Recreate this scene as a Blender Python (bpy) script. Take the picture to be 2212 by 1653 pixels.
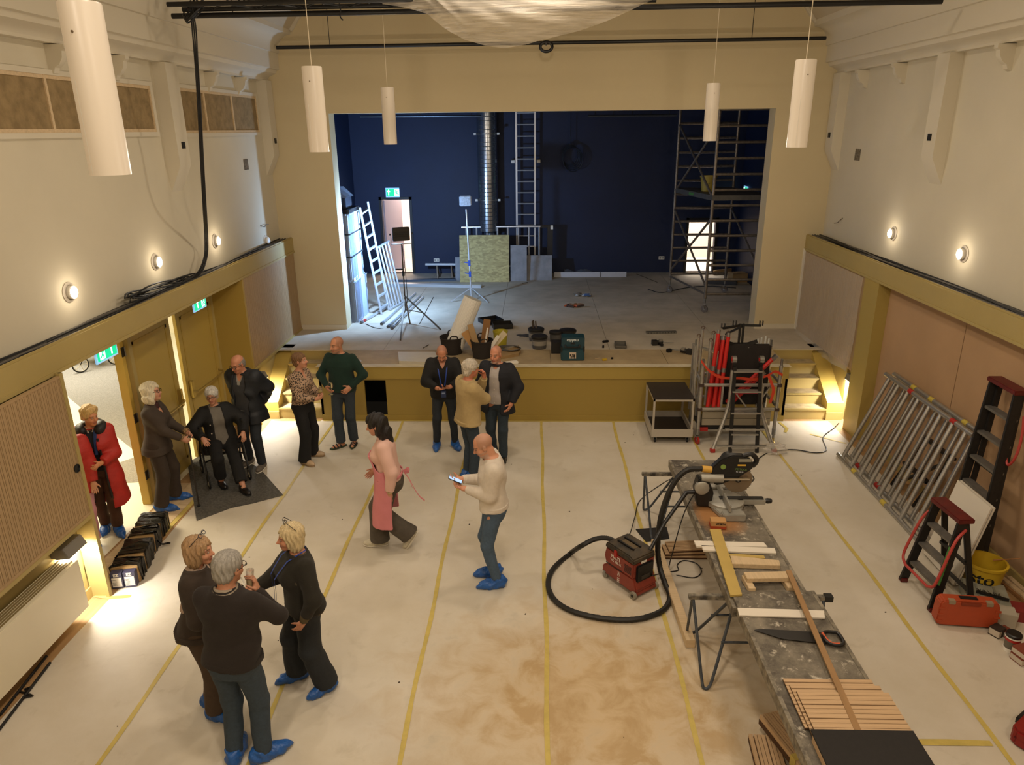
import bpy, bmesh, math, random
import numpy as np
from mathutils import Vector, Matrix, Quaternion
random.seed(7)
for o in list(bpy.data.objects): bpy.data.objects.remove(o)
scene = bpy.context.scene
COL = scene.collection
pi = math.pi

# ------------------------------------------------------------------ camera (solved from the hall's straight lines)
F_PX, PITCH, YAW, ROLL, CAM_H = 1569.7, 0.33595, 0.034496, -0.010992, 4.65
_cp, _sp, _cy, _sy = math.cos(PITCH), math.sin(PITCH), math.cos(YAW), math.sin(YAW)
_fw = Vector((-_sy*_cp, _cy*_cp, -_sp)); _r0 = Vector((_cy, _sy, 0)); _u0 = _r0.cross(_fw)
_rt = _r0*math.cos(ROLL)+_u0*math.sin(ROLL); _up = -_r0*math.sin(ROLL)+_u0*math.cos(ROLL)
CAM = Vector((0, 0, CAM_H))
cd = bpy.data.cameras.new('camera'); cam = bpy.data.objects.new('camera', cd); COL.objects.link(cam)
cd.sensor_width = 36; cd.lens = F_PX/2212*36; cd.clip_start = .05; cd.clip_end = 200
cam.matrix_world = Matrix(((_rt.x, _up.x, -_fw.x, 0), (_rt.y, _up.y, -_fw.y, 0), (_rt.z, _up.z, -_fw.z, CAM_H), (0, 0, 0, 1)))
scene.camera = cam
def _ray(px, py): return _fw+_rt*((px-1106)/F_PX)+_up*((826.5-py)/F_PX)
def FZ(px, py, z=0.):
    d = _ray(px, py); return CAM+d*((z-CAM_H)/d.z)
def FX(px, py, x):
    d = _ray(px, py); return CAM+d*(x/d.x)
def FY(px, py, y):
    d = _ray(px, py); return CAM+d*(y/d.y)

# ------------------------------------------------------------------ world, exposure
w = bpy.data.worlds.new('night'); scene.world = w; w.use_nodes = True
w.node_tree.nodes['Background'].inputs[0].default_value = (.30, .24, .17, 1)
w.node_tree.nodes['Background'].inputs[1].default_value = .02
vs = scene.view_settings
vs.view_transform = 'Standard'; vs.look = 'None'; vs.exposure = 0.0; vs.gamma = 1; vs.use_curve_mapping = False

WARM = (1, .84, .66); COOL = (.36, .60, 1.0); YEL = (1, .95, .88)
def light(name, kind, loc, power, col, size=.1, aim=None, size_y=None, spot=None, blend=.5):
    l = bpy.data.lights.new(name, kind); l.energy = power; l.color = col
    if kind == 'AREA':
        l.size = size
        if size_y: l.shape = 'RECTANGLE'; l.size_y = size_y
    elif kind in ('POINT', 'SPOT'): l.shadow_soft_size = size
    if spot: l.spot_size = math.radians(spot); l.spot_blend = blend
    o = bpy.data.objects.new(name, l); COL.objects.link(o); o.location = loc
    if aim is not None: o.rotation_euler = (Vector(aim)-Vector(loc)).to_track_quat('-Z', 'Y').to_euler()
    return o
# unseen fill lights added under the ceiling, over the balcony side and ridge
for i, (x, y, e) in enumerate([(-2.2, -.8, 130), (2.6, -.8, 130), (.2, 3.0, 110), (.2, 8.0, 90)]):
    light('ceiling_fill', 'AREA', (x, y, 7.6), e, WARM, .6, (x, y+.01, 0))
# daylight-white work flood standing on the stage, facing away from the hall
FLOOD = Vector((-2.62, 14.22, 2.83))
light('work_flood', 'POINT', FLOOD+Vector((-.05, .115, -.09)), 190, COOL, .04)
light('work_flood', 'AREA', FLOOD+Vector((-.05, .12, -.09)), 170, COOL, .30, FLOOD+Vector((-1.6, 1.7, -.7)), .2)

# ------------------------------------------------------------------ materials
def lin(c):
    if isinstance(c, str):
        c = c.lstrip('#'); c = [int(c[i:i+2], 16)/255 for i in (0, 2, 4)]
    return tuple((x/12.92 if x <= .04045 else ((x+.055)/1.055)**2.4) for x in c)
MATS = {}
def M(name, col='#808080', rough=.6, metal=0., n=None, bump=None, emit=None, alpha=None, trans=None, spec=None, sheen=None, col2=None, sss=None, stretch=None, attr=None):
    """n=(scale, amount) colour noise toward col2 or darker; bump=(scale, strength)"""
    if name in MATS: return MATS[name]
    m = bpy.data.materials.new(name); m.use_nodes = True; MATS[name] = m
    nt = m.node_tree; N = nt.nodes; L = nt.links; b = N['Principled BSDF']
    c = lin(col); b.inputs['Base Color'].default_value = (*c, 1)
    b.inputs['Roughness'].default_value = rough; b.inputs['Metallic'].default_value = metal
    if spec is not None: b.inputs['Specular IOR Level'].default_value = spec
    if sheen: b.inputs['Sheen Weight'].default_value = sheen
    if sss: b.inputs['Subsurface Weight'].default_value = sss; b.inputs['Subsurface Radius'].default_value = (.012, .005, .003)
    if alpha is not None: b.inputs['Alpha'].default_value = alpha
    if trans: b.inputs['Transmission Weight'].default_value = trans; b.inputs['IOR'].default_value = 1.45
    if emit: b.inputs['Emission Color'].default_value = (*lin(emit[0]), 1); b.inputs['Emission Strength'].default_value = emit[1]
    tc = None
    def coords():
        nonlocal tc
        if tc is None:
            t = N.new('ShaderNodeTexCoord'); mp = N.new('ShaderNodeMapping'); L.new(t.outputs['Object'], mp.inputs[0])
            if stretch: mp.inputs['Scale'].default_value = stretch
            tc = mp
        return tc.outputs[0]
    if attr:
        a = N.new('ShaderNodeVertexColor'); a.layer_name = attr; L.new(a.outputs[0], b.inputs['Base Color'])
    if n:
        t = N.new('ShaderNodeTexNoise'); t.inputs['Scale'].default_value = n[0]; t.inputs['Detail'].default_value = 6; t.inputs['Roughness'].default_value = .6
        L.new(coords(), t.inputs['Vector'])
        r = N.new('ShaderNodeValToRGB'); r.color_ramp.elements[0].position = .35; r.color_ramp.elements[1].position = .65
        c2 = lin(col2) if col2 else tuple(x*(1-n[1]) for x in c)
        r.color_ramp.elements[0].color = (*c, 1); r.color_ramp.elements[1].color = (*c2, 1)
        L.new(t.outputs[0], r.inputs[0]); L.new(r.outputs[0], b.inputs['Base Color'])
    if bump:
        t = N.new('ShaderNodeTexNoise'); t.inputs['Scale'].default_value = bump[0]; t.inputs['Detail'].default_value = 4
        L.new(coords(), t.inputs['Vector'])
        bp = N.new('ShaderNodeBump'); bp.inputs['Strength'].default_value = bump[1]; bp.inputs['Distance'].default_value = .01
        L.new(t.outputs[0], bp.inputs['Height']); L.new(bp.outputs[0], b.inputs['Normal'])
    return m
def ramp_mat(name, build):
    if name in MATS: return MATS[name]
    m = bpy.data.materials.new(name); m.use_nodes = True; MATS[name] = m
    build(m.node_tree, m.node_tree.nodes, m.node_tree.links, m.node_tree.nodes['Principled BSDF']); return m

WALL = M('wall_taupe', '#c6bda6', .85, n=(1.2, .05), bump=(60, .05))
TRIMP = M('trim_paint', '#c6bda8', .75)
OCHRE = M('ochre_paint', '#a5925a', .55, n=(2, .06))
OCHRED = M('ochre_dark', '#a78c40', .55)
NAVY = M('navy_wall', '#071a3c', .65, n=(1.5, .15))
BLACK = M('black_paint', '#0b0b0c', .5)
BLACKP = M('black_plastic', '#111112', .4)
RUBBER = M('rubber', '#161616', .8)
CREAM = M('cream_paint', '#e3d9b8', .6)
WHITE = M('white_paint', '#ddd8cc', .5)
ALU = M('aluminium', '#b9b7b2', .38, .85, n=(14, .18))
STEEL = M('steel', '#9a9a98', .35, .9)
PINE = M('pine', '#cbb28c', .6, n=(3, .18), stretch=(1, 14, 14))
PINEX = M('pine_x', '#cbb28c', .6, n=(3, .18), stretch=(14, 1, 14))
OAK = M('oak_slat', '#a88c66', .55, n=(2.5, .16), stretch=(20, 20, .8))
HARDB = M('hardboard', '#a98864', .8, n=(1.5, .1))
CARPET = M('carpet_grey', '#9c978c', .95, n=(60, .35), bump=(150, .5))
CARPD = M('carpet_rug', '#5c5952', .95, n=(38, .55), bump=(150, .5))
VINYL = M('vinyl_cream', '#e3dcc0', .45)

# ------------------------------------------------------------------ mesh helpers
def world_off(p):
    off = Vector((0, 0, 0)); f = False
    while p is not None: off += Vector(p.location); f = f or p.get('_w') or p.get('kind') == 'structure'; p = p.parent
    return off if f else None
class MB:
    def __init__(s): s.v = []; s.f = []
    def add(s, vs, fs):
        k = len(s.v); s.v += [tuple(v) for v in vs]; s.f += [tuple(i+k for i in f) for f in fs]; return s
    def box(s, c, size, rz=0, R=None):
        hx, hy, hz = size[0]/2, size[1]/2, size[2]/2
        R = R or (Matrix.Rotation(rz, 3, 'Z') if rz else None); c = Vector(c); vs = []
        for x, y, z in ((-1,-1,-1),(1,-1,-1),(1,1,-1),(-1,1,-1),(-1,-1,1),(1,-1,1),(1,1,1),(-1,1,1)):
            p = Vector((x*hx, y*hy, z*hz)); vs.append(c+(R@p if R else p))
        return s.add(vs, ((0,3,2,1),(4,5,6,7),(0,1,5,4),(1,2,6,5),(2,3,7,6),(3,0,4,7)))
    def bx(s, x0, x1, y0, y1, z0, z1): return s.box(((x0+x1)/2, (y0+y1)/2, (z0+z1)/2), (abs(x1-x0), abs(y1-y0), abs(z1-z0)))
    def bar(s, a, b, w, h, up=(0, 0, 1)):
        a, b = Vector(a), Vector(b); d = (b-a); L = d.length; d.normalize(); up = Vector(up)
        if abs(d.dot(up)) > .98: up = Vector((0, 1, 0))
        x = d.cross(up).normalized(); z = x.cross(d)
        return s.box((a+b)/2, (w, L, h), R=Matrix((x, d, z)).transposed())
    def cyl(s, a, b, r, r2=None, n=10, caps=True):
        a, b = Vector(a), Vector(b); r2 = r if r2 is None else r2; d = (b-a).normalized()
        u = d.orthogonal().normalized(); w = d.cross(u); vs = []
        for p, rr in ((a, r), (b, r2)):
            for i in range(n):
                t = 2*pi*i/n; vs.append(p+(u*math.cos(t)+w*math.sin(t))*rr)
        fs = [(i, (i+1) % n, n+(i+1) % n, n+i) for i in range(n)]
        if caps: fs += [tuple(reversed(range(n))), tuple(range(n, 2*n))]
        return s.add(vs, fs)
    def tube(s, pts, r, n=6, closed=False):
        pts = [Vector(p) for p in pts]; m = len(pts); rs = r if isinstance(r, (list, tuple)) else [r]*m; vs = []
        pu = None
        for i, p in enumerate(pts):
            d = (pts[(i+1) % m]-pts[i-1]) if closed else (pts[min(i+1, m-1)]-pts[max(i-1, 0)])
            d.normalize()
            u = d.orthogonal() if pu is None else (pu-d*pu.dot(d))
            if u.length < 1e-5: u = d.orthogonal()
            u.normalize(); pu = u; w = d.cross(u)
            for k in range(n):
                t = 2*pi*k/n; vs.append(p+(u*math.cos(t)+w*math.sin(t))*rs[i])
        fs = []
        for i in range(m if closed else m-1):
            j = (i+1) % m
            for k in range(n): fs.append((i*n+k, i*n+(k+1) % n, j*n+(k+1) % n, j*n+k))
        if not closed: fs += [tuple(reversed(range(n))), tuple((m-1)*n+k for k in range(n))]
        return s.add(vs, fs)
    def lathe(s, prof, c=(0, 0, 0), n=20, R=None, sx=1, sy=1):
        c = Vector(c); vs = []; m = len(prof)
        for r, z in prof:
            for i in range(n):
                t = 2*pi*i/n; p = Vector((r*math.cos(t)*sx, r*math.sin(t)*sy, z)); vs.append(c+(R@p if R else p))
        fs = [(i*n+k, i*n+(k+1) % n, (i+1)*n+(k+1) % n, (i+1)*n+k) for i in range(m-1) for k in range(n)]
        if prof[0][0] > 1e-6: fs.append(tuple(reversed(range(n))))
        if prof[-1][0] > 1e-6: fs.append(tuple((m-1)*n+k for k in range(n)))
        return s.add(vs, fs)
    def prism(s, poly, h0, h1, ax='z', R=None, c=(0, 0, 0)):
        f = {'z': lambda a, b, h: (a, b, h), 'y': lambda a, b, h: (a, h, b), 'x': lambda a, b, h: (h, a, b)}[ax]
        n = len(poly); c = Vector(c)
        vs = [Vector(f(a, b, h)) for h in (h0, h1) for a, b in poly]; vs = [c+(R@v if R else v) for v in vs]
        fs = [(i, (i+1) % n, n+(i+1) % n, n+i) for i in range(n)]+[tuple(reversed(range(n))), tuple(range(n, 2*n))]
        return s.add(vs, fs)
    def grid(s, fn, nu, nv, thick=0):
        vs = [fn(i/nu, j/nv) for j in range(nv+1) for i in range(nu+1)]
        return s.add(vs, [(j*(nu+1)+i, j*(nu+1)+i+1, (j+1)*(nu+1)+i+1, (j+1)*(nu+1)+i) for j in range(nv) for i in range(nu)])
    def mesh(s, name, mat=None, smooth=True, bevel=0, fixn=True):
        me = bpy.data.meshes.new(name); me.from_pydata(s.v, [], s.f)
        if fixn or bevel:
            bm = bmesh.new(); bm.from_mesh(me)
            if bevel: bmesh.ops.bevel(bm, geom=[e for e in bm.edges if len(e.link_faces) == 2 and e.calc_face_angle(0) > .5], offset=bevel, segments=2, affect='EDGES', clamp_overlap=True)
            if fixn: bmesh.ops.recalc_face_normals(bm, faces=bm.faces)
            bm.to_mesh(me); bm.free()
        if smooth: me.shade_smooth(); me.set_sharp_from_angle(angle=.6)
        if mat: me.materials.append(mat)
        return me
    def build(s, name, mat, parent=None, smooth=True, bevel=0, fixn=True):
        off = world_off(parent)                            # parts given in world coordinates
        if off is not None: s.v = [(v[0]-off.x, v[1]-off.y, v[2]-off.z) for v in s.v]
        o = bpy.data.objects.new(name, s.mesh(name, mat, smooth, bevel, fixn)); COL.objects.link(o)
        if parent is not None: o.parent = parent
        return o
def tag(o, label, cat, group=None):
    o['label'] = label; o['category'] = cat
    if group: o['group'] = group
    return o
def thing(name, label, cat, loc=(0, 0, 0), rz=0, group=None, world=False):
    o = bpy.data.objects.new(name, None); COL.objects.link(o); o.location = loc; o.rotation_euler = (0, 0, rz)
    o.empty_display_size = .1
    if world: o['_w'] = 1
    return tag(o, label, cat, group)
def struct(name, mb, mat, **k):
    o = mb.build(name, mat, **k); o['kind'] = 'structure'; return o
def one(name, mb, mat, label, cat, group=None, origin=None, **k):
    """a thing that is a single mesh; origin = its base point (vertices given in world)"""
    if origin is None:
        xs = np.array(s_v(mb)); origin = ((xs[:, 0].min()+xs[:, 0].max())/2, (xs[:, 1].min()+xs[:, 1].max())/2, xs[:, 2].min())
    mb.v = [(a-origin[0], b-origin[1], c-origin[2]) for a, b, c in mb.v]
    o = mb.build(name, mat, **k); o.location = origin; return tag(o, label, cat, group)
def s_v(mb): return mb.v
def linked(src, parent, loc=(0, 0, 0), rot=None, scale=None):
    o = src.copy(); COL.objects.link(o); o.parent = parent; o.location = loc
    if rot is not None: o.rotation_euler = rot
    if scale is not None: o.scale = scale
    return o
def text(body, size, mat, parent, loc, xdir, ydir, name='lettering', depth=.001, align='CENTER', bold=0, shear=0):
    cu = bpy.data.curves.new(name, 'FONT'); cu.body = body; cu.size = size; cu.align_x = align; cu.align_y = 'CENTER'; cu.extrude = depth; cu.offset = bold; cu.shear = shear; cu.resolution_u = 3
    t = bpy.data.objects.new('tmp', cu); COL.objects.link(t); dg = bpy.context.evaluated_depsgraph_get()
    me = bpy.data.meshes.new_from_object(t.evaluated_get(dg)); bpy.data.objects.remove(t)
    me.materials.clear(); me.materials.append(mat)
    o = bpy.data.objects.new(name, me); COL.objects.link(o)
    x = Vector(xdir).normalized(); y = Vector(ydir); y = (y-x*y.dot(x)).normalized(); z = x.cross(y)
    Mx = Matrix((x, y, z)).transposed().to_4x4(); L = Vector(loc)
    off = world_off(parent)
    if off is not None: L = L-off
    me.transform(Matrix.Translation(L)@Mx)
    if parent is not None: o.parent = parent
    return o
def spline(pts, k=6, closed=False):
    P = [Vector(p) for p in pts]; out = []; n = len(P)
    for i in range(n if closed else n-1):
        p0 = P[i-1] if (closed or i > 0) else P[0]*2-P[1]; p1 = P[i]; p2 = P[(i+1) % n]
        p3 = P[(i+2) % n] if (closed or i+2 < n) else P[-1]*2-P[-2]
        for j in range(k):
            t = j/k; out.append(.5*((2*p1)+(p2-p0)*t+(2*p0-5*p1+4*p2-p3)*t*t+(3*p1-p0-3*p2+p3)*t**3))
    if not closed: out.append(P[-1])
    return out
# ================================================================== THE HALL
XL, XR, YP, ZS, YB = -4.83, 5.29, 13.72, .967, -3.0
BL, BR = -4.59, 4.99                 # faces of the ochre beams
YE = 11.36                           # front of the stage
# --- floor: boards below, taped protective sheets on top
def _floor(nt, N, L, b):
    t = N.new('ShaderNodeTexCoord'); 
    n1 = N.new('ShaderNodeTexNoise'); n1.inputs['Scale'].default_value = .9; n1.inputs['Detail'].default_value = 8; n1.inputs['Roughness'].default_value = .65
    n2 = N.new('ShaderNodeTexNoise'); n2.inputs['Scale'].default_value = 3.2; n2.inputs['Detail'].default_value = 9; n2.inputs['Distortion'].default_value = .5; n2.inputs['Roughness'].default_value = .62
    n3 = N.new('ShaderNodeTexNoise'); n3.inputs['Scale'].default_value = 55; n3.inputs['Detail'].default_value = 2
    for q in (n1, n2, n3): L.new(t.outputs['Object'], q.inputs['Vector'])
    # saw dust trodden in around the bench: a patch with its own outline
    sp = N.new('ShaderNodeVectorMath'); sp.operation = 'SUBTRACT'; sp.inputs[1].default_value = (.55, 5.0, 0); L.new(t.outputs['Object'], sp.inputs[0])
    sc = N.new('ShaderNodeVectorMath'); sc.operation = 'MULTIPLY'; sc.inputs[1].default_value = (.52, .62, 0); L.new(sp.outputs[0], sc.inputs[0])
    ln = N.new('ShaderNodeVectorMath'); ln.operation = 'LENGTH'; L.new(sc.outputs[0], ln.inputs[0])
    ms = N.new('ShaderNodeMath'); ms.operation = 'MULTIPLY_ADD'; L.new(n2.outputs[0], ms.inputs[0]); ms.inputs[1].default_value = -1.1; L.new(ln.outputs['Value'], ms.inputs[2])
    mr = N.new('ShaderNodeMapRange'); mr.inputs[1].default_value = .50; mr.inputs[2].default_value = -.25; mr.inputs[3].default_value = 0; mr.inputs[4].default_value = 1; L.new(ms.outputs[0], mr.inputs[0])
    r = N.new('ShaderNodeValToRGB'); e = r.color_ramp.elements
    e[0].position = .3; e[0].color = (*lin('#cfc7b8'), 1); e[1].position = .72; e[1].color = (*lin('#bdb29d'), 1); L.new(n1.outputs[0], r.inputs[0])
    r2 = N.new('ShaderNodeValToRGB'); e = r2.color_ramp.elements
    e[0].position = .34; e[0].color = (*lin('#c9b390'), 1); e[1].position = .60; e[1].color = (*lin('#b0956b'), 1); L.new(n2.outputs[0], r2.inputs[0])
    mx = N.new('ShaderNodeMix'); mx.data_type = 'RGBA'; L.new(mr.outputs[0], mx.inputs[0]); L.new(r.outputs[0], mx.inputs[6]); L.new(r2.outputs[0], mx.inputs[7])
    # faint scuffs
    r3 = N.new('ShaderNodeValToRGB'); e = r3.color_ramp.elements; e[0].position = .28; e[0].color = (.82, .8, .76, 1); e[1].position = .42; e[1].color = (1, 1, 1, 1); L.new(n2.outputs[0], r3.inputs[0])
    m2 = N.new('ShaderNodeMix'); m2.data_type = 'RGBA'; m2.blend_type = 'MULTIPLY'; m2.inputs[0].default_value = .8; L.new(mx.outputs[2], m2.inputs[6]); L.new(r3.outputs[0], m2.inputs[7])
    L.new(m2.outputs[2], b.inputs['Base Color']); b.inputs['Roughness'].default_value = .62
    bp = N.new('ShaderNodeBump'); bp.inputs['Strength'].default_value = .25; bp.inputs['Distance'].default_value = .012; L.new(n2.outputs[0], bp.inputs['Height']); L.new(bp.outputs[0], b.inputs['Normal'])
SHEET = ramp_mat('protective_sheet', _floor)
WOODF = M('wood_floor', '#a9855a', .5, n=(2, .25), stretch=(14, 1, 14))
TAPE = M('yellow_tape', '#c6b05c', .55, n=(9, .18))
floor = struct('floor', MB().bx(-5.02, XR, YB, YE+.1, -.1, 0), WOODF)
XT = [-4.50, -3.41, -2.24, -1.06, .10, 1.295, 2.49, 3.66, 4.86]
for i in range(8):
    x0, x1 = XT[i]-(.0 if i == 0 else .02), XT[i+1]; ph = i*1.7
    def fn(u, v, x0=x0, x1=x1, ph=ph):
        y = YB+v*(YE-YB); e = .012*math.sin(y*1.9+ph)+.006*math.sin(y*5.3+ph)
        z = .0012+.0004*(i % 2)+.0016*max(0, math.sin(y*2.3+ph)*math.sin(u*7+ph+y))
        return (x0+u*(x1-x0)+(e*(u < .05 if i == 0 else 0)), y, z)
    m = MB().grid(fn, 10, 60)
    m.build('protective_sheet', SHEET, floor)
def tape(pts, wd, name='tape_strip'):
    """thin tape laid along floor points"""
    m = MB(); vs = []
    n = len(pts)
    for i, p in enumerate(pts):
        a = Vector(pts[max(i-1, 0)]); b = Vector(pts[min(i+1, n-1)]); d = (b-a).normalized(); s = Vector((-d.y, d.x, 0))*wd/2*(1+.12*math.sin(i*2.1))
        vs += [Vector(p)+s, Vector(p)-s]
    m.add(vs, [(2*i, 2*i+1, 2*i+3, 2*i+2) for i in range(n-1)]); return m.build(name, TAPE, floor)
for i, x in enumerate(XT[1:-1]):
    y0, y1 = (2.5, YE-.03) if i != 5 else (2.5, YE-.2)
    tape([(x+.008*math.sin(y*3+i), y, .0055) for y in np.linspace(y0, y1, 40)], .042)
tape([FZ(1960, 1603, .0058), FZ(2050, 1604, .0058), FZ(2142, 1606, .0058)], .06)
tape([(-4.45, YE-.02, .0056), (-3.65, YE-.02, .0056)], .05)
tape([FZ(205, 1287, .006), FZ(240, 1291, .006), FZ(282, 1288, .006)], .05)
tape([FZ(1683, 912, .006), FZ(1700, 926, .006), FZ(1696, 934, .006)], .05)
tape([FZ(1750, 938, .006), FZ(1828, 958, .006)], .035)
tape([(-3.6, YE-.035, .0056), (2.3, YE-.035, .0056)], .03)
# fallen crumbs and paint drips on the sheets
DARK = M('crumb', '#3c2f22', .9)
m = MB()
for k in range(34):
    x, y = random.uniform(-4, 4.6), random.uniform(4.2, 10.8); s = random.uniform(.003, .010); m.box((x, y, .006), (s*2, s, .006), random.random()*6)
c = m.build('crumbs', DARK, floor); c['kind'] = 'stuff'

# --- walls, upper part
struct('wall_left', MB().bx(XL-.2, XL, YB, YP+.4, 2.5, 6.2), WALL)
struct('wall_right', MB().bx(XR, XR+.2, YB, YP+.4, 2.4, 6.2), WALL)
OX0, OX1, OZ = -3.70, 4.20, 4.94
m = MB().bx(XL-.2, OX0, YP, YP+.36, 0, 8.6).bx(OX1, XR+.2, YP, YP+.36, 0, 8.6).bx(OX0, OX1, YP, YP+.36, OZ, 8.6)
struct('wall_front', m, M('wall_front_paint', '#c4b592', .85, n=(1.0, .04), bump=(60, .05)))
struct('wall_back', MB().bx(-5.3, XR+.2, YB-.2, YB, 0, 8.6), WALL)
# ceiling: steep slopes and a flat ridge
CEILP = M('ceiling_paint', '#b3a78f', .85)
for nm, xs in (('ceiling_left', -1), ('ceiling_right', 1)):
    x0, x1 = (-4.24, -2.6) if xs < 0 else (4.72, 3.1)
    struct(nm, MB().add([(x0, YB, 6.30), (x0, YP+.1, 6.30), (x1, YP+.1, 8.4), (x1, YB, 8.4)], [(0, 1, 2, 3)]), CEILP, fixn=False)
struct('ceiling', MB().bx(-2.7, 3.2, YB, YP+.1, 8.38, 8.5), CEILP)
# cornices
def cornice(xw, s, nm):
    pr = [(0, 5.49), (.11, 5.49), (.11, 5.52), (.14, 5.56), (.20, 5.585), (.26, 5.61), (.285, 5.66), (.33, 5.67), (.33, 5.93), (.36, 5.935), (.36, 5.98), (.37, 6.06), (.42, 6.16), (.50, 6.215), (.59, 6.23), (.59, 6.33), (0, 6.40)]
    return struct(nm, MB().prism([(xw+s*a, z) for a, z in pr], YB, YP, 'y'), TRIMP)
cornice(XL, 1, 'trim_1'); cornice(XR, -1, 'trim_2')
# rim along the gable where wall and ceiling meet
for s, xs in ((1, (-4.24, -2.6)), (-1, (4.72, 3.1))):
    struct('trim_%d' % (3 if s > 0 else 4), MB().bar((xs[0]+s*.0, YP-.03, 6.30), (xs[1], YP-.03, 8.38), .06, .09), TRIMP)

# pilasters hanging from the cornice, corbels between them
def pilaster(y0, y1, xw, s, nm):
    d = .17
    prof = [(0, 5.489), (d, 5.489), (d, 4.24), (0, 3.90)]
    o = struct(nm, MB().prism([(xw+s*a, z) for a, z in prof], y0, y1, 'y'), TRIMP)
    sb = MB().box((xw+s*(d+.006), (y0+y1)/2, 4.49), (.02, .075, .085)); sb.build('mounting_box', BLACKP, o)
    return o
pilaster(9.80, 10.12, XL, 1, 'trim_5'); pilaster(13.42, 13.70, XL, 1, 'trim_6')
pilaster(9.98, 10.28, XR, -1, 'trim_7'); pilaster(13.40, 13.70, XR, -1, 'trim_8')
cp = [(0, 5.48), (.20, 5.48), (.20, 5.44), (.17, 5.42), (.16, 5.36), (.12, 5.30), (.07, 5.27), (.05, 5.22), (0, 5.20)]
k = 9
for xw, s, ys in ((XL, 1, (6.5, 7.72, 8.85, 11.36, 12.50)), (XR, -1, (12.72, 11.46, 8.98, 7.8))):
    for y in ys:
        struct('trim_%d' % k, MB().prism([(xw+s*a, z) for a, z in cp], y-.04, y+.04, 'y'), TRIMP); k += 1

# high windows on the left, boarded with mineral wool
WOOL = M('mineral_wool', '#927c56', .95, n=(9, .45), bump=(30, .9), col2='#7a6645')
def window(nm, y0, y1, z0, z1, mull):
    fr = MB()
    for a in ((y0-.06, y1+.06, z1, z1+.05), (y0-.06, y1+.06, z0-.05, z0), (y0-.06, y0, z0, z1), (y1, y1+.06, z0, z1)): fr.bx(XL-.01, XL+.035, *a)
    o = struct(nm, fr, TRIMP)
    edges = [y0]+list(mull)+[y1]
    for a, b in zip(edges[:-1], edges[1:]): MB().bx(XL+.003, XL+.012, a+.012, b-.012, z0+.02, z1-.02).build('insulation_board', WOOL, o)
    for y in edges: MB().bx(XL+.0, XL+.028, y-.018, y+.018, z0, z1).build('batten', PINE, o)
    for z in (z0+.018, z1-.018): MB().bx(XL+.0, XL+.026, y0, y1, z-.018, z+.018).build('batten', PINE, o)
window('window_1', 6.35, 9.60, 4.66, 5.20, (7.55, 8.58)); window('window_2', 10.34, 13.24, 4.64, 5.22, (11.16, 12.17))

# round wall spots
GLOW = M('spot_glass', '#ffffff', .3, emit=('#fff4e0', 9))
def wall_spot(xw, s, y, z, lab, lit=True):
    t = thing('wall_spot', lab, 'wall light', (xw, y, z), 0, 'round wall spots' if lit else None)
    R = Matrix.Rotation(s*pi/2, 3, 'Y')
    MB().lathe([(.105, 0), (.105, .008), (.08, .02), (.075, .012)], (0, 0, 0), 28, R).build('rim', M('spot_rim', '#b9b0a0', .5), t)
    MB().lathe([(.068, .01), (.072, .05), (.066, .058)], (0, 0, 0), 28, R).build('collar', WHITE, t)
    MB().lathe([(.066, .056), (.05, .068), (0, .072)], (0, 0, 0), 24, R).build('lens', GLOW if lit else WHITE, t)
    if lit: light('spot_bulb', 'POINT', (xw+s*.16, y, z), 3, (1, .85, .66), .05)
for y, lb in ((7.26, 'lit round wall spot above the near slatted panel'), (9.07, 'lit round wall spot above the heaped cable coil'), (10.89, 'lit round wall spot beside the cables dropping to beam')): wall_spot(XL, 1, y, 3.10, lb)
wall_spot(XL, 1, 12.97, 2.80, 'unlit round white fitting low on wall where cables end', False)
for y, lb in ((9.17, 'lit round wall spot above the brown hardboard'), (11.04, 'lit round wall spot above the ochre post')): wall_spot(XR, -1, y, 3.13, lb)
# open junction boxes and loose wires
FOIL = M('foil', '#a39c92', .25, .7, n=(30, .9), bump=(60, 1))
one('junction_box', MB().bx(XL, XL+.012, 12.40, 12.57, 4.05, 4.22), FOIL, 'foil covered junction box on wall beside boarded window', 'junction box')
one('junction_box', MB().bx(XR-.012, XR, 12.58, 12.77, 4.10, 4.28), FOIL, 'foil covered junction box on plain wall between pilasters', 'junction box')
WIRE = M('wire_brown', '#4a3a2a', .6)
one('loose_wire', MB().tube(spline([(XL, 12.80, 3.10), (XL+.05, 12.86, 3.06), (XL+.04, 12.95, 3.09), (XL+.06, 13.05, 3.08)], 4), .006, 5), WIRE, 'short brown wire poking from wall by unlit fitting', 'wire')
one('loose_wire', MB().tube(spline([(XR, 12.93, 3.14), (XR-.05, 12.95, 3.08), (XR-.04, 13.03, 3.05), (XR-.06, 13.12, 3.03)], 4), .006, 5), WIRE, 'short brown wire poking from wall near proscenium corner', 'wire')

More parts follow.
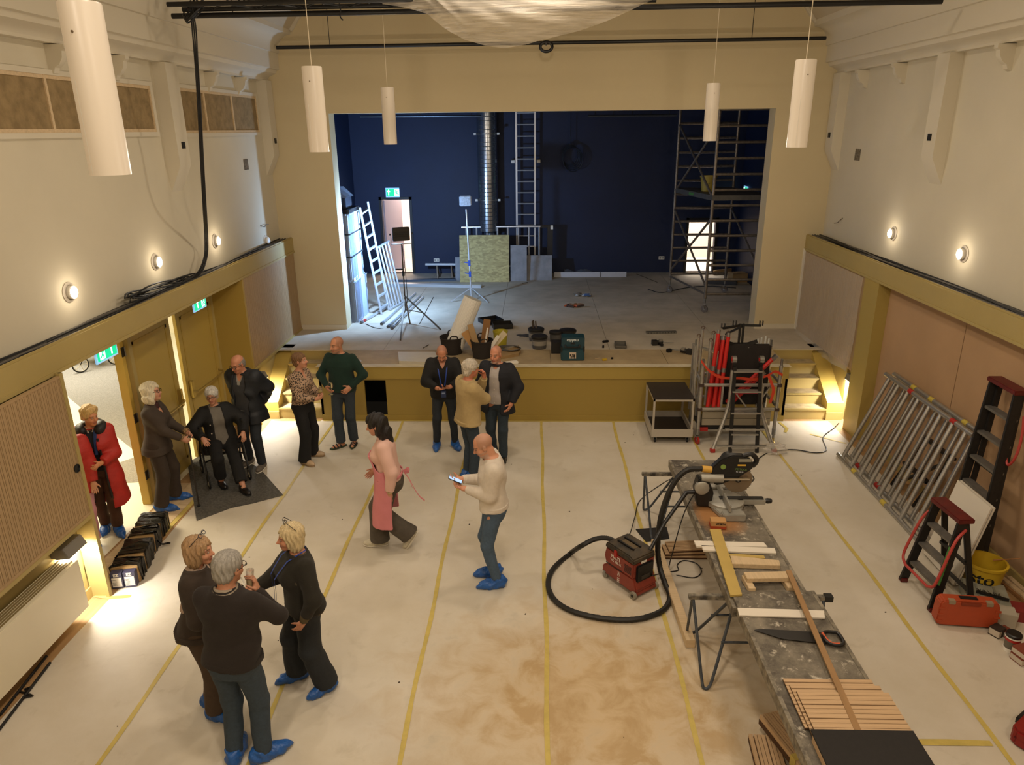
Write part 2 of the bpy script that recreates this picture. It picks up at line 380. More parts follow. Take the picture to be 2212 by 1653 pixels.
# --- ochre beams with an open cable slot on top
def beam(xf, xw, s, nm):
    z0, z1 = 2.50, 2.745
    o = struct(nm, MB().bx(xf, xf-s*.03, YB, YP, z0, z1).bx(xf-s*.03, xw-s*.02, YB, YP, z0, z0+.03).bx(xf-s*.018, xf-s*.03, YB, YP, z1, z1+.02), OCHRE)
    MB().bx(xf+s*.012, xf-s*.02, YB, YP, z0-.025, z0+.01).build('lip', OCHRE, o)
    MB().bx(xf-s*.03, xw, YB, YP, z0+.03, z0+.225).build('slot_shade_fill', BLACK, o)  # black fill stands in for the shade inside the cable slot
    return o
beam(BL, XL, 1, 'trim_20'); beam(BR, XR, -1, 'trim_21')
CABLE = M('cable_black', '#0f0f10', .5)
def cable_run(xf, xw, s, lab):
    t = thing('cable_bundle', lab, 'cables', ((xf+xw)/2, 4, 2.62), world=True)
    rr = random.Random(int(abs(xw)*100))
    for k in range(6):
        x = xf+(xw-xf)*(.25+.6*k/6); ph = rr.random()*6
        MB().tube([(x+s*.02*math.sin(y*1.3+ph), y, 2.742+.02*abs(math.sin(y*.9+ph*2))+.006*math.sin(y*2.7+ph)) for y in np.linspace(3.5, 13.6, 70)], .011, 5).build('cable', CABLE if k % 3 else M('cable_grey', '#55504a', .5), t)
cable_run(BL, XL, 1, 'bundle of black cables in open slot of beam above double doors')
cable_run(BR, XR, -1, 'thin black cables in open slot of beam above hardboard panel')
# tangle of cable lying on the left beam
t = thing('cable_coil', 'tangled coil of black cable heaped on beam above doors', 'cable', (BL-.1, 8.6, 2.75), world=True)
rr = random.Random(3)
for k in range(6):
    y0, y1 = 7.95+rr.random()*.3, 9.2+rr.random()*.7; a = rr.random()*6; h = rr.uniform(.02, .07)
    pts = [((BL-.09)+.05*math.sin(u*2*pi+a), (y0+y1)/2-(y1-y0)/2*math.cos(u*2*pi)+.03*math.sin(5*u*pi+a), 2.83+h*math.sin(u*2*pi+a*.3)+.03*math.sin(u*9+a)) for u in np.linspace(0, 1, 36)[:-1]]
    MB().tube(pts, .010, 5, True).build('loop', CABLE, t)

# --- left wall below the beam
YD0, YD1 = 6.44, 8.42               # wide open doorway
PX = -4.52                          # panel face
XN = -4.72                          # back of the radiator niche
XD = -5.10                          # plane of the doors
struct('wall_left_niche', MB().bx(XN-.2, XN, YB, YD0, 0, 2.5), OCHRE)
m = MB().bx(XN, PX-.0, YD0-.03, YD0, 0, 2.5)
struct('wall_left_return', m, OCHRE)
struct('baseboard_left', MB().bx(XN, XN+.015, YB, YD0-.03, 0, .12), OCHRE)
struct('wall_left_doors', MB().bx(XD-.12, XD, YD0-.03, YD0+.02, 0, 2.5).bx(XD-.12, XD, 11.02, 11.1, 0, 2.5).bx(XD-.12, XD, YD0, 11.1, 2.3, 2.5), OCHRE)
struct('wall_left_reveal', MB().bx(XD-.12, BL, 11.1, 11.16, 0, 2.5), OCHRED)
struct('wall_left_reveal_near', MB().bx(XD-.12, XN, YD0-.05, YD0, 0, 2.5), OCHRE)
struct('wall_left_stairs', MB().bx(-4.9, -4.7, 11.16, YP, 0, 2.5), OCHRE)
# slatted acoustic panel above the radiator
def slat_panel(t, xf, s, y0, y1, z0, z1, indiv):
    MB().bx(xf-s*.03, xf-s*.012, y0, y1, z0, z1).build('backing', M('slat_backing', '#5a3f24', .8), t)
    for a in ((y0, y1, z0-.03, z0), (y0, y1, z1, z1+.02)): MB().bx(xf-s*.03, xf+s*.006, *a).build('edge_strip', OAK, t)
    wd = [.030, .016, .034, .012, .028]; y = y0+.004; k = 0; mm = MB(); src = {}
    while y < y1-.012:
        w_ = wd[k % 5]
        if indiv:
            if w_ not in src:
                src[w_] = MB().box((0, 0, 0), (.014, w_, z1-z0)).mesh('slat', OAK, False)
            o = bpy.data.objects.new('slat', src[w_]); COL.objects.link(o); o.parent = t
            o.location = (xf-s*.006-t.location.x, y+w_/2-t.location.y, (z0+z1)/2-t.location.z)
        else: mm.bx(xf-s*.013, xf+s*.001, y, y+w_, z0, z1)
        y += w_+.0055; k += 1
    if not indiv: mm.build('slats', OAK, t, smooth=False)['kind'] = 'stuff'
t = thing('acoustic_panel', 'near slatted oak wall panel with round black pull beside open doorway', 'wall panel', (PX, 5.2, .95), world=True)
slat_panel(t, PX, 1, 3.9, YD0-.05, 1.03, 2.46, True)
MB().bx(PX-.03, PX+.006, YD0-.05, YD0, .0, 2.5).build('end_post', OCHRE, t)
MB().bx(XN, PX+.01, 3.9, YD0-.03, .96, 1.0).build('bottom_rail', OCHRE, t)
p = FX(165, 1012, PX)
pl = MB().lathe([(.040, 0), (.044, .006), (.044, .012), (.036, .014), (.033, .004), (0, .003)], p, 24, Matrix.Rotation(pi/2, 3, 'Y')).build('ring_pull', BLACKP, t)
MB().tube([p+Vector((.012, .030*math.cos(a), .030*math.sin(a))) for a in np.linspace(-1.2, 1.2, 8)], .002, 5).build('pull_edge', STEEL, pl) if False else None
t = thing('acoustic_panel', 'far slatted oak wall panel beside the stage steps, uncovered', 'wall panel', (BL, 12.4, 1.0), world=True)
slat_panel(t, BL-.01, 1, 11.16, YP-.02, 1.03, 2.46, False)
MB().bx(BL-.05, BL+.012, 11.13, YP, .955, 1.0).build('bottom_rail', OCHRE, t)
MB().bx(BL-.3, BL-.03, 11.13, YP, .955, 1.0).build('shelf', OCHRE, t)
# radiator
t = thing('radiator', 'long white convector radiator under the slatted panel', 'radiator', (XN+.1, 5.0, .15), world=True)
MB().bx(XN+.03, PX+.03, 3.6, 6.03, .16, .70).build('casing', M('radiator_white', '#d8cfb6', .45), t, bevel=.006)
for i in range(5): MB().bx(XN+.055+i*.03, XN+.07+i*.03, 3.6, 6.0, .70, .708).build('grille_bar', M('grille', '#7d6d48', .5), t)
# box lamp that washes the niche
def box_lamp(c, s, lab, power, ln=.30, visible=True):
    t = thing('niche_lamp', lab, 'wall light', c)
    pr = [(0, .10), (s*.14, .10), (s*.19, .0), (s*.06, -.015), (0, 0)]
    MB().prism(pr, -ln/2, ln/2, 'y').build('housing', M('lamp_grey', '#77736a', .5), t, bevel=.004)
    MB().bx(s*.07, s*.175, -ln/2+.01, ln/2-.01, -.012, -.004).build('diffuser', M('lamp_diffuser', '#ffffff', .5, emit=('#ffdf9a', 14)), t)
    light('niche_bulb', 'AREA', Vector(c)+Vector((s*.12, 0, -.03)), power, YEL, .08, Vector(c)+Vector((s*.12, 0, -2)), ln)
box_lamp((XN, 6.12, .74), 1, 'grey box lamp shining down beside the white radiator', 26)
# doorway jamb with three hinges
JX = -5.10
t = thing('door_frame', 'yellow door jamb with three black hinges by open doorway', 'door frame', (JX, YD1, 0), world=True)
MB().bx(JX-.10, JX+.01, YD1-.02, YD1+.05, 0, 2.45).build('jamb', M('jamb_yellow', '#c9ab52', .5), t, bevel=.004)
MB().bx(JX-.02, JX+.07, YD1+.05, YD1+.13, 0, 2.45).build('stop', OCHRE, t, bevel=.004)
for z in (2.10, 1.22, .42):
    h = MB().bx(JX+.008, JX+.018, YD1-.02, YD1+.11, z-.06, z+.06).build('hinge', BLACKP, t)
    MB().cyl((JX+.018, YD1+.045, z-.06), (JX+.018, YD1+.045, z+.06), .009).build('pin', STEEL, h)
# double doors ajar
def door(nm, y0, y1, hy, lab, sgn):
    t = struct(nm, MB().bx(XD-.05, XD, y0, y1, .01, 2.30), M('door_ochre', '#a88f45', .5), bevel=.003)
    pm = MB()
    for a in ((y0+.10, y1-.10, .15, .19), (y0+.10, y1-.10, 2.12, 2.16), (y0+.10, y0+.14, .15, 2.16), (y1-.14, y1-.10, .15, 2.16)): pm.bx(XD-.001, XD+.008, *a)
    pm.build('moulding', OCHRED, t)
    b = MB().tube(spline([(XD, y0+.08, 1.05), (XD+.09, y0+.10, 1.03), (XD+.10, y0+.3, 1.02), (XD+.10, y1-.3, 1.02), (XD+.09, y1-.10, 1.03), (XD, y1-.08, 1.05)], 4), .016, 8).build('push_bar', M('brass', '#b09a5a', .3, .7), t)
    MB().bx(XD, XD+.06, hy-.03, hy+.03, .94, 1.20).build('latch_case', M('brass', '#b09a5a', .3, .7), b, bevel=.006)
door('door_1', YD1+.13, 9.66, 9.58, '', 1); door('door_2', 9.86, 11.02, 9.95, '', -1)
# threshold planks
for i in range(3):
    a, b = FZ(238, 1216, 0), FZ(432, 1058, 0); a.x = b.x = -4.82
    struct('trim_%d' % (30+i), MB().bx(-4.98+i*.13, -4.98+i*.13+.126, YD0, 9.0, 0.001, .008), PINE)
struct('trim_34', MB().bx(-4.59, -4.53, YD0+.1, 8.6, 0.001, .006), TAPE)
# corridor beyond
struct('floor_corridor', MB().bx(-13, -5.02, 4.0, 17, -.1, 0.0), VINYL)
car = struct('floor_carpet', MB().prism([(p.x, p.y) for p in (FZ(152, 862), FZ(322, 1000), FZ(290, 800), FZ(225, 700), FZ(100, 800))], .0, .006), CARPET)
struct('floor_carpet_mat', MB().prism([(p.x, p.y) for p in (FZ(270, 900), FZ(330, 972), FZ(340, 1040), FZ(262, 1044), FZ(250, 1003), FZ(300, 985))][2:], .0, .005), CARPET)
struct('wall_corridor', MB().bx(-13.2, -13, 4.0, 17, 0, 2.8).bx(-13, -5.1, 17, 17.2, 0, 2.8).bx(-13, -5.1, 3.8, 4, 0, 2.8), CREAM)
struct('ceiling_corridor', MB().bx(-13, -5.0, 4.0, 17, 2.8, 2.9), WHITE)
light('corridor_lamp', 'AREA', (-7.2, 9.0, 2.75), 200, (1, .86, .60), 1.2, (-7.2, 9.0, 0))
light('corridor_lamp', 'AREA', (-9.5, 13.5, 2.75), 200, (1, .95, .84), 1.2, (-9.5, 13.5, 0))
# grey rug at the doors
one('floor_rug', MB().prism([tuple(FZ(*q).xy) for q in ((425, 1126), (500, 1098), (548, 1088), (612, 1071), (560, 1012), (470, 968), (405, 1000))], .004, .010), CARPD, 'grey carpet offcut laid on floor under the rollator', 'rug')

# --- right wall below the beam
struct('wall_right_post', MB().bx(BR+.0, BR+.18, 10.60, 11.08, 0, 2.5), M('ochre_post', '#9f8a48', .55))
struct('wall_right_hardboard', MB().bx(5.17, 5.3, YB, 10.60, 0, 2.5), HARDB)
struct('baseboard_right', MB().bx(5.14, 5.17, YB, 10.60, 0, .10), OCHRE)
struct('wall_right_stairs', MB().bx(5.15, 5.3, 11.08, YP, 0, 2.5), OCHRE)
for nm, y in (('trim_40', 8.62), ('trim_41', 6.2)): struct(nm, MB().bx(5.165, 5.172, y-.003, y+.003, .1, 2.5), M('seam', '#7d6144', .8))
t = thing('acoustic_panel', 'slatted oak wall panel hung with clear protective film', 'wall panel', (BR, 12.4, 1.0), world=True)
slat_panel(t, BR+.01, -1, 11.10, YP-.04, 1.0, 2.47, False)
MB().bx(BR+.03, 5.16, 11.08, YP, .955, 1.0).build('shelf', OCHRE, t)
struct('trim_42', MB().bx(BR-.02, BR+.02, YP-.05, YP, .967, 2.5), WHITE)
FILM = M('clear_film', '#e8e2d6', .18, alpha=.26, bump=(14, .5), stretch=(1, 5, 1))
def film(u, v):
    y = 13.66-u*2.56; z = 2.46-v*(1.50+.06*math.sin(u*5)+.06*u); x = BR-.02-.03*abs(math.sin(u*17+v*3))*v-.10*max(0, v-.85)/.15*abs(math.sin(u*6))
    return (x, y, z)
one('protective_film', MB().grid(film, 44, 26), FILM, 'clear plastic film draped over slatted panel by the right-hand steps', 'film')
box_lamp((5.15, 11.25, .74), -.55, 'grey box lamp in recess behind ochre post by steps', 34)
box_lamp((-4.70, 11.34, .74), 1, 'grey box lamp in recess beside steps with leopard-blouse woman', 34)

# --- the stage
STG = M('stage_board', '#b8ad9a', .75, n=(2.2, .22), bump=(8, .12))
stage = struct('floor_stage', MB().bx(XL, XR, YE+1.06, 19.6, .80, ZS-.012).bx(-3.62, 4.12, YE+.02, YE+1.07, .80, ZS-.012), M('stage_under', '#6f6350', .8))
for i in range(5):
    for j in range(4):
        x0 = -4.7+i*2.0; y0 = 12.30+j*1.85+(.0 if i % 2 == 0 else .0)
        MB().bx(x0+.003, min(x0+1.997, XR-.01), y0+.003, y0+1.847, ZS-.012, ZS).build('stage_panel', STG, stage, smooth=False)
for i in range(4):
    x0 = -3.62+i*1.935; MB().bx(x0+.003, x0+1.932, YE+.11, 12.297, ZS-.012, ZS).build('stage_panel', M('stage_board_front', '#a8936f', .7, n=(2.5, .25), bump=(8, .12)), stage, smooth=False)
MB().bx(-3.64, 4.14, YE-.03, YE+.11, ZS-.012, ZS+.002).build('edge_sheet', M('edge_sheet', '#c9bda2', .7, n=(6, .2)), stage)
fas = struct('wall_stage_front', MB().bx(-2.50, 4.12, YE, YE+.04, .09, ZS-.012).bx(-3.62, -2.86, YE, YE+.04, .09, ZS-.012).bx(-3.18, -2.50, YE, YE+.04, .72, ZS-.012).bx(-3.62, -3.58, YE, YE+1.0, 0, ZS-.012).bx(4.08, 4.12, YE, YE+1.0, 0, ZS-.012), M('ochre_stage', '#98803a', .5))
MB().bx(-3.62, 4.12, YE-.018, YE, .75, ZS-.012).build('upper_board', M('ochre_stage2', '#a38b42', .5), fas)
MB().bx(-3.62, 4.12, YE-.012, YE+.03, .0, .10).build('plinth', M('ochre_stage', '#98803a', .5), fas)
struct('wall_stage_void', MB().bx(-3.55, -2.0, YE+.9, YE+.95, 0, .9), BLACK)
# steps on both sides
TREADP = M('tread_sheet', '#b3a17c', .7, n=(7, .35))
def steps(x0, x1, nm, lab, side):
    t = thing(nm, lab, 'steps', ((x0+x1)/2, YE, 0), world=True)
    y = YE+.09
    for k in range(5):
        z1 = .193*(k+1); yk = y+.225*k
        MB().bx(x0, x1, yk, yk+.02, .193*k, z1-.03).build('riser', OCHRE, t)
        tr = MB().bx(x0, x1, yk-.025, yk+.25, z1-.03, z1).build('tread', OCHRE, t, bevel=.004)
        if k < 4: MB().bx(x0+.02, x1-.02, yk+.005, yk+.215, z1+.0005, z1+.003).build('tread_cover', TREADP, tr)
    a, b = (x1, x1+.27) if side > 0 else (x0-.27, x0)
    MB().prism([(y-.02, 0), (y-.02, .30), (y+.08, .36), (y+1.0, ZS), (y+1.2, ZS), (y+1.2, 0)], a, b, 'x').build('stringer', M('ochre_str', '#bda354', .5), t)
    MB().bx(a, b, y-.035, y-.02, 0, .13).build('plinth', OCHRE, t)
steps(-4.38, -3.64, 'stage_steps', 'ochre stage steps behind leopard-blouse woman', -1)
steps(4.13, 4.84, 'stage_steps', 'ochre stage steps behind the scaffold trolley', 1)
struct('trim_43', MB().bx(5.10, 5.16, YE+.1, 12.7, 0, .95), OCHRE); struct('trim_44', MB().bx(-4.72, -4.64, YE+.1, 12.7, 0, .95), OCHRE)
# proscenium skirting, dark stage walls
struct('baseboard_front', MB().bx(BL, OX0, YP-.02, YP, ZS, ZS+.09).bx(OX1, BR, YP-.02, YP, ZS, ZS+.09), TRIMP)
SL, SR, SB = -4.76, 5.30, 19.52
DL0, DL1, DR0, DR1 = -4.06, -3.33, 4.02, 4.72
m = MB().bx(SL-.2, DL0, SB, SB+.15, ZS, 7).bx(DL1, DR0, SB, SB+.15, ZS, 7).bx(DR1, SR+.2, SB, SB+.15, ZS, 7).bx(DL0, DL1, SB, SB+.15, 2.92, 7).bx(DR0, DR1, SB, SB+.15, 2.33, 7)
struct('wall_stage_back', m, NAVY)
struct('wall_stage_left', MB().bx(SL-.15, SL, YP+.36, SB, ZS, 7), NAVY)
struct('wall_stage_right', MB().bx(SR, SR+.15, YP+.36, SB, ZS, 7), NAVY)
struct('ceiling_stage', MB().bx(SL, SR, YP+.36, SB, 6.9, 7), BLACK)
struct('wall_stage_inner', MB().bx(SL, OX0-.001, YP+.36, YP+.38, ZS, 7).bx(OX1+.001, SR, YP+.36, YP+.38, ZS, 7).bx(OX0, OX1, YP+.36, YP+.38, OZ+.001, 7), NAVY)
for nm, a, b, h in (('trim_50', DL0, DL1, 2.92), ('trim_51', DR0, DR1, 2.33)):
    struct(nm, MB().bx(a-.07, a, SB-.02, SB, ZS, h+.07).bx(b, b+.07, SB-.02, SB, ZS, h+.07).bx(a-.07, b+.07, SB-.02, SB, h, h+.07), BLACK)
# lit back rooms seen through the two stage doors
BRM = M('back_room', '#efe4d6', .6)
for nm, x0, x1 in (('wall_back_room', -4.9, -2.9), ('wall_back_room_right', 3.2, 5.6)):
    struct(nm, MB().bx(x0-.1, x0, SB+.15, 22, ZS, 3.6).bx(x1, x1+.1, SB+.15, 22, ZS, 3.6).bx(x0, x1, 21.9, 22, ZS, 3.6).bx(x0, x1, SB+.15, 22, 3.5, 3.6).bx(x0, x1, SB, 22, ZS-.02, ZS), BRM)
light('back_room_lamp', 'AREA', (-3.7, 20.6, 3.4), 75, (1, .86, .78), .7, (-3.7, 20.6, 0))
light('back_room_lamp', 'AREA', (4.4, 20.7, 3.4), 80, (1, .93, .86), .9, (4.4, 20.7, 0))
t = struct('door_3', MB().box((-3.88, 20.06, 1.93), (.05, .80, 1.92), -.42), M('door_mauve', '#a79aa0', .5))
MB().tube([(-3.76, 20.33, 1.95), (-3.70, 20.31, 1.95), (-3.73, 20.20, 1.95)], .011, 6).build('handle', STEEL, t)
# ================================================================== PEOPLE (implicit surfaces, meshed with surface nets)
def V3(*a): return np.array(a, float)
class Ell:
    def __init__(s, c, r, R=None):
        s.c = np.array(c, float); s.r = np.array(r, float); s.R = R; m = s.r.max() if R is not None else s.r; s.lo = s.c-m; s.hi = s.c+m
    def d(s, X, Y, Z):
        x, y, z = X-s.c[0], Y-s.c[1], Z-s.c[2]
        if s.R is not None:
            R = s.R; x, y, z = R[0,0]*x+R[1,0]*y+R[2,0]*z, R[0,1]*x+R[1,1]*y+R[2,1]*z, R[0,2]*x+R[1,2]*y+R[2,2]*z
        r = s.r; k0 = np.sqrt((x/r[0])**2+(y/r[1])**2+(z/r[2])**2); k1 = np.sqrt((x/r[0]**2)**2+(y/r[1]**2)**2+(z/r[2]**2)**2)
        return k0*(k0-1)/np.maximum(k1, 1e-6)
class Cone:
    def __init__(s, a, b, r1, r2=None, ca=False, cb=False):
        s.a = np.array(a, float); s.b = np.array(b, float); s.r1 = r1; s.r2 = r1 if r2 is None else r2; s.ca = ca; s.cb = cb
        m = max(s.r1, s.r2); s.lo = np.minimum(s.a, s.b)-m; s.hi = np.maximum(s.a, s.b)+m
    def d(s, X, Y, Z):
        ab = s.b-s.a; l2 = ab@ab; x, y, z = X-s.a[0], Y-s.a[1], Z-s.a[2]; u = (x*ab[0]+y*ab[1]+z*ab[2])/l2; t = np.clip(u, 0, 1)
        d = np.sqrt((x-t*ab[0])**2+(y-t*ab[1])**2+(z-t*ab[2])**2)-(s.r1+(s.r2-s.r1)*t)
        if s.cb: d = np.maximum(d, (u-1)*math.sqrt(l2))
        if s.ca: d = np.maximum(d, -u*math.sqrt(l2))
        return d
class Loft:
    """stations (z, half width, half depth, y shift) in a frame"""
    def __init__(s, st, R, o, off=0, pw=2.4):
        s.st = np.array(st, float); s.R = np.array(R); s.o = np.array(o, float); s.off = off; s.pw = pw
        q = []
        for z, a, b, cy in s.st:
            for i in (-1, 1):
                for j in (-1, 1): q.append(s.R@np.array((i*(a+off), cy+j*(b+off), z))+s.o)
        q = np.array(q); s.lo = q.min(0); s.hi = q.max(0)
    def d(s, X, Y, Z):
        R = s.R; x, y, z = X-s.o[0], Y-s.o[1], Z-s.o[2]
        x, y, z = R[0,0]*x+R[1,0]*y+R[2,0]*z, R[0,1]*x+R[1,1]*y+R[2,1]*z, R[0,2]*x+R[1,2]*y+R[2,2]*z
        a = np.interp(z, s.st[:,0], s.st[:,1])+s.off; b = np.interp(z, s.st[:,0], s.st[:,2])+s.off; y = y-np.interp(z, s.st[:,0], s.st[:,3])
        k = (np.abs(x/a)**s.pw+np.abs(y/b)**s.pw)**(1/s.pw)
        return np.maximum(np.maximum((k-1)*np.minimum(a, b), z-s.st[-1,0]), s.st[0,0]-z)
class Half:                     # keeps where n.(p-c) < 0
    def __init__(s, c, n): s.c = np.array(c, float); s.n = np.array(n, float)/np.linalg.norm(n)
    def d(s, X, Y, Z): return (X-s.c[0])*s.n[0]+(Y-s.c[1])*s.n[1]+(Z-s.c[2])*s.n[2]
def solve(ops, h, noise=None):
    """ops: list of (op, prim, k); op '+' smooth union, '-' subtract, '&' intersect"""
    adds = [o for o in ops if o[0] == '+']
    lo = np.min([o[1].lo for o in adds], 0)-4*h; hi = np.max([o[1].hi for o in adds], 0)+4*h
    n = np.ceil((hi-lo)/h).astype(int)+1; ax = [(lo[i]+h*np.arange(n[i])).astype(np.float32) for i in range(3)]
    D = np.full(n, 1., np.float32)
    for op, p, k in ops:
        if hasattr(p, 'lo'):
            m = k+3*h; i0 = np.clip(np.floor((p.lo-m-lo)/h).astype(int), 0, n); i1 = np.clip(np.ceil((p.hi+m-lo)/h).astype(int)+1, 0, n)
        else: i0 = np.zeros(3, int); i1 = n
        if (i1 <= i0).any(): continue
        sl = tuple(slice(a, b) for a, b in zip(i0, i1))
        X, Y, Z = ax[0][sl[0]][:,None,None], ax[1][sl[1]][None,:,None], ax[2][sl[2]][None,None,:]
        b = p.d(X, Y, Z).astype(np.float32); a = D[sl]
        if op == '+':
            r = np.minimum(a, b)
            if k > 0: r = r-np.maximum(k-np.abs(a-b), 0)**2/(4*k)
        elif op == '-':
            b = -b; r = np.maximum(a, b)
            if k > 0: r = r+np.maximum(k-np.abs(a-b), 0)**2/(4*k)
        else: r = np.maximum(a, b)
        D[sl] = r
    if noise is not None:
        idx = np.nonzero(np.abs(D) < .03); P = [ax[i][idx[i]] for i in range(3)]
        D[idx] += noise(*P)
    return nets(D, lo, h)
def nets(D, lo, h):
    S = D < 0; c = [(i, j, k) for i in (0, 1) for j in (0, 1) for k in (0, 1)]; n = D.shape
    cnt = sum(S[i:n[0]-1+i, j:n[1]-1+j, k:n[2]-1+k].astype(np.int8) for i, j, k in c)
    act = (cnt > 0) & (cnt < 8); ai = np.argwhere(act); idx = np.full(act.shape, -1, np.int64); idx[act] = np.arange(len(ai))
    acc = np.zeros((len(ai), 3), np.float32); num = np.zeros(len(ai), np.float32)
    for a in c:
        for b in c:
            if sum(abs(a[i]-b[i]) for i in range(3)) != 1 or a > b: continue
            da = D[ai[:,0]+a[0], ai[:,1]+a[1], ai[:,2]+a[2]]; db = D[ai[:,0]+b[0], ai[:,1]+b[1], ai[:,2]+b[2]]
            m = (da < 0) != (db < 0); t = np.where(m, da/np.where(m, da-db, 1), 0)
            for q in range(3): acc[:,q] += np.where(m, a[q]+(b[q]-a[q])*t, 0)
            num += m
    v = lo+(ai+acc/num[:,None])*h
    F = []
    for x in range(3):
        y, z = (x+1) % 3, (x+2) % 3
        s0 = [slice(None)]*3; s1 = [slice(None)]*3; s0[x] = slice(0, -1); s1[x] = slice(1, None)
        e = S[tuple(s0)] != S[tuple(s1)]; q = np.argwhere(e); q = q[(q[:,y] > 0) & (q[:,z] > 0) & (q[:,y] < n[y]-1) & (q[:,z] < n[z]-1)]
        ins = S[tuple(q.T)]
        def at(dy, dz):
            w_ = q.copy(); w_[:,y] += dy; w_[:,z] += dz; return idx[tuple(w_.T)]
        f = np.stack([at(-1, -1), at(0, -1), at(0, 0), at(-1, 0)], 1); f[~ins] = f[~ins][:, ::-1]; F.append(f)
    return v, np.concatenate(F)
def np_mesh(name, v, f, mat, colors=None):
    me = bpy.data.meshes.new(name); me.vertices.add(len(v)); me.vertices.foreach_set('co', np.asarray(v, np.float32).ravel())
    me.loops.add(4*len(f)); me.loops.foreach_set('vertex_index', f.ravel().astype(np.int32))
    me.polygons.add(len(f)); me.polygons.foreach_set('loop_start', np.arange(0, 4*len(f), 4, dtype=np.int32)); me.polygons.foreach_set('loop_total', np.full(len(f), 4, np.int32))
    me.update(calc_edges=True); me.validate(); me.shade_smooth()
    if colors is not None:
        a = me.color_attributes.new('Col', 'FLOAT_COLOR', 'POINT'); a.data.foreach_set('color', np.concatenate([colors, np.ones((len(v), 1))], 1).astype(np.float32).ravel())
    me.materials.append(mat); return me
def rotm(ax, a):
    return np.array(Matrix.Rotation(a, 3, ax))
def ik(a, c, l1, l2, pole):
    d = c-a; L = np.linalg.norm(d); L2 = min(L, (l1+l2)*.999); u = d/L
    x = (l1*l1-l2*l2+L2*L2)/(2*L2); hgt = math.sqrt(max(l1*l1-x*x, 0)); p = np.array(pole, float); p = p-u*(p@u); p /= max(np.linalg.norm(p), 1e-6)
    return a+u*x+p*hgt
def unit(v): v = np.array(v, float); return v/np.linalg.norm(v)
SKIN = M('skin', '#c58f70', .48, attr='Col', sss=.08)
HAIRM = lambda nm, c: M('hair_'+nm, c, .5, bump=(150, .7), n=(60, .35), stretch=(1, 1, .18))
DENIM = lambda nm, c: M('denim_'+nm, c, .85, n=(40, .22), bump=(220, .2))
KNIT = lambda nm, c: M('knit_'+nm, c, .95, n=(30, .08), bump=(260, .35), sheen=.04)
COVER = M('shoe_cover_blue', '#1f5aa6', .35, bump=(45, .7), n=(12, .25))
STM = [(-.11, .120, .095, -.01), (-.02, .168, .118, -.012), (.08, .168, .114, 0), (.18, .152, .108, .006), (.28, .160, .115, .006), (.38, .182, .120, .002), (.45, .178, .104, -.004), (.505, .135, .080, -.01), (.55, .070, .062, -.01)]
STF = [(-.11, .130, .105, -.015), (-.02, .176, .128, -.018), (.07, .165, .116, -.004), (.17, .138, .102, .004), (.27, .146, .108, .01), (.35, .158, .122, .016), (.43, .155, .100, .0), (.485, .118, .072, -.01), (.53, .062, .056, -.01)]
def folds(seed, amp, f=1.):
    r = random.Random(seed); K = [(r.uniform(-1, 1)*22*f, r.uniform(-1, 1)*22*f, r.uniform(-1, 1)*20*f, r.random()*6) for _ in range(5)]
    return lambda x, y, z: amp*sum(np.sin(a*x+b*y+c*z+p+2*np.sin(9*z+p)) for a, b, c, p in K)/2.2
PEOPLE = {}
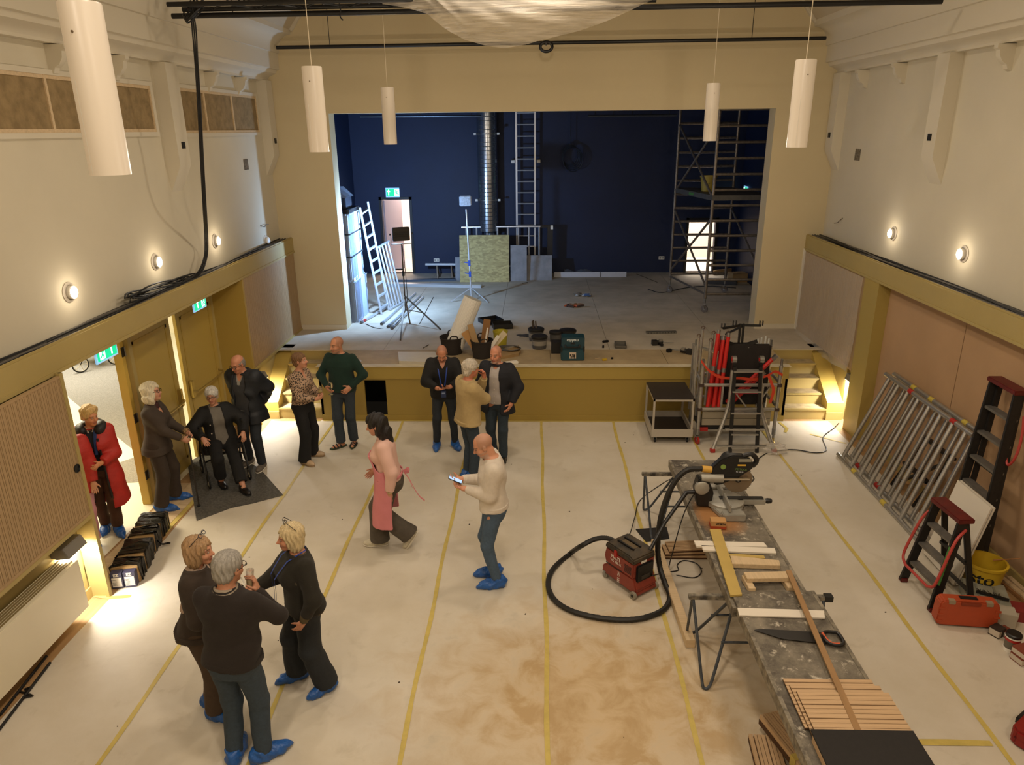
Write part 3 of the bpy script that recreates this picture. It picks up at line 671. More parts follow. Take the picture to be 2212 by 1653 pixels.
def person(key, label, loc, face, h=1.75, sex='m', fat=1., feet=None, hands=None, elbow=None, lean=(0, 0), twist=0, head=(0, 0, 0), skin='#c28d6c', bend=0, sit=None,
           legr=None, trouser=None, shoes=None, tops=(), hair=None, hairc='#888', stub=None, res=.0075, knee=None, glasses=None, lanyard=None, extra=None, hemz=.06, brow='#5a4636', group=None):
    s = h/1.75; phi = math.atan2(-face[0], face[1]); base = np.array((loc[0], loc[1], loc[2] if len(loc) > 2 else 0.))
    t = thing('person', label, 'person', base, phi, group)
    Rz = rotm('Z', phi)
    L = lambda P: Rz.T@(np.array(P, float)-base)       # world -> local
    W = lambda p: Vector(Rz@np.array(p, float)+base)    # local -> world
    # legs
    fr, fl = feet     # each (local xy(z), toe yaw, pitch)
    ank = []
    for (p, yaw, pit) in (fr, fl):
        z = p[2] if len(p) > 2 else 0; ank.append(np.array((p[0], p[1], z))+np.array((0, 0, .085*s)))
    lt, ls_ = .428*s, .423*s
    pc = (ank[0]+ank[1])/2
    hz = min(.935*s, min(a[2]+math.sqrt(max((lt+ls_)**2*.994-((a[0]-pc[0])*.6)**2-((a[1]-pc[1]))**2, .04)) for a in ank))-bend
    P0 = np.array((pc[0], pc[1], hz)) if sit is None else np.array(sit, float)
    Rt = rotm('Z', twist*.4)@rotm('X', -lean[0])@rotm('Y', lean[1]); Rs = rotm('Z', twist*.6)
    st = [(z*s, a*s*(1 if 0 else fat), b*s*fat, cy*s) for z, a, b, cy in (STM if sex == 'm' else STF)]
    T = lambda x, y, z: P0+Rt@np.array((x*s, y*s, z*s))
    hips = [P0+Rt@np.array((q*.092*s, -.005, -.004*s)) for q in (1, -1)]
    sw = .178 if sex == 'm' else .158; sz = .475 if sex == 'm' else .455
    Rsh = Rt@Rs
    sh = [P0+Rt@np.array((0, 0, sz*s))+Rsh@np.array((q*sw*s, -.012*s, 0)) for q in (1, -1)]
    neck0 = T(0, -.012, .50); neck1 = T(0, .012, .60)
    Rh = Rt@rotm('Z', head[0])@rotm('X', -head[1])@rotm('Y', head[2])
    hc = neck1+Rh@np.array((0, .028*s, .085*s)); hs = s*(1.0 if sex == 'm' else .965)
    Hh = lambda x, y, z: hc+Rh@(np.array((x, y, z))*hs)
    knees = [ik(hips[i], ank[i], lt, ls_, (knee[i] if knee else (0.05*(1-2*i), 1, 0))) for i in (0, 1)]
    la, lf = .29*s, .25*s; arms = []
    for i in (0, 1):
        hd = hands[i]; w_ = np.array(hd['w'], float)*s if 'w' in hd else L(hd['W'])
        dv = w_-sh[i]; Ld = np.linalg.norm(dv)
        if Ld > (la+lf)*.995: w_ = sh[i]+dv/Ld*(la+lf)*.995
        e = ik(sh[i], w_, la, lf, (elbow[i] if elbow else ((.6*(1-2*i), -1, -.3))))
        arms.append((sh[i], e, w_, hd))
    k = 1 if sex == 'm' else .88
    # ---- body
    B = [('+', Loft(st, Rt, P0), 0)]
    if sex == 'f':
        for q in (1, -1): B.append(('+', Ell(T(q*.072, .088*fat, .325), (.066*s*fat, .055*s*fat, .062*s*fat), Rt), .03))
    for i in (0, 1):
        B += [('+', Cone(hips[i], knees[i], .082*s*fat, .056*s), .05), ('+', Cone(knees[i], ank[i], .055*s, .038*s), .03)]
        (p, yaw, pit) = (fr, fl)[i]; Rf = rotm('Z', yaw)@rotm('X', pit); f0 = ank[i]
        B += [('+', Cone(f0+Rf@V3(0, -.03*s, -.04*s), f0+Rf@V3(0, .13*s, -.055*s), .032*s, .026*s), .03)]
        a, e, w_, hd = arms[i]
        B += [('+', Cone(a, e, .050*s*k, .039*s*k), .05), ('+', Cone(e, w_, .039*s*k, .026*s*k), .03)]
    B += [('+', Cone(neck0, neck1+Rh@V3(0, 0, .02*s), .058*s*k, .052*s*k), .03)]
    E = lambda c, r: Ell(Hh(*c), np.array(r)*hs, Rh)
    B += [('+', E((0, -.014, .038), (.0745, .096, .084)), .03), ('+', E((0, .022, -.035), (.058, .071, .083)), .03), ('+', E((0, .058, -.097), (.030, .028, .024)), .025),
          ('+', E((0, .074, .022), (.052, .018, .014)), .02), ('+', E((.034, .060, -.035), (.025, .026, .024)), .02), ('+', E((-.034, .060, -.035), (.025, .026, .024)), .02)]
    for q in (1, -1): B.append(('-', E((q*.030, .104, .003), (.019, .018, .012)), .012))
    B += [('+', E((.030, .080, .003), (.013, .013, .012)), .003), ('+', E((-.030, .080, .003), (.013, .013, .012)), .003)]
    B += [('+', Cone(Hh(0, .086, .012), Hh(0, .112, -.032), .008*hs, .0125*hs), .012), ('+', Cone(Hh(-.012, .094, -.037), Hh(.012, .094, -.037), .009*hs), .008)]
    B += [('+', E((0, .088, -.062), (.025, .010, .0055)), .006), ('+', E((0, .086, -.074), (.021, .011, .0065)), .006), ('-', E((0, .102, -.0675), (.024, .010, .0022)), .004)]
    for q in (1, -1): B += [('+', E((q*.076, -.004, -.006), (.009, .020, .032)), .008), ('-', E((q*.086, .0, -.004), (.005, .010, .016)), .004)]
    grips = []
    for i in (0, 1):
        a, e, w_, hd = arms[i]; d = unit(hd.get('d', w_-e)) if 'd' in hd else unit(w_-e); nn = np.array(hd.get('n', (0, 1, 0)), float); nn = unit(nn-d*(nn@d)); sd = np.cross(d, nn)*(1 if i == 0 else -1)
        hsz = s*(1. if sex == 'm' else .9); cu = hd.get('curl', .35); Rp = np.stack([sd, d, nn], 1)
        pcn = w_+d*.048*hsz; B += [('+', Ell(pcn, (.042*hsz, .052*hsz, .0185*hsz), Rp), .02), ('+', Cone(w_, w_+d*.03*hsz, .026*hsz, .025*hsz), .02)]
        for j, (ox, ln) in enumerate(((.031, .070), (.0105, .080), (-.0105, .075), (-.031, .058))):
            p = w_+d*(.088-.004*abs(j-1))*hsz+sd*ox*hsz*1.05; dd = unit(d+sd*ox*(2.6 if cu < .8 else .5)); ang = 0
            for q, fr_ in enumerate((.45, .32, .23)):
                ang = cu*(.55, .95, .75)[q]; cs, sn = math.cos(ang), math.sin(ang); ax_ = np.cross(dd, nn); nl = np.cross(ax_, dd)
                dd = unit(dd*cs+nl*sn); p2 = p+dd*ln*fr_*hsz; B.append(('+', Cone(p, p2, (.0092-.0009*q)*hsz, (.0085-.0009*q)*hsz), .006)); p = p2
        tb = w_+d*.03*hsz+sd*.034*hsz; td = unit(d*.65+sd*(.75 if cu < .8 else .45)+nn*(.35+.5*min(cu, 1))); t1 = tb+td*.042*hsz; td2 = unit(td+d*.35+nn*.3*cu-sd*.3*cu)
        B += [('+', Cone(w_+d*.02*hsz+sd*.018*hsz, tb, .018*hsz, .013*hsz), .012), ('+', Cone(tb, t1, .0115*hsz, .0100*hsz), .008), ('+', Cone(t1, t1+td2*.030*hsz, .0100*hsz, .0082*hsz), .005)]
        grips.append(dict(w=w_, d=d, n=nn, s=sd, c=w_+d*.075*hsz+nn*.03*hsz))
    v, f = solve(B, res)
    # skin colours: lips, eyes, brows, stubble
    q = (v-hc)@Rh/hs; ca = np.tile(np.array(lin(skin)), (len(v), 1)); rgb = lambda c: np.array(lin(c))
    def blend(mask, c, a=1.):
        ca[mask] = ca[mask]*(1-a)+rgb(c)*a
    front = q[:,1] > .05
    blend((np.abs(q[:,0]) < .045) & front & (q[:,2] > -.06) & (q[:,2] < -.02), '#b9705a', .22)
    hd_ = (np.abs(q[:,0]) < .1) & (np.abs(q[:,2]) < .14) & (np.abs(q[:,1]) < .13)
    if stub:
        if stub[0]: blend(hd_ & (q[:,2] > -.01) & (q[:,1] < .045-.25*np.maximum(q[:,2]-.05, 0)) & ((q[:,2] < .085) | (stub[0] != stub[1])), stub[0], .4)
        if stub[1]: blend(hd_ & (q[:,1] > -.005) & (q[:,2] < -.045) & (q[:,2] > -.125) & (np.abs(q[:,2]+.068) > .010), stub[1], .45)
    blend(front & (np.abs(q[:,2]+.068) < .0135) & (np.abs(q[:,0]) < .026) & (q[:,1] > .078), '#8e4a40', .75)
    for sg in (1, -1):
        ex = q[:,0]-sg*.030
        blend(front & (ex**2+(1.25*(q[:,2]-.003))**2 < .0135**2), '#4d3a30', .75)
        blend(front & (np.abs(ex) < .009) & (np.abs(q[:,2]-.003) < .0052), '#d8cfc6', .8); blend(front & (ex**2+(q[:,2]-.003)**2 < .0045**2), '#241a14', 1)
        blend(front & (np.abs(ex-sg*.004) < .019) & (np.abs(q[:,2]-.0245+.12*np.abs(ex)) < .006), brow, .75)
    o = bpy.data.objects.new('body', np_mesh('body', v, f, SKIN, ca)); COL.objects.link(o); o.parent = t
    def part(nm, ops, mat, rs=.011, noise=None, parent=t):
        v, f = solve(ops, rs, noise); ob = bpy.data.objects.new(nm, np_mesh(nm, v, f, mat)); COL.objects.link(ob); ob.parent = parent; return ob
    cx = dict(t=t, s=s, T=T, Rt=Rt, P0=P0, st=st, arms=arms, hips=hips, knees=knees, ank=ank, neck0=neck0, neck1=neck1, Hh=Hh, Rh=Rh, hs=hs, hc=hc, part=part, W=W, L=L, grips=grips, sh=sh, k=k, E=E, fat=fat, sex=sex, Rz=Rz, base=base)
    PEOPLE[key] = cx
    # ---- trousers
    if trouser:
        mat, r0, r1, r2, hem = trouser    # radii at thigh, knee, hem; hem height above floor
        ops = [('+', Loft([(z, a, b, c) for z, a, b, c in st if z < .13*s], Rt, P0, .006), 0)]
        if sit is not None: ops = [('+', Loft([(z, a, b, c) for z, a, b, c in st if z < .13*s], Rt, P0, .012), 0)]
        for i in (0, 1):
            kn, an = knees[i], ank[i]; dz = (an-kn)/np.linalg.norm(an-kn); end = an+dz*(.05*s-hem)
            ops += [('+', Cone(hips[i], kn, r0*s, r1*s), .045), ('+', Cone(kn, end, r1*s, r2*s, cb=True), .025)]
        part('trousers', ops, mat, .010 if res < .007 else .012, folds(len(label), .0042))
    # ---- footwear
    if shoes:
        for i in (0, 1):
            (p, yaw, pit) = (fr, fl)[i]; g = ank[i]-np.array((0, 0, .085*s)); Rf = rotm('Z', yaw)@rotm('X', pit)
            Fp = lambda x, y, z, g=g, Rf=Rf: g+V3(0, 0, .085*s)+Rf@(V3(x, y, z-.085)*s)
            up = Rf@V3(0, 0, 1)
            if shoes[0] == 'cover':
                rr = random.Random(i+len(label)); a1 = rr.random()*6
                ops = [('+', Ell(Fp(0, .055, .045), np.array((.060, .150, .055))*s, Rf), 0), ('+', Cone(Fp(0, .10, .035), Fp(.0, .205, .020), .045*s, .014*s), .03), ('+', Ell(Fp(0, -.045, .06), np.array((.054, .062, .070))*s, Rf), .03), ('+', Cone(Fp(0, -.005, .06), Fp(0, -.01, .125), .056*s, .058*s, cb=True), .02), ('&', Half(Fp(0, 0, .004), -up), 0)]
                part('shoe_cover', ops, COVER, .0085, lambda x, y, z, a1=a1: .0065*np.sin(60*x+34*z+a1+4*np.sin(14*y))*np.sin(42*y+24*z+a1)+.003*np.sin(95*z+48*y+20*x))
            elif shoes[0] == 'sandal':
                so = part('sole', [('+', Ell(Fp(0, .05, .02), np.array((.050, .145, .03))*s, Rf), 0), ('&', Half(Fp(0, 0, .003), -up), 0), ('&', Half(Fp(0, 0, .026), up), 0)], shoes[1], .008)
                for yy in (.02, .07, .12): part('strap', [('+', Cone(Fp(-.048, yy, .03), Fp(0, yy+.01, .085-.25*(yy-.02)), .011*s), 0), ('+', Cone(Fp(.048, yy, .03), Fp(0, yy+.01, .085-.25*(yy-.02)), .011*s), 0)], shoes[2], .008)
            else:
                sh_ = part('shoe', [('+', Ell(Fp(0, .085, .045), np.array((.049, .115, .046))*s, Rf), 0), ('+', Ell(Fp(0, -.035, .055), np.array((.044, .062, .062))*s, Rf), .03), ('+', Cone(Fp(0, -.02, .06), Fp(0, -.025, .12 if shoes[0] == 'boot' else .095), .047*s, .044*s, cb=True), .02), ('&', Half(Fp(0, 0, .018), -up), 0)], shoes[1], .0085)
                part('sole', [('+', Ell(Fp(0, .085, .02), np.array((.053, .12, .03))*s, Rf), 0), ('+', Ell(Fp(0, -.04, .02), np.array((.047, .062, .03))*s, Rf), .04), ('&', Half(Fp(0, 0, .002), -up), 0), ('&', Half(Fp(0, 0, .024), up), 0)], shoes[2], .008, parent=sh_)
                if shoes[0] == 'sneaker':
                    for j in range(3): part('lace', [('+', Cone(Fp(-.024, .045+.025*j, .088-.006*j), Fp(.024, .045+.025*j, .088-.006*j), .006*s), 0)], shoes[3], .007, parent=sh_)
    # ---- tops
    for tp in tops:
        off = tp.get('off', .012); hem = tp.get('hem', -.05); g = tp.get('grow', 0)+.006; ln = tp.get('sleeve', .97); ch = tp.get('chest', 0)
        S2 = [(z, a+ch*s, b+ch*s*.7, c) for z, a, b, c in st]
        z0 = hem*s
        low = [x for x in S2 if x[0] > max(z0, -.03*s)]
        fa, fb, fc = low[0][1], low[0][2], low[0][3]
        S3 = [(z0, max(fa, S2[2][1])+g*s, max(fb, S2[2][2])+g*s, fc)]
        if z0 < -.12*s: S3.append((z0*.35, fa+g*s*.6, fb+g*s*.6, fc))
        if tp.get('boxy'): wmin = tp['boxy']; low = [(z, max(a, wmin*s) if z < .42*s else a, max(b, wmin*s*.68) if z < .40*s else b, c) for z, a, b, c in low]; S3 = [(z, max(a, wmin*s), max(b, wmin*s*.68), c) for z, a, b, c in S3]
        S3 = [x for x in S3 if x[0] < low[0][0]-.005]+low
        if S3[0][0] > z0: S3 = [(z0, *S3[0][1:])]+S3
        ops = [('+', Loft(S3, Rt, P0, off*s), 0)]
        if sex == 'f' and not tp.get('flat'):
            for q in (1, -1): ops.append(('+', Ell(T(q*.068, .086*fat, .325), ((.066*fat+off)*s, (.055*fat+off)*s, (.062*fat+off)*s), Rt), .04))
        for i in (0, 1):
            a, e, w_, hd = arms[i]; ex = tp.get('arm', 0)
            ops += [('+', Cone(a, e, (.053*k+off*.9+ex)*s, (.041*k+off*1.1+ex)*s), .05)]
            if ln > .5: ops += [('+', Cone(e, e+(w_-e)*(ln*2-1), (.041*k+off*1.1+ex)*s, (.028*k+off*.8+ex*.7)*s, cb=True), .03)]
        if tp.get('collar', 0):
            ops += [('+', Cone(neck0-Rt@V3(0, 0, .02), neck0+(neck1-neck0)*tp['collar']+Rt@V3(0, -.004, 0), (.072*k+off*.5)*s, (.062*k+off*.7)*s, cb=True), .025)]
        if tp.get('hood'): ops += [('+', Ell(T(0, -.095, .50), (.125*s, .062*s, .075*s), Rt), .03), ('+', Ell(T(.085, -.02, .53), (.055*s, .085*s, .05*s), Rt), .03), ('+', Ell(T(-.085, -.02, .53), (.055*s, .085*s, .05*s), Rt), .03)]
        nr = tp.get('neck', .058)
        ops += [('-', Cone(T(0, -.008, .44), neck1+Rt@V3(0, 0, .04), nr*s, (nr+.004)*s), .006)]
        if tp.get('vneck'): ops += [('-', Cone(T(0, .14, tp['vneck']), T(0, .05, .56), .004, .06*s), .005)]
        if tp.get('open') is not None:      # front opening: widths at bottom and top
            w0, w1 = tp['open']; zb, zt = hem-.05, .52
            ops += [('-', Loft([(zb*s, w0*s, .15*s, .165*s), (zt*s, max(w1, .01)*s, .15*s, .165*s)], Rt, P0, 0, 5.), .006)]
        ob = part(tp['name'], ops, tp['mat'], tp.get('res', .010 if res < .007 else .012), folds(len(label)*3+len(tp['name']), tp.get('fold', .0045), tp.get('ff', 1)))
        if tp.get('rib'):
            part('rib_hem', [('+', Loft([(z0-.012*s, S3[0][1]-.012*s, S3[0][2]-.012*s, fc), (z0+.05*s, S3[0][1]-.004*s, S3[0][2]-.004*s, fc)], Rt, P0, off*s), 0)], tp['mat'], .010, parent=ob)
            for i in (0, 1):
                a, e, w_, hd = arms[i]; dv = unit(w_-e)
                if ln > .9: part('rib_cuff', [('+', Cone(w_-dv*.035*s, w_+dv*.006*s, (.031*k+off*.45)*s, (.030*k+off*.35)*s, ca=True, cb=True), 0)], tp['mat'], .008, parent=ob)
        if tp.get('buttons'):
            for zz in tp['buttons'][1]:
                fy = np.interp(zz*s, [x[0] for x in S3], [x[2]+x[3] for x in S3])/s
                c_ = T(tp.get('bx', 0), 0, 0); p_ = T(tp.get('bx', 0), fy+off+.002, zz)
                MB().lathe([(.009*s, -.004), (.009*s, .004), (0, .005)], p_, 8, Matrix(Rt.tolist())@Matrix.Rotation(-pi/2, 3, 'X')).build('button', tp['buttons'][0], ob)
        cx['top'] = ob
    # ---- hair
    if hair: HAIR[hair](cx, part, HAIRM(hairc.strip('#'), hairc))
    if glasses: specs(cx, *glasses)
    if lanyard: make_lanyard(cx, **lanyard)
    if extra: extra(cx, part)
    return cx
def strands(cx, amp=.005, f=34):
    hc, Rh = cx['hc'], cx['Rh']
    def fn(x, y, z):
        q0, q1, q2 = [(x-hc[0])*Rh[0,i]+(y-hc[1])*Rh[1,i]+(z-hc[2])*Rh[2,i] for i in range(3)]; th = np.arctan2(q0, -q1)
        return amp*np.sin(th*f*.5+8*q2+2*np.sin(30*q2))+amp*.6*np.sin(th*f+25*q2)
    return fn
def hair_short(cx, part, mat, vol=.012, back=-.07):
    E = cx['E']
    ops = [('+', E((0, -.018, .042), (.0745+vol, .096+vol, .084+vol)), 0), ('+', E((0, -.055, -.03), (.068+vol*.6, .05+vol*.6, .062)), .03), ('-', E((0, .098, -.035), (.072, .085, .088)), .01), ('-', E((.095, .02, -.045), (.035, .035, .055)), .008), ('-', E((-.095, .02, -.045), (.035, .035, .055)), .008)]
    part('hair', ops, mat, .007, strands(cx, .004))
def hair_ring(cx, part, mat):
    E = cx['E']
    ops = [('+', E((0, -.022, .02), (.080, .098, .068)), 0), ('+', E((0, -.055, -.03), (.070, .05, .055)), .03), ('-', E((0, .085, -.01), (.075, .095, .13)), .01), ('-', E((0, .0, .13), (.07, .11, .075)), .01), ('-', E((.095, .02, -.05), (.035, .035, .055)), .005), ('-', E((-.095, .02, -.05), (.035, .035, .055)), .005)]
    part('hair', ops, mat, .007, strands(cx, .003))
def hair_curly(cx, part, mat):
    E = cx['E']; v = .020
    ops = [('+', E((0, -.016, .048), (.0745+v, .094+v, .082+v)), 0), ('+', E((0, -.062, -.025), (.075, .055, .075)), .03), ('-', E((0, .104, -.04), (.072, .085, .090)), .01), ('-', E((.10, .025, -.05), (.035, .035, .05)), .008), ('-', E((-.10, .025, -.05), (.035, .035, .05)), .008)]
    part('hair', ops, mat, .0065, lambda x, y, z: .006*np.sin(85*x+3*np.sin(40*y))*np.sin(80*y+2*np.sin(50*z))*np.sin(75*z)+.003*np.sin(160*x+60*z)*np.sin(150*y))
def hair_bob(cx, part, mat, ln=-.13, v=.018):
    E = cx['E']
    ops = [('+', E((0, -.02, .040), (.0745+v, .096+v, .086+v)), 0), ('+', E((.058, -.028, -.04), (.036, .065, .095)), .035), ('+', E((-.058, -.028, -.04), (.036, .065, .095)), .035), ('+', E((0, -.07, -.05), (.075, .048, .095)), .035), ('-', E((0, .105, -.045), (.062, .088, .105)), .012)]
    part('hair', ops, mat, .007, strands(cx, .0055, 30))
def hair_wavy(cx, part, mat):
    E = cx['E']; v = .024
    ops = [('+', E((0, -.02, .042), (.0745+v, .096+v, .084+v)), 0), ('+', E((.066, -.03, -.06), (.045, .075, .095)), .03), ('+', E((-.066, -.03, -.06), (.045, .075, .095)), .03), ('+', E((0, -.085, -.07), (.085, .055, .10)), .03), ('-', E((0, .11, -.05), (.060, .088, .11)), .012)]
    part('hair', ops, mat, .007, lambda x, y, z: .008*np.sin(48*z+3*np.sin(30*x)+20*y)+.004*np.sin(90*x+70*y+40*z))
def hair_long(cx, part, mat):
    E = cx['E']; v = .024
    ops = [('+', E((0, -.022, .042), (.0745+v, .098+v, .085+v)), 0), ('+', E((.055, -.05, -.08), (.052, .065, .13)), .03), ('+', E((-.055, -.05, -.08), (.052, .065, .13)), .03), ('+', E((0, -.10, -.12), (.085, .06, .15)), .03), ('-', E((0, .115, -.05), (.056, .085, .11)), .012)]
    part('hair', ops, mat, .0075, lambda x, y, z: .008*np.sin(30*z+60*y+2*np.sin(25*x))+.005*np.sin(120*y+60*x))
def hair_updo(cx, part, mat):
    E = cx['E']; v = .02
    ops = [('+', E((0, -.02, .048), (.0745+v, .096+v, .082+v)), 0), ('+', E((0, .035, .105), (.07, .055, .035)), .03), ('+', E((0, -.07, -.02), (.07, .05, .07)), .03), ('-', E((0, .105, -.04), (.070, .085, .095)), .012), ('-', E((.095, .02, -.05), (.035, .035, .05)), .008), ('-', E((-.095, .02, -.05), (.035, .035, .05)), .008)]
    part('hair', ops, mat, .007, lambda x, y, z: .007*np.sin(60*x+40*z+3*np.sin(30*y))+.004*np.sin(80*y+90*z))
HAIR = dict(short=hair_short, ring=hair_ring, curly=hair_curly, bob=hair_bob, wavy=hair_wavy, long=hair_long, updo=hair_updo)
def specs(cx, mat, dy=0., dz=0., tilt=0.):
    Hh, Rh, t = cx['Hh'], cx['Rh'], cx['t']; m = MB(); ct, sn = math.cos(tilt), math.sin(tilt)
    def q(x, y, z):
        y2, z2 = y*ct-z*sn, y*sn+z*ct; return Hh(x, y2+dy, z2+dz)
    for sg in (1, -1): m.tube([q(sg*.032+.024*math.cos(a), .106, .018*math.sin(a)) for a in np.linspace(0, 2*pi, 15)[:-1]], .0028, 5, True)
    m.tube([q(-.009, .107, .005), q(0, .109, .007), q(.009, .107, .005)], .0025, 5)
    for sg in (1, -1): m.tube([q(sg*.056, .103, .006), q(sg*.079, .04, .005), q(sg*.082, -.01, .0)], .0026, 5)
    m.build('glasses', mat, t)
def chest_y(cx, z, off):
    st = cx['st']; s = cx['s']; return (np.interp(z*s, [x[0] for x in st], [x[2]+x[3] for x in st])+off*s)/s
def make_lanyard(cx, off=.03, drop=.12, badge=True, side=0., back=False):
    T = cx['T']; mat = M('lanyard_blue', '#1c3f96', .6); s = cx['s']
    def ribbon(pts, w=.017):
        m = MB(); vs = []
        for p, sd in pts: vs += [p+sd*w*s/2, p-sd*w*s/2]
        n = len(pts); m.add(vs, [(2*i, 2*i+1, 2*i+3, 2*i+2) for i in range(n-1)]); return m
    X = cx['Rt']@V3(1, 0, 0); pts = []
    for sg in (1, -1):
        pts = [(T(sg*.012+side, chest_y(cx, drop, off+.01), drop), X)]
        for u in np.linspace(.1, 1, 9):
            z = drop+(.50-drop)*u; pts.append((T(sg*(.012+.062*u)+side*(1-u), chest_y(cx, z, off+.01)*(1-.35*u**3)+.008, z), X))
        pts += [(T(sg*.082, .0, .545), X*.7+cx['Rt']@V3(0, .7, 0)), (T(sg*.06, -.065, .55), X), (T(0, -.088, .545), cx['Rt']@V3(0, 0, 1))]
        ribbon(pts).build('lanyard', mat, cx['t'])
    if badge:
        m = MB(); c = T(side, chest_y(cx, drop-.06, off)+.016, drop-.065); m.box(c, (.075*s, .006, .105*s), R=Matrix(cx['Rt'].tolist())); b = m.build('badge', M('badge_blue', '#1d3566', .35), cx['t'])
        MB().box(T(side, chest_y(cx, drop-.06, off)+.020, drop-.05), (.05*s, .002, .025*s), R=Matrix(cx['Rt'].tolist())).build('badge_print', M('badge_print', '#8fa3c9', .4), b)
# ------------------------------------------------------------------ the visitors, placed by the pixels their feet stand on
def PP(key, label, face, fR, fL, yaw=(-.2, .2), pit=(0, 0), **k):
    a, b = np.array(FZ(fR[0], fR[1], fR[2] if len(fR) > 2 else 0)), np.array(FZ(fL[0], fL[1], fL[2] if len(fL) > 2 else 0)); c = (a+b)/2; c[2] = 0
    phi = math.atan2(-face[0], face[1]); R = rotm('Z', phi).T
    return person(key, label, c, face, feet=((R@(a-c), yaw[0], pit[0]), (R@(b-c), yaw[1], pit[1])), **k)
SPEC = M('glasses_frame', '#17120f', .35); SPECB = M('glasses_blue', '#1b2333', .35); WBTN = M('button_pale', '#bdb5a4', .4); BRASSB = M('button_brass', '#a58d5a', .3, .7)
JB, JD, JG = DENIM('mid', '#3d5169'), DENIM('dark', '#20262e'), DENIM('grey', '#2d3a47')
BLKT = M('black_cloth', '#0c0c0d', .9, bump=(200, .2))
def H(w, d=None, n=(0, 1, 0), curl=.35):
    r = dict(w=w, n=n, curl=curl)
    if d: r['d'] = d
    return r
# man in white sweatshirt reading his phone
def white_extra(cx, part):
    T = cx['T']
    part('belt', [('+', Loft([(-.03*cx['s'], .178, .125, -.01), (.015*cx['s'], .178, .125, -.005)], cx['Rt'], cx['P0'], .012), 0)], M('belt_black', '#15110e', .5), .010)
PP('white', 'bald man in white sweatshirt and blue jeans reading a phone', (-1, -.10), (1066, 1243), (1074, 1268), (.05, .12), h=1.79, res=.0065, fat=1.04, bend=.012, lean=(.03, 0), head=(.05, .42, 0),
   hands=(H((.060, .31, 1.19), (-.45, .9, .15), (-.2, .1, 1), .75), H((-.085, .27, 1.15), (.5, .9, .10), (.1, .1, 1), .7)), elbow=((.5, -.6, -1), (-.4, -.7, -1)), knee=((0.02, 1, 0), (-.02, 1, 0)),
   trouser=(DENIM('white_man', '#475b71'), .092, .066, .056, .075), shoes=('cover',), stub=('#8d7a6c', '#a59c92'), skin='#c68d6e', extra=white_extra,
   tops=[dict(name='sweatshirt', mat=KNIT('white', '#d5cabb'), off=.022, hem=.00, rib=1, neck=.066, grow=.008, collar=.30, fold=.006)])
# woman with pink apron, walking
def apron_extra(cx, part):
    s, T, Rt, P0, st = cx['s'], cx['T'], cx['Rt'], cx['P0'], cx['st']; AP = M('apron_pink', '#cf7f84', .85, n=(5, .08), bump=(180, .2))
    S = [(z, a, b, c) for z, a, b, c in st if -.03*s < z < .40*s]
    sk = [(-.50*s, .235*s, .20*s, .03*s), (-.25*s, .215*s, .17*s, .015*s), (-.03*s, .185*s, .140*s, -.01*s)]
    ap = part('apron', [('+', Loft(sk+[x for x in S if x[0] > .0], Rt, P0, .054), 0), ('-', Loft([(a-.001 if i else a-.1, b, c, d) for i, (a, b, c, d) in enumerate(sk+[x for x in S if x[0] > .0])]+[(.5*s, .15*s, .1*s, 0)], Rt, P0, .034), 0), ('&', Half(T(0, -.035, 0), Rt@V3(0, -1, -.10)), 0), ('-', Ell(T(.20, .10, .36), (.11*s, .2*s, .20*s), Rt), 0), ('-', Ell(T(-.20, .10, .36), (.11*s, .2*s, .20*s), Rt), 0)], AP, .008, folds(5, .003))
    part('waist_tie', [('+', Loft([(.055*s, .166*s, .116*s, -.003*s), (.09*s, .160*s, .114*s, -.003*s)], Rt, P0, .040), 0), ('-', Loft([(.0*s, .166*s, .116*s, -.003*s), (.15*s, .160*s, .114*s, -.003*s)], Rt, P0, .026), 0)], AP, .008, parent=ap)
    rb = MB()
    for q, pts in ((1, [(0, -.165, .075), (-.02, -.21, .10), (-.03, -.235, .08), (-.01, -.20, .06), (0, -.165, .07)]), (1, [(0, -.165, .075), (.03, -.21, .095), (.05, -.23, .07), (.02, -.20, .055), (0, -.165, .07)]), (1, [(0, -.168, .07), (-.02, -.22, -.02), (-.03, -.26, -.14), (-.05, -.31, -.24), (-.05, -.36, -.30)]), (1, [(0, -.168, .07), (.02, -.21, -.04), (.02, -.23, -.15)])):
        P = spline([T(*p) for p in pts], 4); X = Vector(Rt@V3(0, 0, 1)); vs = []
        for i, p in enumerate(P): vs += [p+X*.012+Vector((.004, 0, 0)), p-X*.012]
        rb.add(vs, [(2*i, 2*i+1, 2*i+3, 2*i+2) for i in range(len(P)-1)])
    rb.build('bow', AP, ap)
    a, e, w_, hd = cx['arms'][1]; d = unit(w_-e)
    R = Matrix(np.stack([np.cross(d, unit(np.cross(d, V3(0, 0, 1)+.01))), unit(np.cross(d, V3(0, 0, 1)+.01)), d], 1).tolist())
    wt = MB().lathe([(.030, -.012), (.036, -.006), (.036, .006), (.030, .012)], w_-d*.012, 16, R).build('watch', M('watch_gold', '#c7b98a', .25, .8), cx['t'])
    part('collar', [('+', Cone(cx['neck0']-Rt@V3(0, 0, .0), cx['neck0']+(cx['neck1']-cx['neck0'])*.55, .083*s, .072*s, cb=True), 0), ('-', Cone(cx['neck0']-Rt@V3(0, 0, .05), cx['neck1'], .060*s, .060*s), 0), ('-', Ell(T(0, .10, .53), (.035*s, .07*s, .07*s), Rt), 0)], M('blouse_pink', '#d8b0a2', .85, bump=(150, .15)), .008, parent=cx['top'])
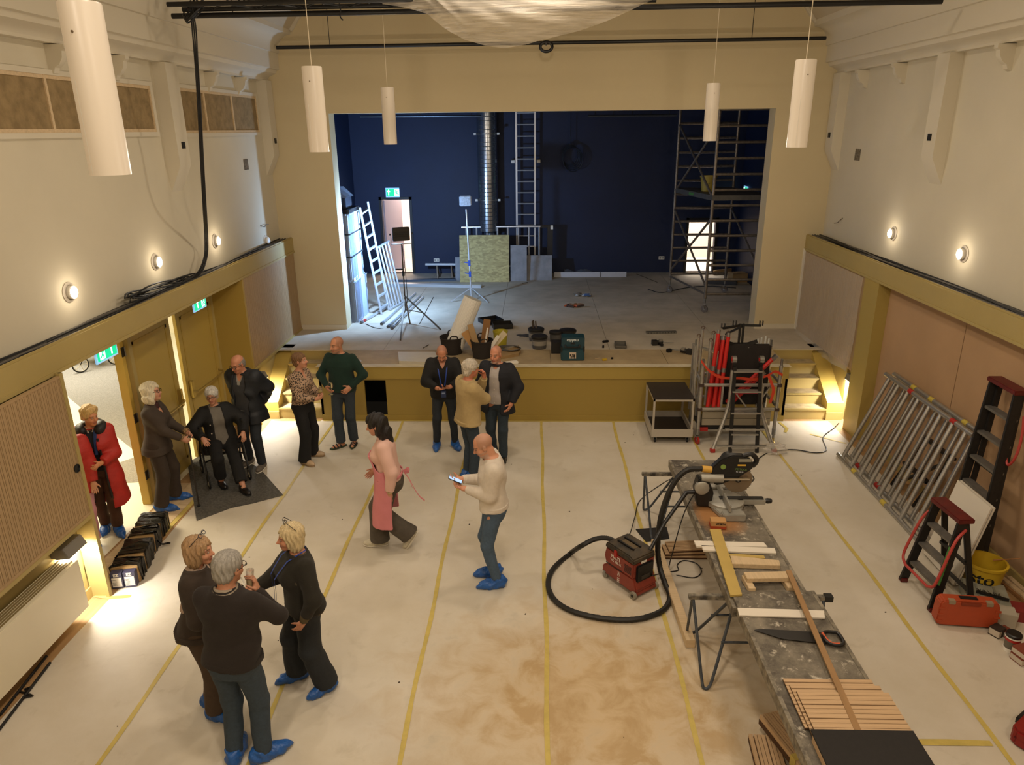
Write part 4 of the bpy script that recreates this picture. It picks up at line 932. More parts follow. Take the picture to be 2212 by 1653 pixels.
PP('pink', 'dark-haired woman in pink apron and wide trousers walking across hall', (-1, -.06), (822, 1178), (884, 1168, .10), (.05, 0), (0, -1.0), h=1.74, sex='f', res=.0065, lean=(.10, 0), head=(.0, .12, 0), bend=.02,
   hands=(H((.20, .20, .92), None, (-1, 0, 0), .4), H((-.225, -.02, .83), None, (1, 0, 0), .5)), elbow=((.5, -1, 0), (-.5, -1, 0)), knee=((0, 1, 0), (0, 1, -.15)),
   trouser=(M('trousers_olive', '#51493e', .9, n=(20, .2), bump=(200, .2)), .104, .098, .118, .035), shoes=('sneaker', M('sneaker_cream', '#cfc6ae', .7, n=(30, .3)), M('sole_white', '#cdc5b4', .6), WHITE), hair='long', hairc='#140c0a', skin='#c08a6e',
   tops=[dict(name='blouse', mat=M('blouse_pink', '#d8b0a2', .85, bump=(150, .15)), off=.020, hem=.03, arm=.012, sleeve=.95, neck=.066, fold=.006, boxy=.15)], extra=apron_extra)
# group of three in front
def scarf_extra(cx, part):
    s = cx['s']; Rt = cx['Rt']
    def stripe(nt, N, L, b):
        t = N.new('ShaderNodeTexCoord'); wv = N.new('ShaderNodeTexWave'); wv.bands_direction = 'Z'; wv.inputs['Scale'].default_value = 14; wv.inputs['Distortion'].default_value = 3; L.new(t.outputs['Object'], wv.inputs[0])
        r = N.new('ShaderNodeValToRGB'); r.color_ramp.interpolation = 'CONSTANT'; r.color_ramp.elements[0].color = (*lin('#1c1512'), 1); r.color_ramp.elements[1].color = (*lin('#8f8270'), 1); r.color_ramp.elements[1].position = .5; L.new(wv.outputs[1], r.inputs[0]); L.new(r.outputs[0], b.inputs['Base Color']); b.inputs['Roughness'].default_value = .9
    part('scarf', [('+', Cone(cx['neck0']+Rt@V3(0, -.005, .0), cx['neck0']+(cx['neck1']-cx['neck0'])*.62, .092*s, .080*s, ca=True, cb=True), 0), ('+', Ell(cx['T'](.02, .08, .50), (.06*s, .035*s, .05*s), Rt), .03), ('-', Cone(cx['neck0']-Rt@V3(0, 0, .1), cx['neck1']+Rt@V3(0, 0, .1), .055*s), 0)], ramp_mat('scarf_stripe', stripe), .008, folds(3, .006, 2.2))
    T = cx['T']
    MB().tube([T(.085, .0, .535), T(.07, -.07, .525), T(0, -.10, .515), T(-.07, -.07, .525), T(-.085, 0, .535)], .010*s, 6).build('lanyard', M('lanyard_blue', '#1c3f96', .6), cx['t'])
PP('grey', 'grey-haired man in dark brown sweater and jeans with his back turned', (.18, 1), (571, 1640), (510, 1640), (-.75, .25), h=1.84, res=.0065, fat=1.07, lean=(.05, .02), twist=.05, head=(-.25, .08, 0),
   hands=(H((.075, .27, 1.30), (-.15, .15, 1), (-.8, -.4, 0), .9), H((-.02, .27, 1.12), (.9, .2, 0), (0, -1, 0), .5)), elbow=((1, .0, -.9), (-1, -.1, -.5)),
   trouser=(DENIM('grey_man', '#33414e'), .099, .074, .062, .05), shoes=('cover',), hair='short', hairc='#a39e95', skin='#bb8466', glasses=(SPEC,),
   tops=[dict(name='sweater', mat=KNIT('choc', '#211914'), off=.020, hem=-.02, rib=1, neck=.07, grow=.010, boxy=.172, fold=.006)], extra=scarf_extra)
PP('brown', 'woman in brown sweater with glasses pushed into blond hair', (1, .16), (470, 1552), (462, 1522), (-.3, .25), h=1.70, sex='f', res=.0068, fat=1.06, lean=(.10, 0), head=(-.12, -.10, 0),
   hands=(H((.10, .30, 1.08), (-.5, .8, .2), (-.6, 0, .6), .7), H((-.10, .30, 1.10), (.5, .8, .2), (.6, 0, .6), .7)), trouser=(M('trousers_brown', '#4a3a2b', .9, n=(18, .15), bump=(200, .2)), .102, .082, .082, .06), shoes=('cover',), hair='bob', hairc='#b5926a', skin='#c78f70', glasses=(SPECB, -.035, .085, .75),
   tops=[dict(name='roll_neck', mat=KNIT('pale', '#b39c8a'), off=.008, hem=.2, collar=.75, sleeve=.7, neck=.050), dict(name='sweater', mat=KNIT('brown', '#362b21'), off=.024, hem=-.06, rib=1, neck=.066, boxy=.165, grow=.010, arm=.010, fold=.007)])
def blonde_extra(cx, part):
    a, e, w_, hd = cx['arms'][1]; s = cx['s']
    part('undersleeve', [('+', Cone(e+(w_-e)*.15, e+(w_-e)*.98, .050*s, .040*s, cb=True), 0)], M('undersleeve_olive', '#574b30', .9, bump=(150, .2)), .008, folds(9, .004, 2.), parent=cx['top'])
PP('blonde', 'blond woman in dark olive top and wide jeans holding wine glass', (-.82, -.57), (645, 1466), (708, 1490), (-.15, .25), h=1.64, sex='f', res=.0065, fat=1.13, lean=(0, .0), head=(-.15, .0, 0),
   hands=(H((.14, .42, 1.12), (-.15, .9, .35), (-1, 0, 0), 1.0), H((-.25, .08, .90), (.25, .5, -.8), (1, 0, 0), .5)), elbow=((.5, -1, -.6), (-1, -.5, 0)), trouser=(DENIM('wide', '#1f2327'), .112, .105, .110, .05), shoes=('cover',), hair='bob', hairc='#dcc79a', skin='#c58a6b', glasses=(SPEC, -.045, .10, .8),
   lanyard=dict(off=.085, drop=.04, side=.03), extra=blonde_extra,
   tops=[dict(name='undershirt', mat=M('undershirt_olive', '#4a4030', .9), off=.012, hem=-.07, sleeve=.4), dict(name='sweater', mat=KNIT('olive', '#211d13'), off=.024, hem=-.03, neck=.068, boxy=.172, arm=.014, sleeve=.86, fold=.006)])
# group at the doors
def cane_extra(cx, part):
    s = cx['s']
    part('scarf', [('+', Cone(cx['neck0']+V3(0, 0, -.02), cx['neck0']+(cx['neck1']-cx['neck0'])*.6, .085*s, .070*s, cb=True), 0), ('-', Cone(cx['neck0']-V3(0, 0, .05), cx['neck1']+V3(0, 0, .05), .052*s), 0)], M('scarf_maroon', '#3b1c1c', .8), .009, folds(2, .006, 2))
    for i in (0, 1):
        a, e, w_, hd = cx['arms'][i]; d = unit(w_-e)
        part('frill_cuff', [('+', Cone(w_-d*.03, w_+d*.012, .040*s, .052*s, cb=True, ca=True), 0)], M('frill_leopard', '#a8875c', .8, n=(60, .7), col2='#3a2a1c'), .007, folds(4+i, .008, 3), parent=cx['top'])
PP('suit', 'woman with wavy white hair in brown suit leaning on a cane', (1, .10), (352, 1104), (380, 1079), (.0, .1), h=1.72, sex='f', fat=1.03, lean=(.03, 0), head=(-.05, -.22, 0),
   hands=(H((.06, .34, .99), (-.3, .7, -.6), (-.9, 0, -.2), 1.0), H((-.06, .36, 1.03), (.3, .7, -.6), (.9, 0, -.2), .9)), elbow=((.5, -1, -.4), (-.5, -1, -.4)), trouser=(M('suit_brown', '#352a21', .9, n=(12, .12), bump=(200, .2)), .100, .085, .090, .05), shoes=('cover',), hair='wavy', hairc='#e2d7bb', skin='#c08d72', glasses=(SPEC,),
   tops=[dict(name='jacket', mat=M('suit_jacket', '#3c3128', .85, n=(12, .12), bump=(200, .2)), off=.020, hem=-.13, neck=.060, grow=.018, collar=.25, vneck=.30, arm=.006)], extra=cane_extra)
PP('seated', 'white-haired woman in black coat seated on a rollator', (.55, -.85), (480, 1050), (527, 1064), (.1, .25), h=1.66, sex='f', fat=1.14, sit=(0, -.43, .60), lean=(-.04, .03), head=(-.40, .05, 0), knee=((.15, 1, 1.2), (-.2, 1, 1.2)),
   hands=(H((.27, -.17, .80), (-.3, .8, -.55), (-.3, -.3, -1), .5), H((-.27, -.14, .78), (.1, .7, -.75), (.4, -.3, -1), .4)), elbow=((.7, -.7, 0), (-.7, -.7, 0)),
   trouser=(BLKT, .100, .082, .085, .12), shoes=('boot', M('boot_black', '#141110', .35), RUBBER), hair='curly', hairc='#d2cec6', skin='#b98468', glasses=(SPEC,),
   tops=[dict(name='sweater', mat=KNIT('grey', '#6f6a62'), off=.016, hem=-.04, collar=.45, neck=.052), dict(name='coat', mat=M('coat_black', '#0b0b0c', .8, bump=(120, .2)), off=.032, hem=-.16, neck=.07, grow=.04, arm=.016, open=(.095, .075), collar=.25, buttons=(WBTN, (.30, .16, .02, -.10)), bx=.125, fold=.007)])
def collar_shirt(mat):
    def f(cx, part):
        s, T, Rt = cx['s'], cx['T'], cx['Rt']
        part('collar', [('+', Cone(cx['neck0']-Rt@V3(0, 0, .01), cx['neck0']+(cx['neck1']-cx['neck0'])*.62, .076*s, .066*s, cb=True), 0), ('-', Cone(cx['neck0']-Rt@V3(0, 0, .06), cx['neck1'], .058*s, .058*s), 0), ('-', Ell(T(0, .09, .56), (.03*s, .06*s, .055*s), Rt), 0)], mat, .008)
    return f
PP('grandpa', 'balding man with glasses in navy coat standing behind rollator', (-.18, -1), (540, 1003), (568, 1012), (-.15, .12), h=1.76, fat=1.07, lean=(.05, 0), head=(-.22, .25, 0),
   hands=(H((.12, -.20, .96), (-.8, -.2, -.4), (0, 1, 0), .6), H((-.12, -.20, .96), (.8, -.2, -.4), (0, 1, 0), .6)), elbow=((.75, -.6, 0), (-.75, -.6, 0)), trouser=(DENIM('grandpa', '#22282f'), .096, .074, .070, .055), shoes=('sneaker', M('sneaker_grey', '#6b6258', .7, n=(25, .35)), M('sole_white', '#cdc5b4', .6), WHITE), hair='ring', hairc='#8d8880', skin='#bf8365', glasses=(SPEC,),
   tops=[dict(name='shirt', mat=M('shirt_grey', '#8b8880', .85), off=.006, hem=.0, sleeve=.4, neck=.062, vneck=.42), dict(name='fleece', mat=KNIT('charcoal', '#39393b'), off=.018, hem=-.08, neck=.066, vneck=.30, collar=.3), dict(name='coat', mat=M('coat_navy', '#10161f', .6, n=(6, .25), bump=(40, .3)), off=.036, hem=-.20, neck=.078, grow=.035, arm=.016, open=(.105, .085), hood=1, fold=.007)], extra=collar_shirt(M('shirt_grey', '#8b8880', .85)))
# two talking by the left steps
def leo(nt, N, L, b):
    t = N.new('ShaderNodeTexCoord'); vo = N.new('ShaderNodeTexVoronoi'); vo.inputs['Scale'].default_value = 52; L.new(t.outputs['Object'], vo.inputs[0])
    ns = N.new('ShaderNodeTexNoise'); ns.inputs['Scale'].default_value = 45; L.new(t.outputs['Object'], ns.inputs[0]); ad = N.new('ShaderNodeMath'); ad.operation = 'MULTIPLY_ADD'; L.new(ns.outputs[0], ad.inputs[0]); ad.inputs[1].default_value = .55; L.new(vo.outputs[0], ad.inputs[2])
    r = N.new('ShaderNodeValToRGB'); r.color_ramp.interpolation = 'CONSTANT'; r.color_ramp.elements[0].color = (*lin('#17110f'), 1); r.color_ramp.elements[1].color = (*lin('#a88c72'), 1); r.color_ramp.elements[1].position = .70; L.new(ad.outputs[0], r.inputs[0]); L.new(r.outputs[0], b.inputs['Base Color']); b.inputs['Roughness'].default_value = .8
LEO = ramp_mat('leopard_print', leo)
PP('leopard', 'woman in leopard-print blouse and black trousers beside green-sweater man', (.95, -.30), (660, 1003), (676, 985), (-.25, .2), h=1.69, sex='f', fat=.98, head=(.25, -.12, 0), lean=(0, 0),
   hands=(H((.06, .28, 1.06), (-.7, .7, .1), (-.6, -.5, .5), .9), H((-.07, .28, 1.08), (.6, .7, .1), (.6, -.5, .5), .9)), trouser=(BLKT, .100, .084, .098, .02), shoes=('shoe', M('shoe_tan', '#b39a7c', .5), M('sole_tan', '#8a7354', .6)), hair='short', hairc='#7d5a38', skin='#c28a6d',
   tops=[dict(name='blouse', mat=LEO, off=.018, hem=.05, collar=.35, neck=.060, vneck=.38, arm=.012, fold=.006)], extra=lambda cx, part: None)
PP('green', 'bald man in dark green sweater with a hand on his hip', (-.12, -1), (738, 966), (766, 961), (-.75, .12), h=1.79, fat=1.06, head=(-.55, .05, 0), lean=(.0, 0),
   hands=(H((.135, .25, 1.04), (-.6, .6, -.5), (-.8, 0, .2), .9), H((-.165, .10, 1.0), (.6, .6, -.5), (.5, -.6, 0), .4)), elbow=((1, -.6, 0), (-1, -.45, .1)), trouser=(DENIM('green_man', '#2c353e'), .094, .074, .070, .06), shoes=('sandal', M('sandal_green', '#2c3a24', .7), M('sandal_strap', '#120f0d', .6)), stub=('#6b5244', '#77706a'), skin='#bd8464',
   tops=[dict(name='sweater', mat=KNIT('green', '#0d2b22'), off=.020, hem=-.01, rib=1, neck=.066, grow=.004, boxy=.168)])
# three by the stage
def phone_print(cx, part): make_lanyard(cx, off=.035, drop=.10)
PP('blackj', 'bald man in black jacket and blue shoe covers looking at phone', (.10, -1), (944, 966), (984, 966), (-.05, .35), h=1.73, fat=1.06, lean=(.10, 0), head=(.0, .50, 0),
   hands=(H((.085, .33, 1.10), (-.8, .45, 0), (0, 0, 1), .6), H((-.11, .34, 1.12), (.8, .3, 0), (0, 0, 1), .8)), elbow=((1, -.6, -.3), (-1, -.6, -.3)), trouser=(JD, .092, .068, .058, .06), shoes=('cover',), stub=('#7a5f50', '#7d7068'), skin='#bf8162',
   tops=[dict(name='jacket', mat=M('jacket_black', '#0c0b0b', .85, bump=(100, .2)), off=.026, hem=-.07, collar=.45, neck=.064, vneck=.42, arm=.008, boxy=.17)], extra=phone_print)
PP('beige', 'curly grey-haired man in beige sweater with hand at his mouth', (.82, .45), (1022, 1038), (1010, 1030), (-.1, .25), h=1.75, fat=1.12, lean=(.02, 0), head=(.05, .03, 0),
   hands=(H((-.10, .28, 1.14), (-.9, .4, 0), (0, -1, 0), .6), H((.00, .25, 1.47), (.15, -.1, 1), (.2, -1, 0), 1.1)), elbow=((.8, .5, -.6), (-.3, .6, -1)), trouser=(JG, .098, .074, .064, .05), shoes=('cover',), hair='curly', hairc='#cfc4b2', skin='#bb775a',
   tops=[dict(name='sweatshirt', mat=KNIT('beige', '#b29b6c'), off=.024, hem=-.06, rib=1, neck=.066, grow=.008, boxy=.180, arm=.010, collar=.35, fold=.006)],
   extra=lambda cx, part: MB().tube([cx['T'](.085, .02, .535), cx['T'](.075, -.06, .545), cx['T'](0, -.095, .54), cx['T'](-.075, -.06, .545), cx['T'](-.085, .02, .535)], .008, 6).build('lanyard', M('lanyard_blue', '#1c3f96', .6), cx['t']))
PP('navy', 'bald bearded man in navy blazer with hand in jeans pocket', (-.28, -1), (1066, 988), (1088, 996), (-.1, .15), h=1.78, fat=1.10, lean=(-.02, 0), head=(-.1, .08, 0),
   hands=(H((.26, -.04, .90), None, (-1, 0, 0), .5), H((-.235, .09, .93), (.3, .5, -.8), (1, 0, 0), .5)), elbow=((.8, -1, 0), (-1, -.6, 0)), trouser=(DENIM('navy_man', '#2b3843'), .096, .072, .062, .05), shoes=('shoe', M('shoe_black', '#120f0e', .4), RUBBER), stub=('#8a6d5c', '#b3a9a0'), skin='#c18364',
   tops=[dict(name='shirt', mat=M('shirt_pale', '#aaa29d', .8, bump=(120, .1)), off=.014, hem=-.03, sleeve=.6, neck=.060, buttons=(WBTN, (.40, .30, .20, .10, .0)), vneck=.46), dict(name='blazer', mat=M('blazer_navy', '#11131b', .8, bump=(150, .2)), off=.030, hem=-.17, neck=.072, grow=.03, arm=.008, open=(.100, .065), ocs=.0)], extra=collar_shirt(M('shirt_pale', '#aaa29d', .8)))
# in the doorway
def red_extra(cx, part):
    s, T, Rt = cx['s'], cx['T'], cx['Rt']; BLKD = M('down_black', '#100e10', .55, bump=(40, .4))
    part('hood', [('+', Ell(T(-.10, .0, .50), (.085*s, .12*s, .085*s), Rt), 0), ('+', Ell(T(.10, .0, .50), (.085*s, .12*s, .085*s), Rt), .02), ('+', Ell(T(0, -.10, .50), (.15*s, .075*s, .10*s), Rt), .03), ('-', Cone(T(0, .01, .40), T(0, .03, .75), .066*s, .075*s), .01), ('-', Ell(T(0, .17, .45), (.07*s, .12*s, .14*s), Rt), .01)], BLKD, .010, folds(6, .006, 1.6), parent=cx['top'])
    for q in (1, -1): MB().tube(spline([T(q*.075, .155, .42), T(q*.085, .175, .2), T(q*.09, .17, -.05), T(q*.10, .17, -.42)], 4), .013*s, 6).build('placket', BLKD, cx['top'])
    part('collar', [('+', Cone(T(0, 0, .46), T(0, .01, .545), .088*s, .074*s, cb=True), 0), ('-', Cone(T(0, 0, .40), T(0, .01, .60), .058*s, .06*s), 0), ('-', Ell(T(0, .09, .54), (.03*s, .06*s, .06*s), Rt), 0)], M('collar_lace', '#b9ae9c', .8), .008, folds(7, .004, 3))
    MB().tube(spline([T(-.05, .07, .50), T(-.045, .15, .40), T(-.03, .165, .22)], 4), .020*s, 6).build('scarf', M('scarf_blue', '#16305f', .7), cx['t'])
PP('red', 'blond woman in long red down coat standing in the doorway', (.38, -.92), (232, 1143), (258, 1150), (-.1, .35), h=1.68, sex='f', fat=1.04, head=(.75, .12, 0), lean=(.02, 0),
   hands=(H((.075, .27, 1.03), (-.75, .55, -.1), (-.4, -.6, .4), .8), H((-.08, .25, 1.06), (.7, .55, -.2), (.4, -.6, .4), .8)), trouser=(M('trousers_rust', '#4a2c14', .85, n=(14, .2), bump=(200, .3)), .098, .080, .066, .07), shoes=('cover',), hair='updo', hairc='#dcb777', skin='#c9885f',
   tops=[dict(name='blouse', mat=M('blouse_black', '#0e0f14', .8), off=.014, hem=-.02, sleeve=.5), dict(name='coat', mat=M('coat_red', '#b0241a', .6, n=(7, .2), bump=(25, .6)), off=.032, hem=-.52, neck=.075, grow=.05, arm=.016, open=(.12, .05), fold=.008, ff=.8)], extra=red_extra)
PP('behind', 'person in pale pink trousers mostly hidden by the doorway panel', (.5, -.86), (178, 1170), (206, 1180), (-.1, .2), h=1.66, sex='f', head=(.3, 0, 0), hands=(H((.2, .1, .85)), H((-.2, .1, .85))),
   trouser=(M('trousers_pink', '#c98e93', .85, n=(14, .1)), .098, .085, .08, .06), shoes=('cover',), hair='short', hairc='#6b4a30', tops=[dict(name='coat', mat=M('coat_red', '#b0241a'), off=.03, hem=-.2, arm=.012, grow=.02)])
# ================================================================== THINGS HANGING IN THE HALL
SHADE = M('pendant_shade', '#dad0c0', .35, emit=('#ffdcb4', .07))
PL = {(-2.06, 3.6): 'hanging before the boarded high window', (-2.06, 7.2): 'hanging between boarded windows and stage opening', (-2.06, 10.8): 'hanging before the left stage door', (2.43, 3.6): 'hanging over the slatted boards on bench', (2.43, 7.2): 'hanging beside plain wall over the mitre saw', (2.43, 10.8): 'hanging before the scaffold tower'}
def pendant(x, y):
    t = thing('pendant_lamp', 'white cylinder pendant lamp '+PL[(x, y)], 'pendant lamp', (x, y, 4.46), 0, 'white cylinder pendant lamps')
    sh_ = MB().lathe([(.086, .0), (.092, .0), (.092, .74), (.088, .75), (.0, .75)], n=32).build('shade', SHADE, t)
    for a in (-1.6, .9): MB().lathe([(.006, 0), (.006, .004), (0, .005)], (.092*math.cos(a), .092*math.sin(a), .62), 8, Matrix.Rotation(a, 3, 'Z')@Matrix.Rotation(pi/2, 3, 'Y')).build('screw', M('screw', '#7a6a55', .4, .6), sh_)
    MB().bar((.0915*math.cos(-2.0), .0915*math.sin(-2.0), .01), (.0915*math.cos(-2.0), .0915*math.sin(-2.0), .42), .004, .002).build('seam', WHITE, sh_)
    MB().cyl((0, 0, .75), (0, 0, 3.9), .004, n=6).build('cord', M('cord_cream', '#d8cbb0', .6), t)
    MB().lathe([(.0, .02), (.075, .02), (.075, .03), (0, .03)], n=20).build('diffuser', M('pendant_diffuser', '#fff4e2', .5, emit=('#ffe2bd', 1.5)), t)
    light('pendant_bulb', 'POINT', (x, y, 4.40), 54, WARM, .07)
for y in (3.6, 7.2, 10.8):
    for x in (-2.06, 2.43): pendant(x, y)
# lighting bars and truss
TB = M('truss_black', '#0d0c0c', .45)
t = thing('lighting_pipe', 'black pipe before the proscenium wall with a hanging ring', 'pipe', (.2, 13.45, 6.0), world=True)
MB().cyl((-4.42, 13.45, 6.0), (4.82, 13.45, 6.02), .030, n=12).build('tube', TB, t)
c = FY(1180, 101, 13.40); MB().tube([c+Vector((.10*math.cos(a), 0, .075*math.sin(a))) for a in np.linspace(0, 2*pi, 19)[:-1]], .026, 8, True).build('ring', TB, t)
MB().bx(c.x-.015, c.x+.015, c.y-.02, c.y+.02, c.z+.02, c.z+.08).build('hook', TB, t)
for x in (-3.5, 3.6): MB().cyl((x, 13.45, 6.0), (x, 13.45, 8.4), .006, n=5).build('hanger', TB, t)
a, b = FY(372, 35, 9.5), FY(2035, 3, 9.5)
t = thing('lighting_pipe', 'black pipe below the truss passing behind draped plastic', 'pipe', (.2, 9.5, a.z), world=True)
MB().cyl(a, b, .030, n=12).build('tube', TB, t)
for x in (-3.6, .2, 3.8): MB().cyl((x, 9.5, a.z), (x, 9.5, 8.4), .006, n=5).build('hanger', TB, t)
t = thing('lighting_truss', 'black lattice truss under ceiling with cables tied to its end', 'truss', (-1.5, 9.4, 6.1), world=True)
C1, C2, C3 = (9.12, 6.03), (9.50, 6.03), (9.31, 6.36); x0, x1 = -4.2, 1.4
for y, z in (C1, C2, C3): MB().cyl((x0, y, z), (x1, y, z+.02), .028, n=10).build('chord', TB, t)
k = 0; x = x0+.1
while x < x1-.3:
    for p, q in ((C1, C2), (C2, C3), (C3, C1)):
        s0, s1 = (p, q) if k % 2 == 0 else (q, p); MB().cyl((x, s0[0], s0[1]), (x+.27, s1[0], s1[1]), .011, n=6).build('brace', TB, t)
    x += .27; k += 1
for x in (-3.4, -.2): MB().cyl((x, 9.31, 6.36), (x, 9.31, 8.4), .008, n=5).build('hanger', TB, t)
# cable bundle tied round the truss, then down to the beam
t = thing('hanging_cable', 'black cables looped on truss end and dropping to beam', 'cable', (-4.1, 9.4, 2.8), world=True)
for k in range(3):
    o_ = .018*k
    pts = [FY(412+5*k, 20, 9.45)+Vector((0, -.05*k, .08)), FY(415+4*k, 60, 9.45), FY(421+3*k, 130, 9.47), FY(427+3*k, 220, 9.5), FY(432+3*k, 320, 9.54), FY(438+3*k, 430, 9.6), FX(443+3*k, 520, -4.66+o_), FX(440+3*k, 560, -4.66+o_), FX(424+4*k, 592, -4.68+o_), FX(392+4*k, 606, -4.70)]
    MB().tube(spline(pts, 5), .0095, 6).build('cable', CABLE, t)
for k in range(4):
    c = FY(412+3*k, 26, 9.3); MB().tube([c+Vector((.08*math.cos(u)*(1+.25*k/3), .12*math.sin(u), .09*math.sin(u+.4*k)-.01*k)) for u in np.linspace(0, 2*pi, 15)[:-1]], .009, 5, True).build('loop', CABLE, t)
for k in range(3):
    MB().tube(spline([(-4.0+.9*j+.2*k, 9.3+.05*math.sin(j+k), 6.12+.05*math.sin(2.1*j+k)) for j in range(5)], 4), .010, 5).build('cable', CABLE, t)
p = FY(733, 15, 9.3); MB().tube(spline([p+Vector((0, 0, .05)), p+Vector((.01, 0, -.03)), p+Vector((.0, 0, -.10)), p+Vector((.03, 0, -.14))], 3), .008, 5).build('cable', CABLE, t)
# plastic bag draped from the truss
LOW = [(830, 12), (880, 22), (925, 32), (950, 52), (975, 72), (1005, 90), (1050, 100), (1090, 104), (1140, 98), (1190, 86), (1250, 68), (1310, 46), (1360, 26), (1405, 6)]
def drape(u, v):
    f = u*(len(LOW)-1); i = min(int(f), len(LOW)-2); q = f-i; px = LOW[i][0]*(1-q)+LOW[i+1][0]*q; py = LOW[i][1]*(1-q)+LOW[i+1][1]*q
    b = FY(px, py, 9.28); tz = 6.22; z = b.z+(tz-b.z)*v; bul = .26*math.sin(pi*min(v, 1))*math.sin(pi*u)**.7
    return (b.x, 9.18-bul-.012*math.sin(u*40+v*22)+.06*v, z+.01*math.sin(u*21+v*9))
def _drape(nt, N, L, b):
    b.inputs['Base Color'].default_value = (*lin('#e6ddcd'), 1); b.inputs['Roughness'].default_value = .3
    t = N.new('ShaderNodeTexCoord'); mp = N.new('ShaderNodeMapping'); mp.inputs['Rotation'].default_value = (0, .25, 0); mp.inputs['Scale'].default_value = (1.2, 3, 22); L.new(t.outputs['Object'], mp.inputs[0])
    n = N.new('ShaderNodeTexNoise'); n.inputs['Scale'].default_value = 2.2; n.inputs['Detail'].default_value = 5; L.new(mp.outputs[0], n.inputs[0])
    mr = N.new('ShaderNodeMapRange'); mr.inputs[1].default_value = .35; mr.inputs[2].default_value = .7; mr.inputs[3].default_value = .30; mr.inputs[4].default_value = .72; L.new(n.outputs[0], mr.inputs[0]); L.new(mr.outputs[0], b.inputs['Alpha'])
    bp = N.new('ShaderNodeBump'); bp.inputs['Strength'].default_value = .5; bp.inputs['Distance'].default_value = .02; L.new(n.outputs[0], bp.inputs['Height']); L.new(bp.outputs[0], b.inputs['Normal'])
one('plastic_drape', MB().grid(drape, 70, 22), ramp_mat('draped_plastic', _drape), 'clear plastic sheet sagging from the truss under the ceiling', 'plastic sheet')
# emergency exit signs
GREEN = M('exit_green', '#12b27a', .4, emit=('#0fae78', 1.6)); XWHITE = M('exit_white', '#eafff8', .4, emit=('#d8fff2', 2.2)); XRIM = M('exit_rim', '#9fc9e8', .35, emit=('#7fb8e6', .8))
def exit_sign(c, xd, lab, w=.34, h=.19, flip=1, dim=1., th=.02):
    c = Vector(c); X = Vector(xd).normalized(); Z = Vector((0, 0, 1)); Y = Z.cross(X); R = Matrix((X, Y, Z)).transposed()   # -Y faces viewer
    t = thing('exit_sign', lab, 'exit sign', c, 0, None, True)
    MB().box(c, (w, th, h), R=R).build('housing', XRIM, t)
    g = MB().box(c-Y*(th/2+.002), (w*.90, .004, h*.80), R=R).build('panel', GREEN, t)
    f = lambda x, z: c-Y*(th/2+.005)+X*(x*h*flip)+Z*(z*h)
    MB().bar(f(.42, -.30), f(.42, .12), .05*h*2, .003, Y).build('arrow_shaft', XWHITE, g)
    MB().add([f(.24, .08), f(.60, .08), f(.42, .34)], [(0, 1, 2)]).build('arrow_head', XWHITE, g, smooth=False, fixn=False)
    MB().add([f(-.72, -.36), f(-.20, -.36), f(-.20, .36), f(-.72, .36)], [(0, 1, 2, 3)]).build('door_mark', XWHITE, g, smooth=False, fixn=False)
    f2 = lambda x, z: c-Y*(th/2+.008)+X*(x*h*flip)+Z*(z*h)
    man = MB()
    for a, b in (((-.40, .12), (-.50, -.08)), ((-.40, .10), (-.26, .02)), ((-.42, .10), (-.60, .06)), ((-.50, -.08), (-.36, -.18)), ((-.36, -.18), (-.42, -.32)), ((-.50, -.08), (-.62, -.22)), ((-.62, -.22), (-.72, -.22))): man.bar(f2(*a), f2(*b), .07*h, .002, Y)
    man.box(f2(-.36, .22), (.10*h, .002, .10*h), R=R); man.build('running_man', GREEN, g)['kind'] = 'stuff'
    return t
exit_sign(FX(228, 757, -4.63), (0, 1, 0), 'lit green exit sign hanging at the wide open doorway', .40, .20)
exit_sign(FX(430, 654, -4.63), (0, 1, 0), 'lit green exit sign hanging before ajar double doors', .38, .19, -1)

# ================================================================== LEFT SIDE FLOOR
# long wrapped parcel
A, B = Vector((-4.45, 6.60, 0)), Vector((-4.72, 7.84, 0)); d = (B-A).normalized(); L_ = (B-A).length; sx = Vector((d.y, -d.x, 0)); rz = math.atan2(d.y, d.x)-pi/2
t = thing('wrapped_parcel', 'long parcel wrapped in black film with two cartons showing', 'parcel', A, rz)
CARD = M('cardboard', '#9a7c50', .8, n=(6, .15)); WRAP = M('black_wrap', '#15130f', .22, bump=(28, 1.0), n=(10, .5), stretch=(1, 2.5, 1))
MB().bx(-.14, .14, .03, L_, .004, .21).build('carton', CARD, t, bevel=.008)
for y0, y1 in ((.05, .22), (.27, .62), (.68, .90), (.95, 1.24)):
    m = MB(); r_ = random.Random(int(y0*100)); prof = [(-.15, .004), (-.15, .21), (-.135, .225), (0, .228), (.135, .225), (.15, .21), (.15, .004)]; n_ = 14; vs = []
    for i in range(n_+1):
        y = y0+(y1-y0)*i/n_
        for x, z in prof: vs.append((x+r_.uniform(-.012, .012), y+r_.uniform(-.03, .03), max(z+r_.uniform(-.012, .012), .004)))
    q = len(prof); m.add(vs, [(i*q+j, i*q+j+1, (i+1)*q+j+1, (i+1)*q+j) for i in range(n_) for j in range(q-1)]); m.build('wrap_band', WRAP, t)
LILAC = M('carton_violet', '#37364a', .5)
for x in (-.065, .065):
    c_ = MB().box((x, .0, .10), (.12, .10, .185)).build('inner_carton', LILAC, t, bevel=.003)
    MB().box((x, -.052, .085), (.095, .003, .11)).build('label', M('label_white', '#cfcac0', .6), c_); text('EZ', .045, M('label_white', '#cfcac0', .6), c_, (x-0, -.0525, .168), (1, 0, 0), (0, 0, 1), bold=.002)
    for j in range(5): MB().box((x-.02, -.0545, .05+.016*j), (.045-.006*(j % 2), .001, .003)).build('print_line', BLACKP, c_)
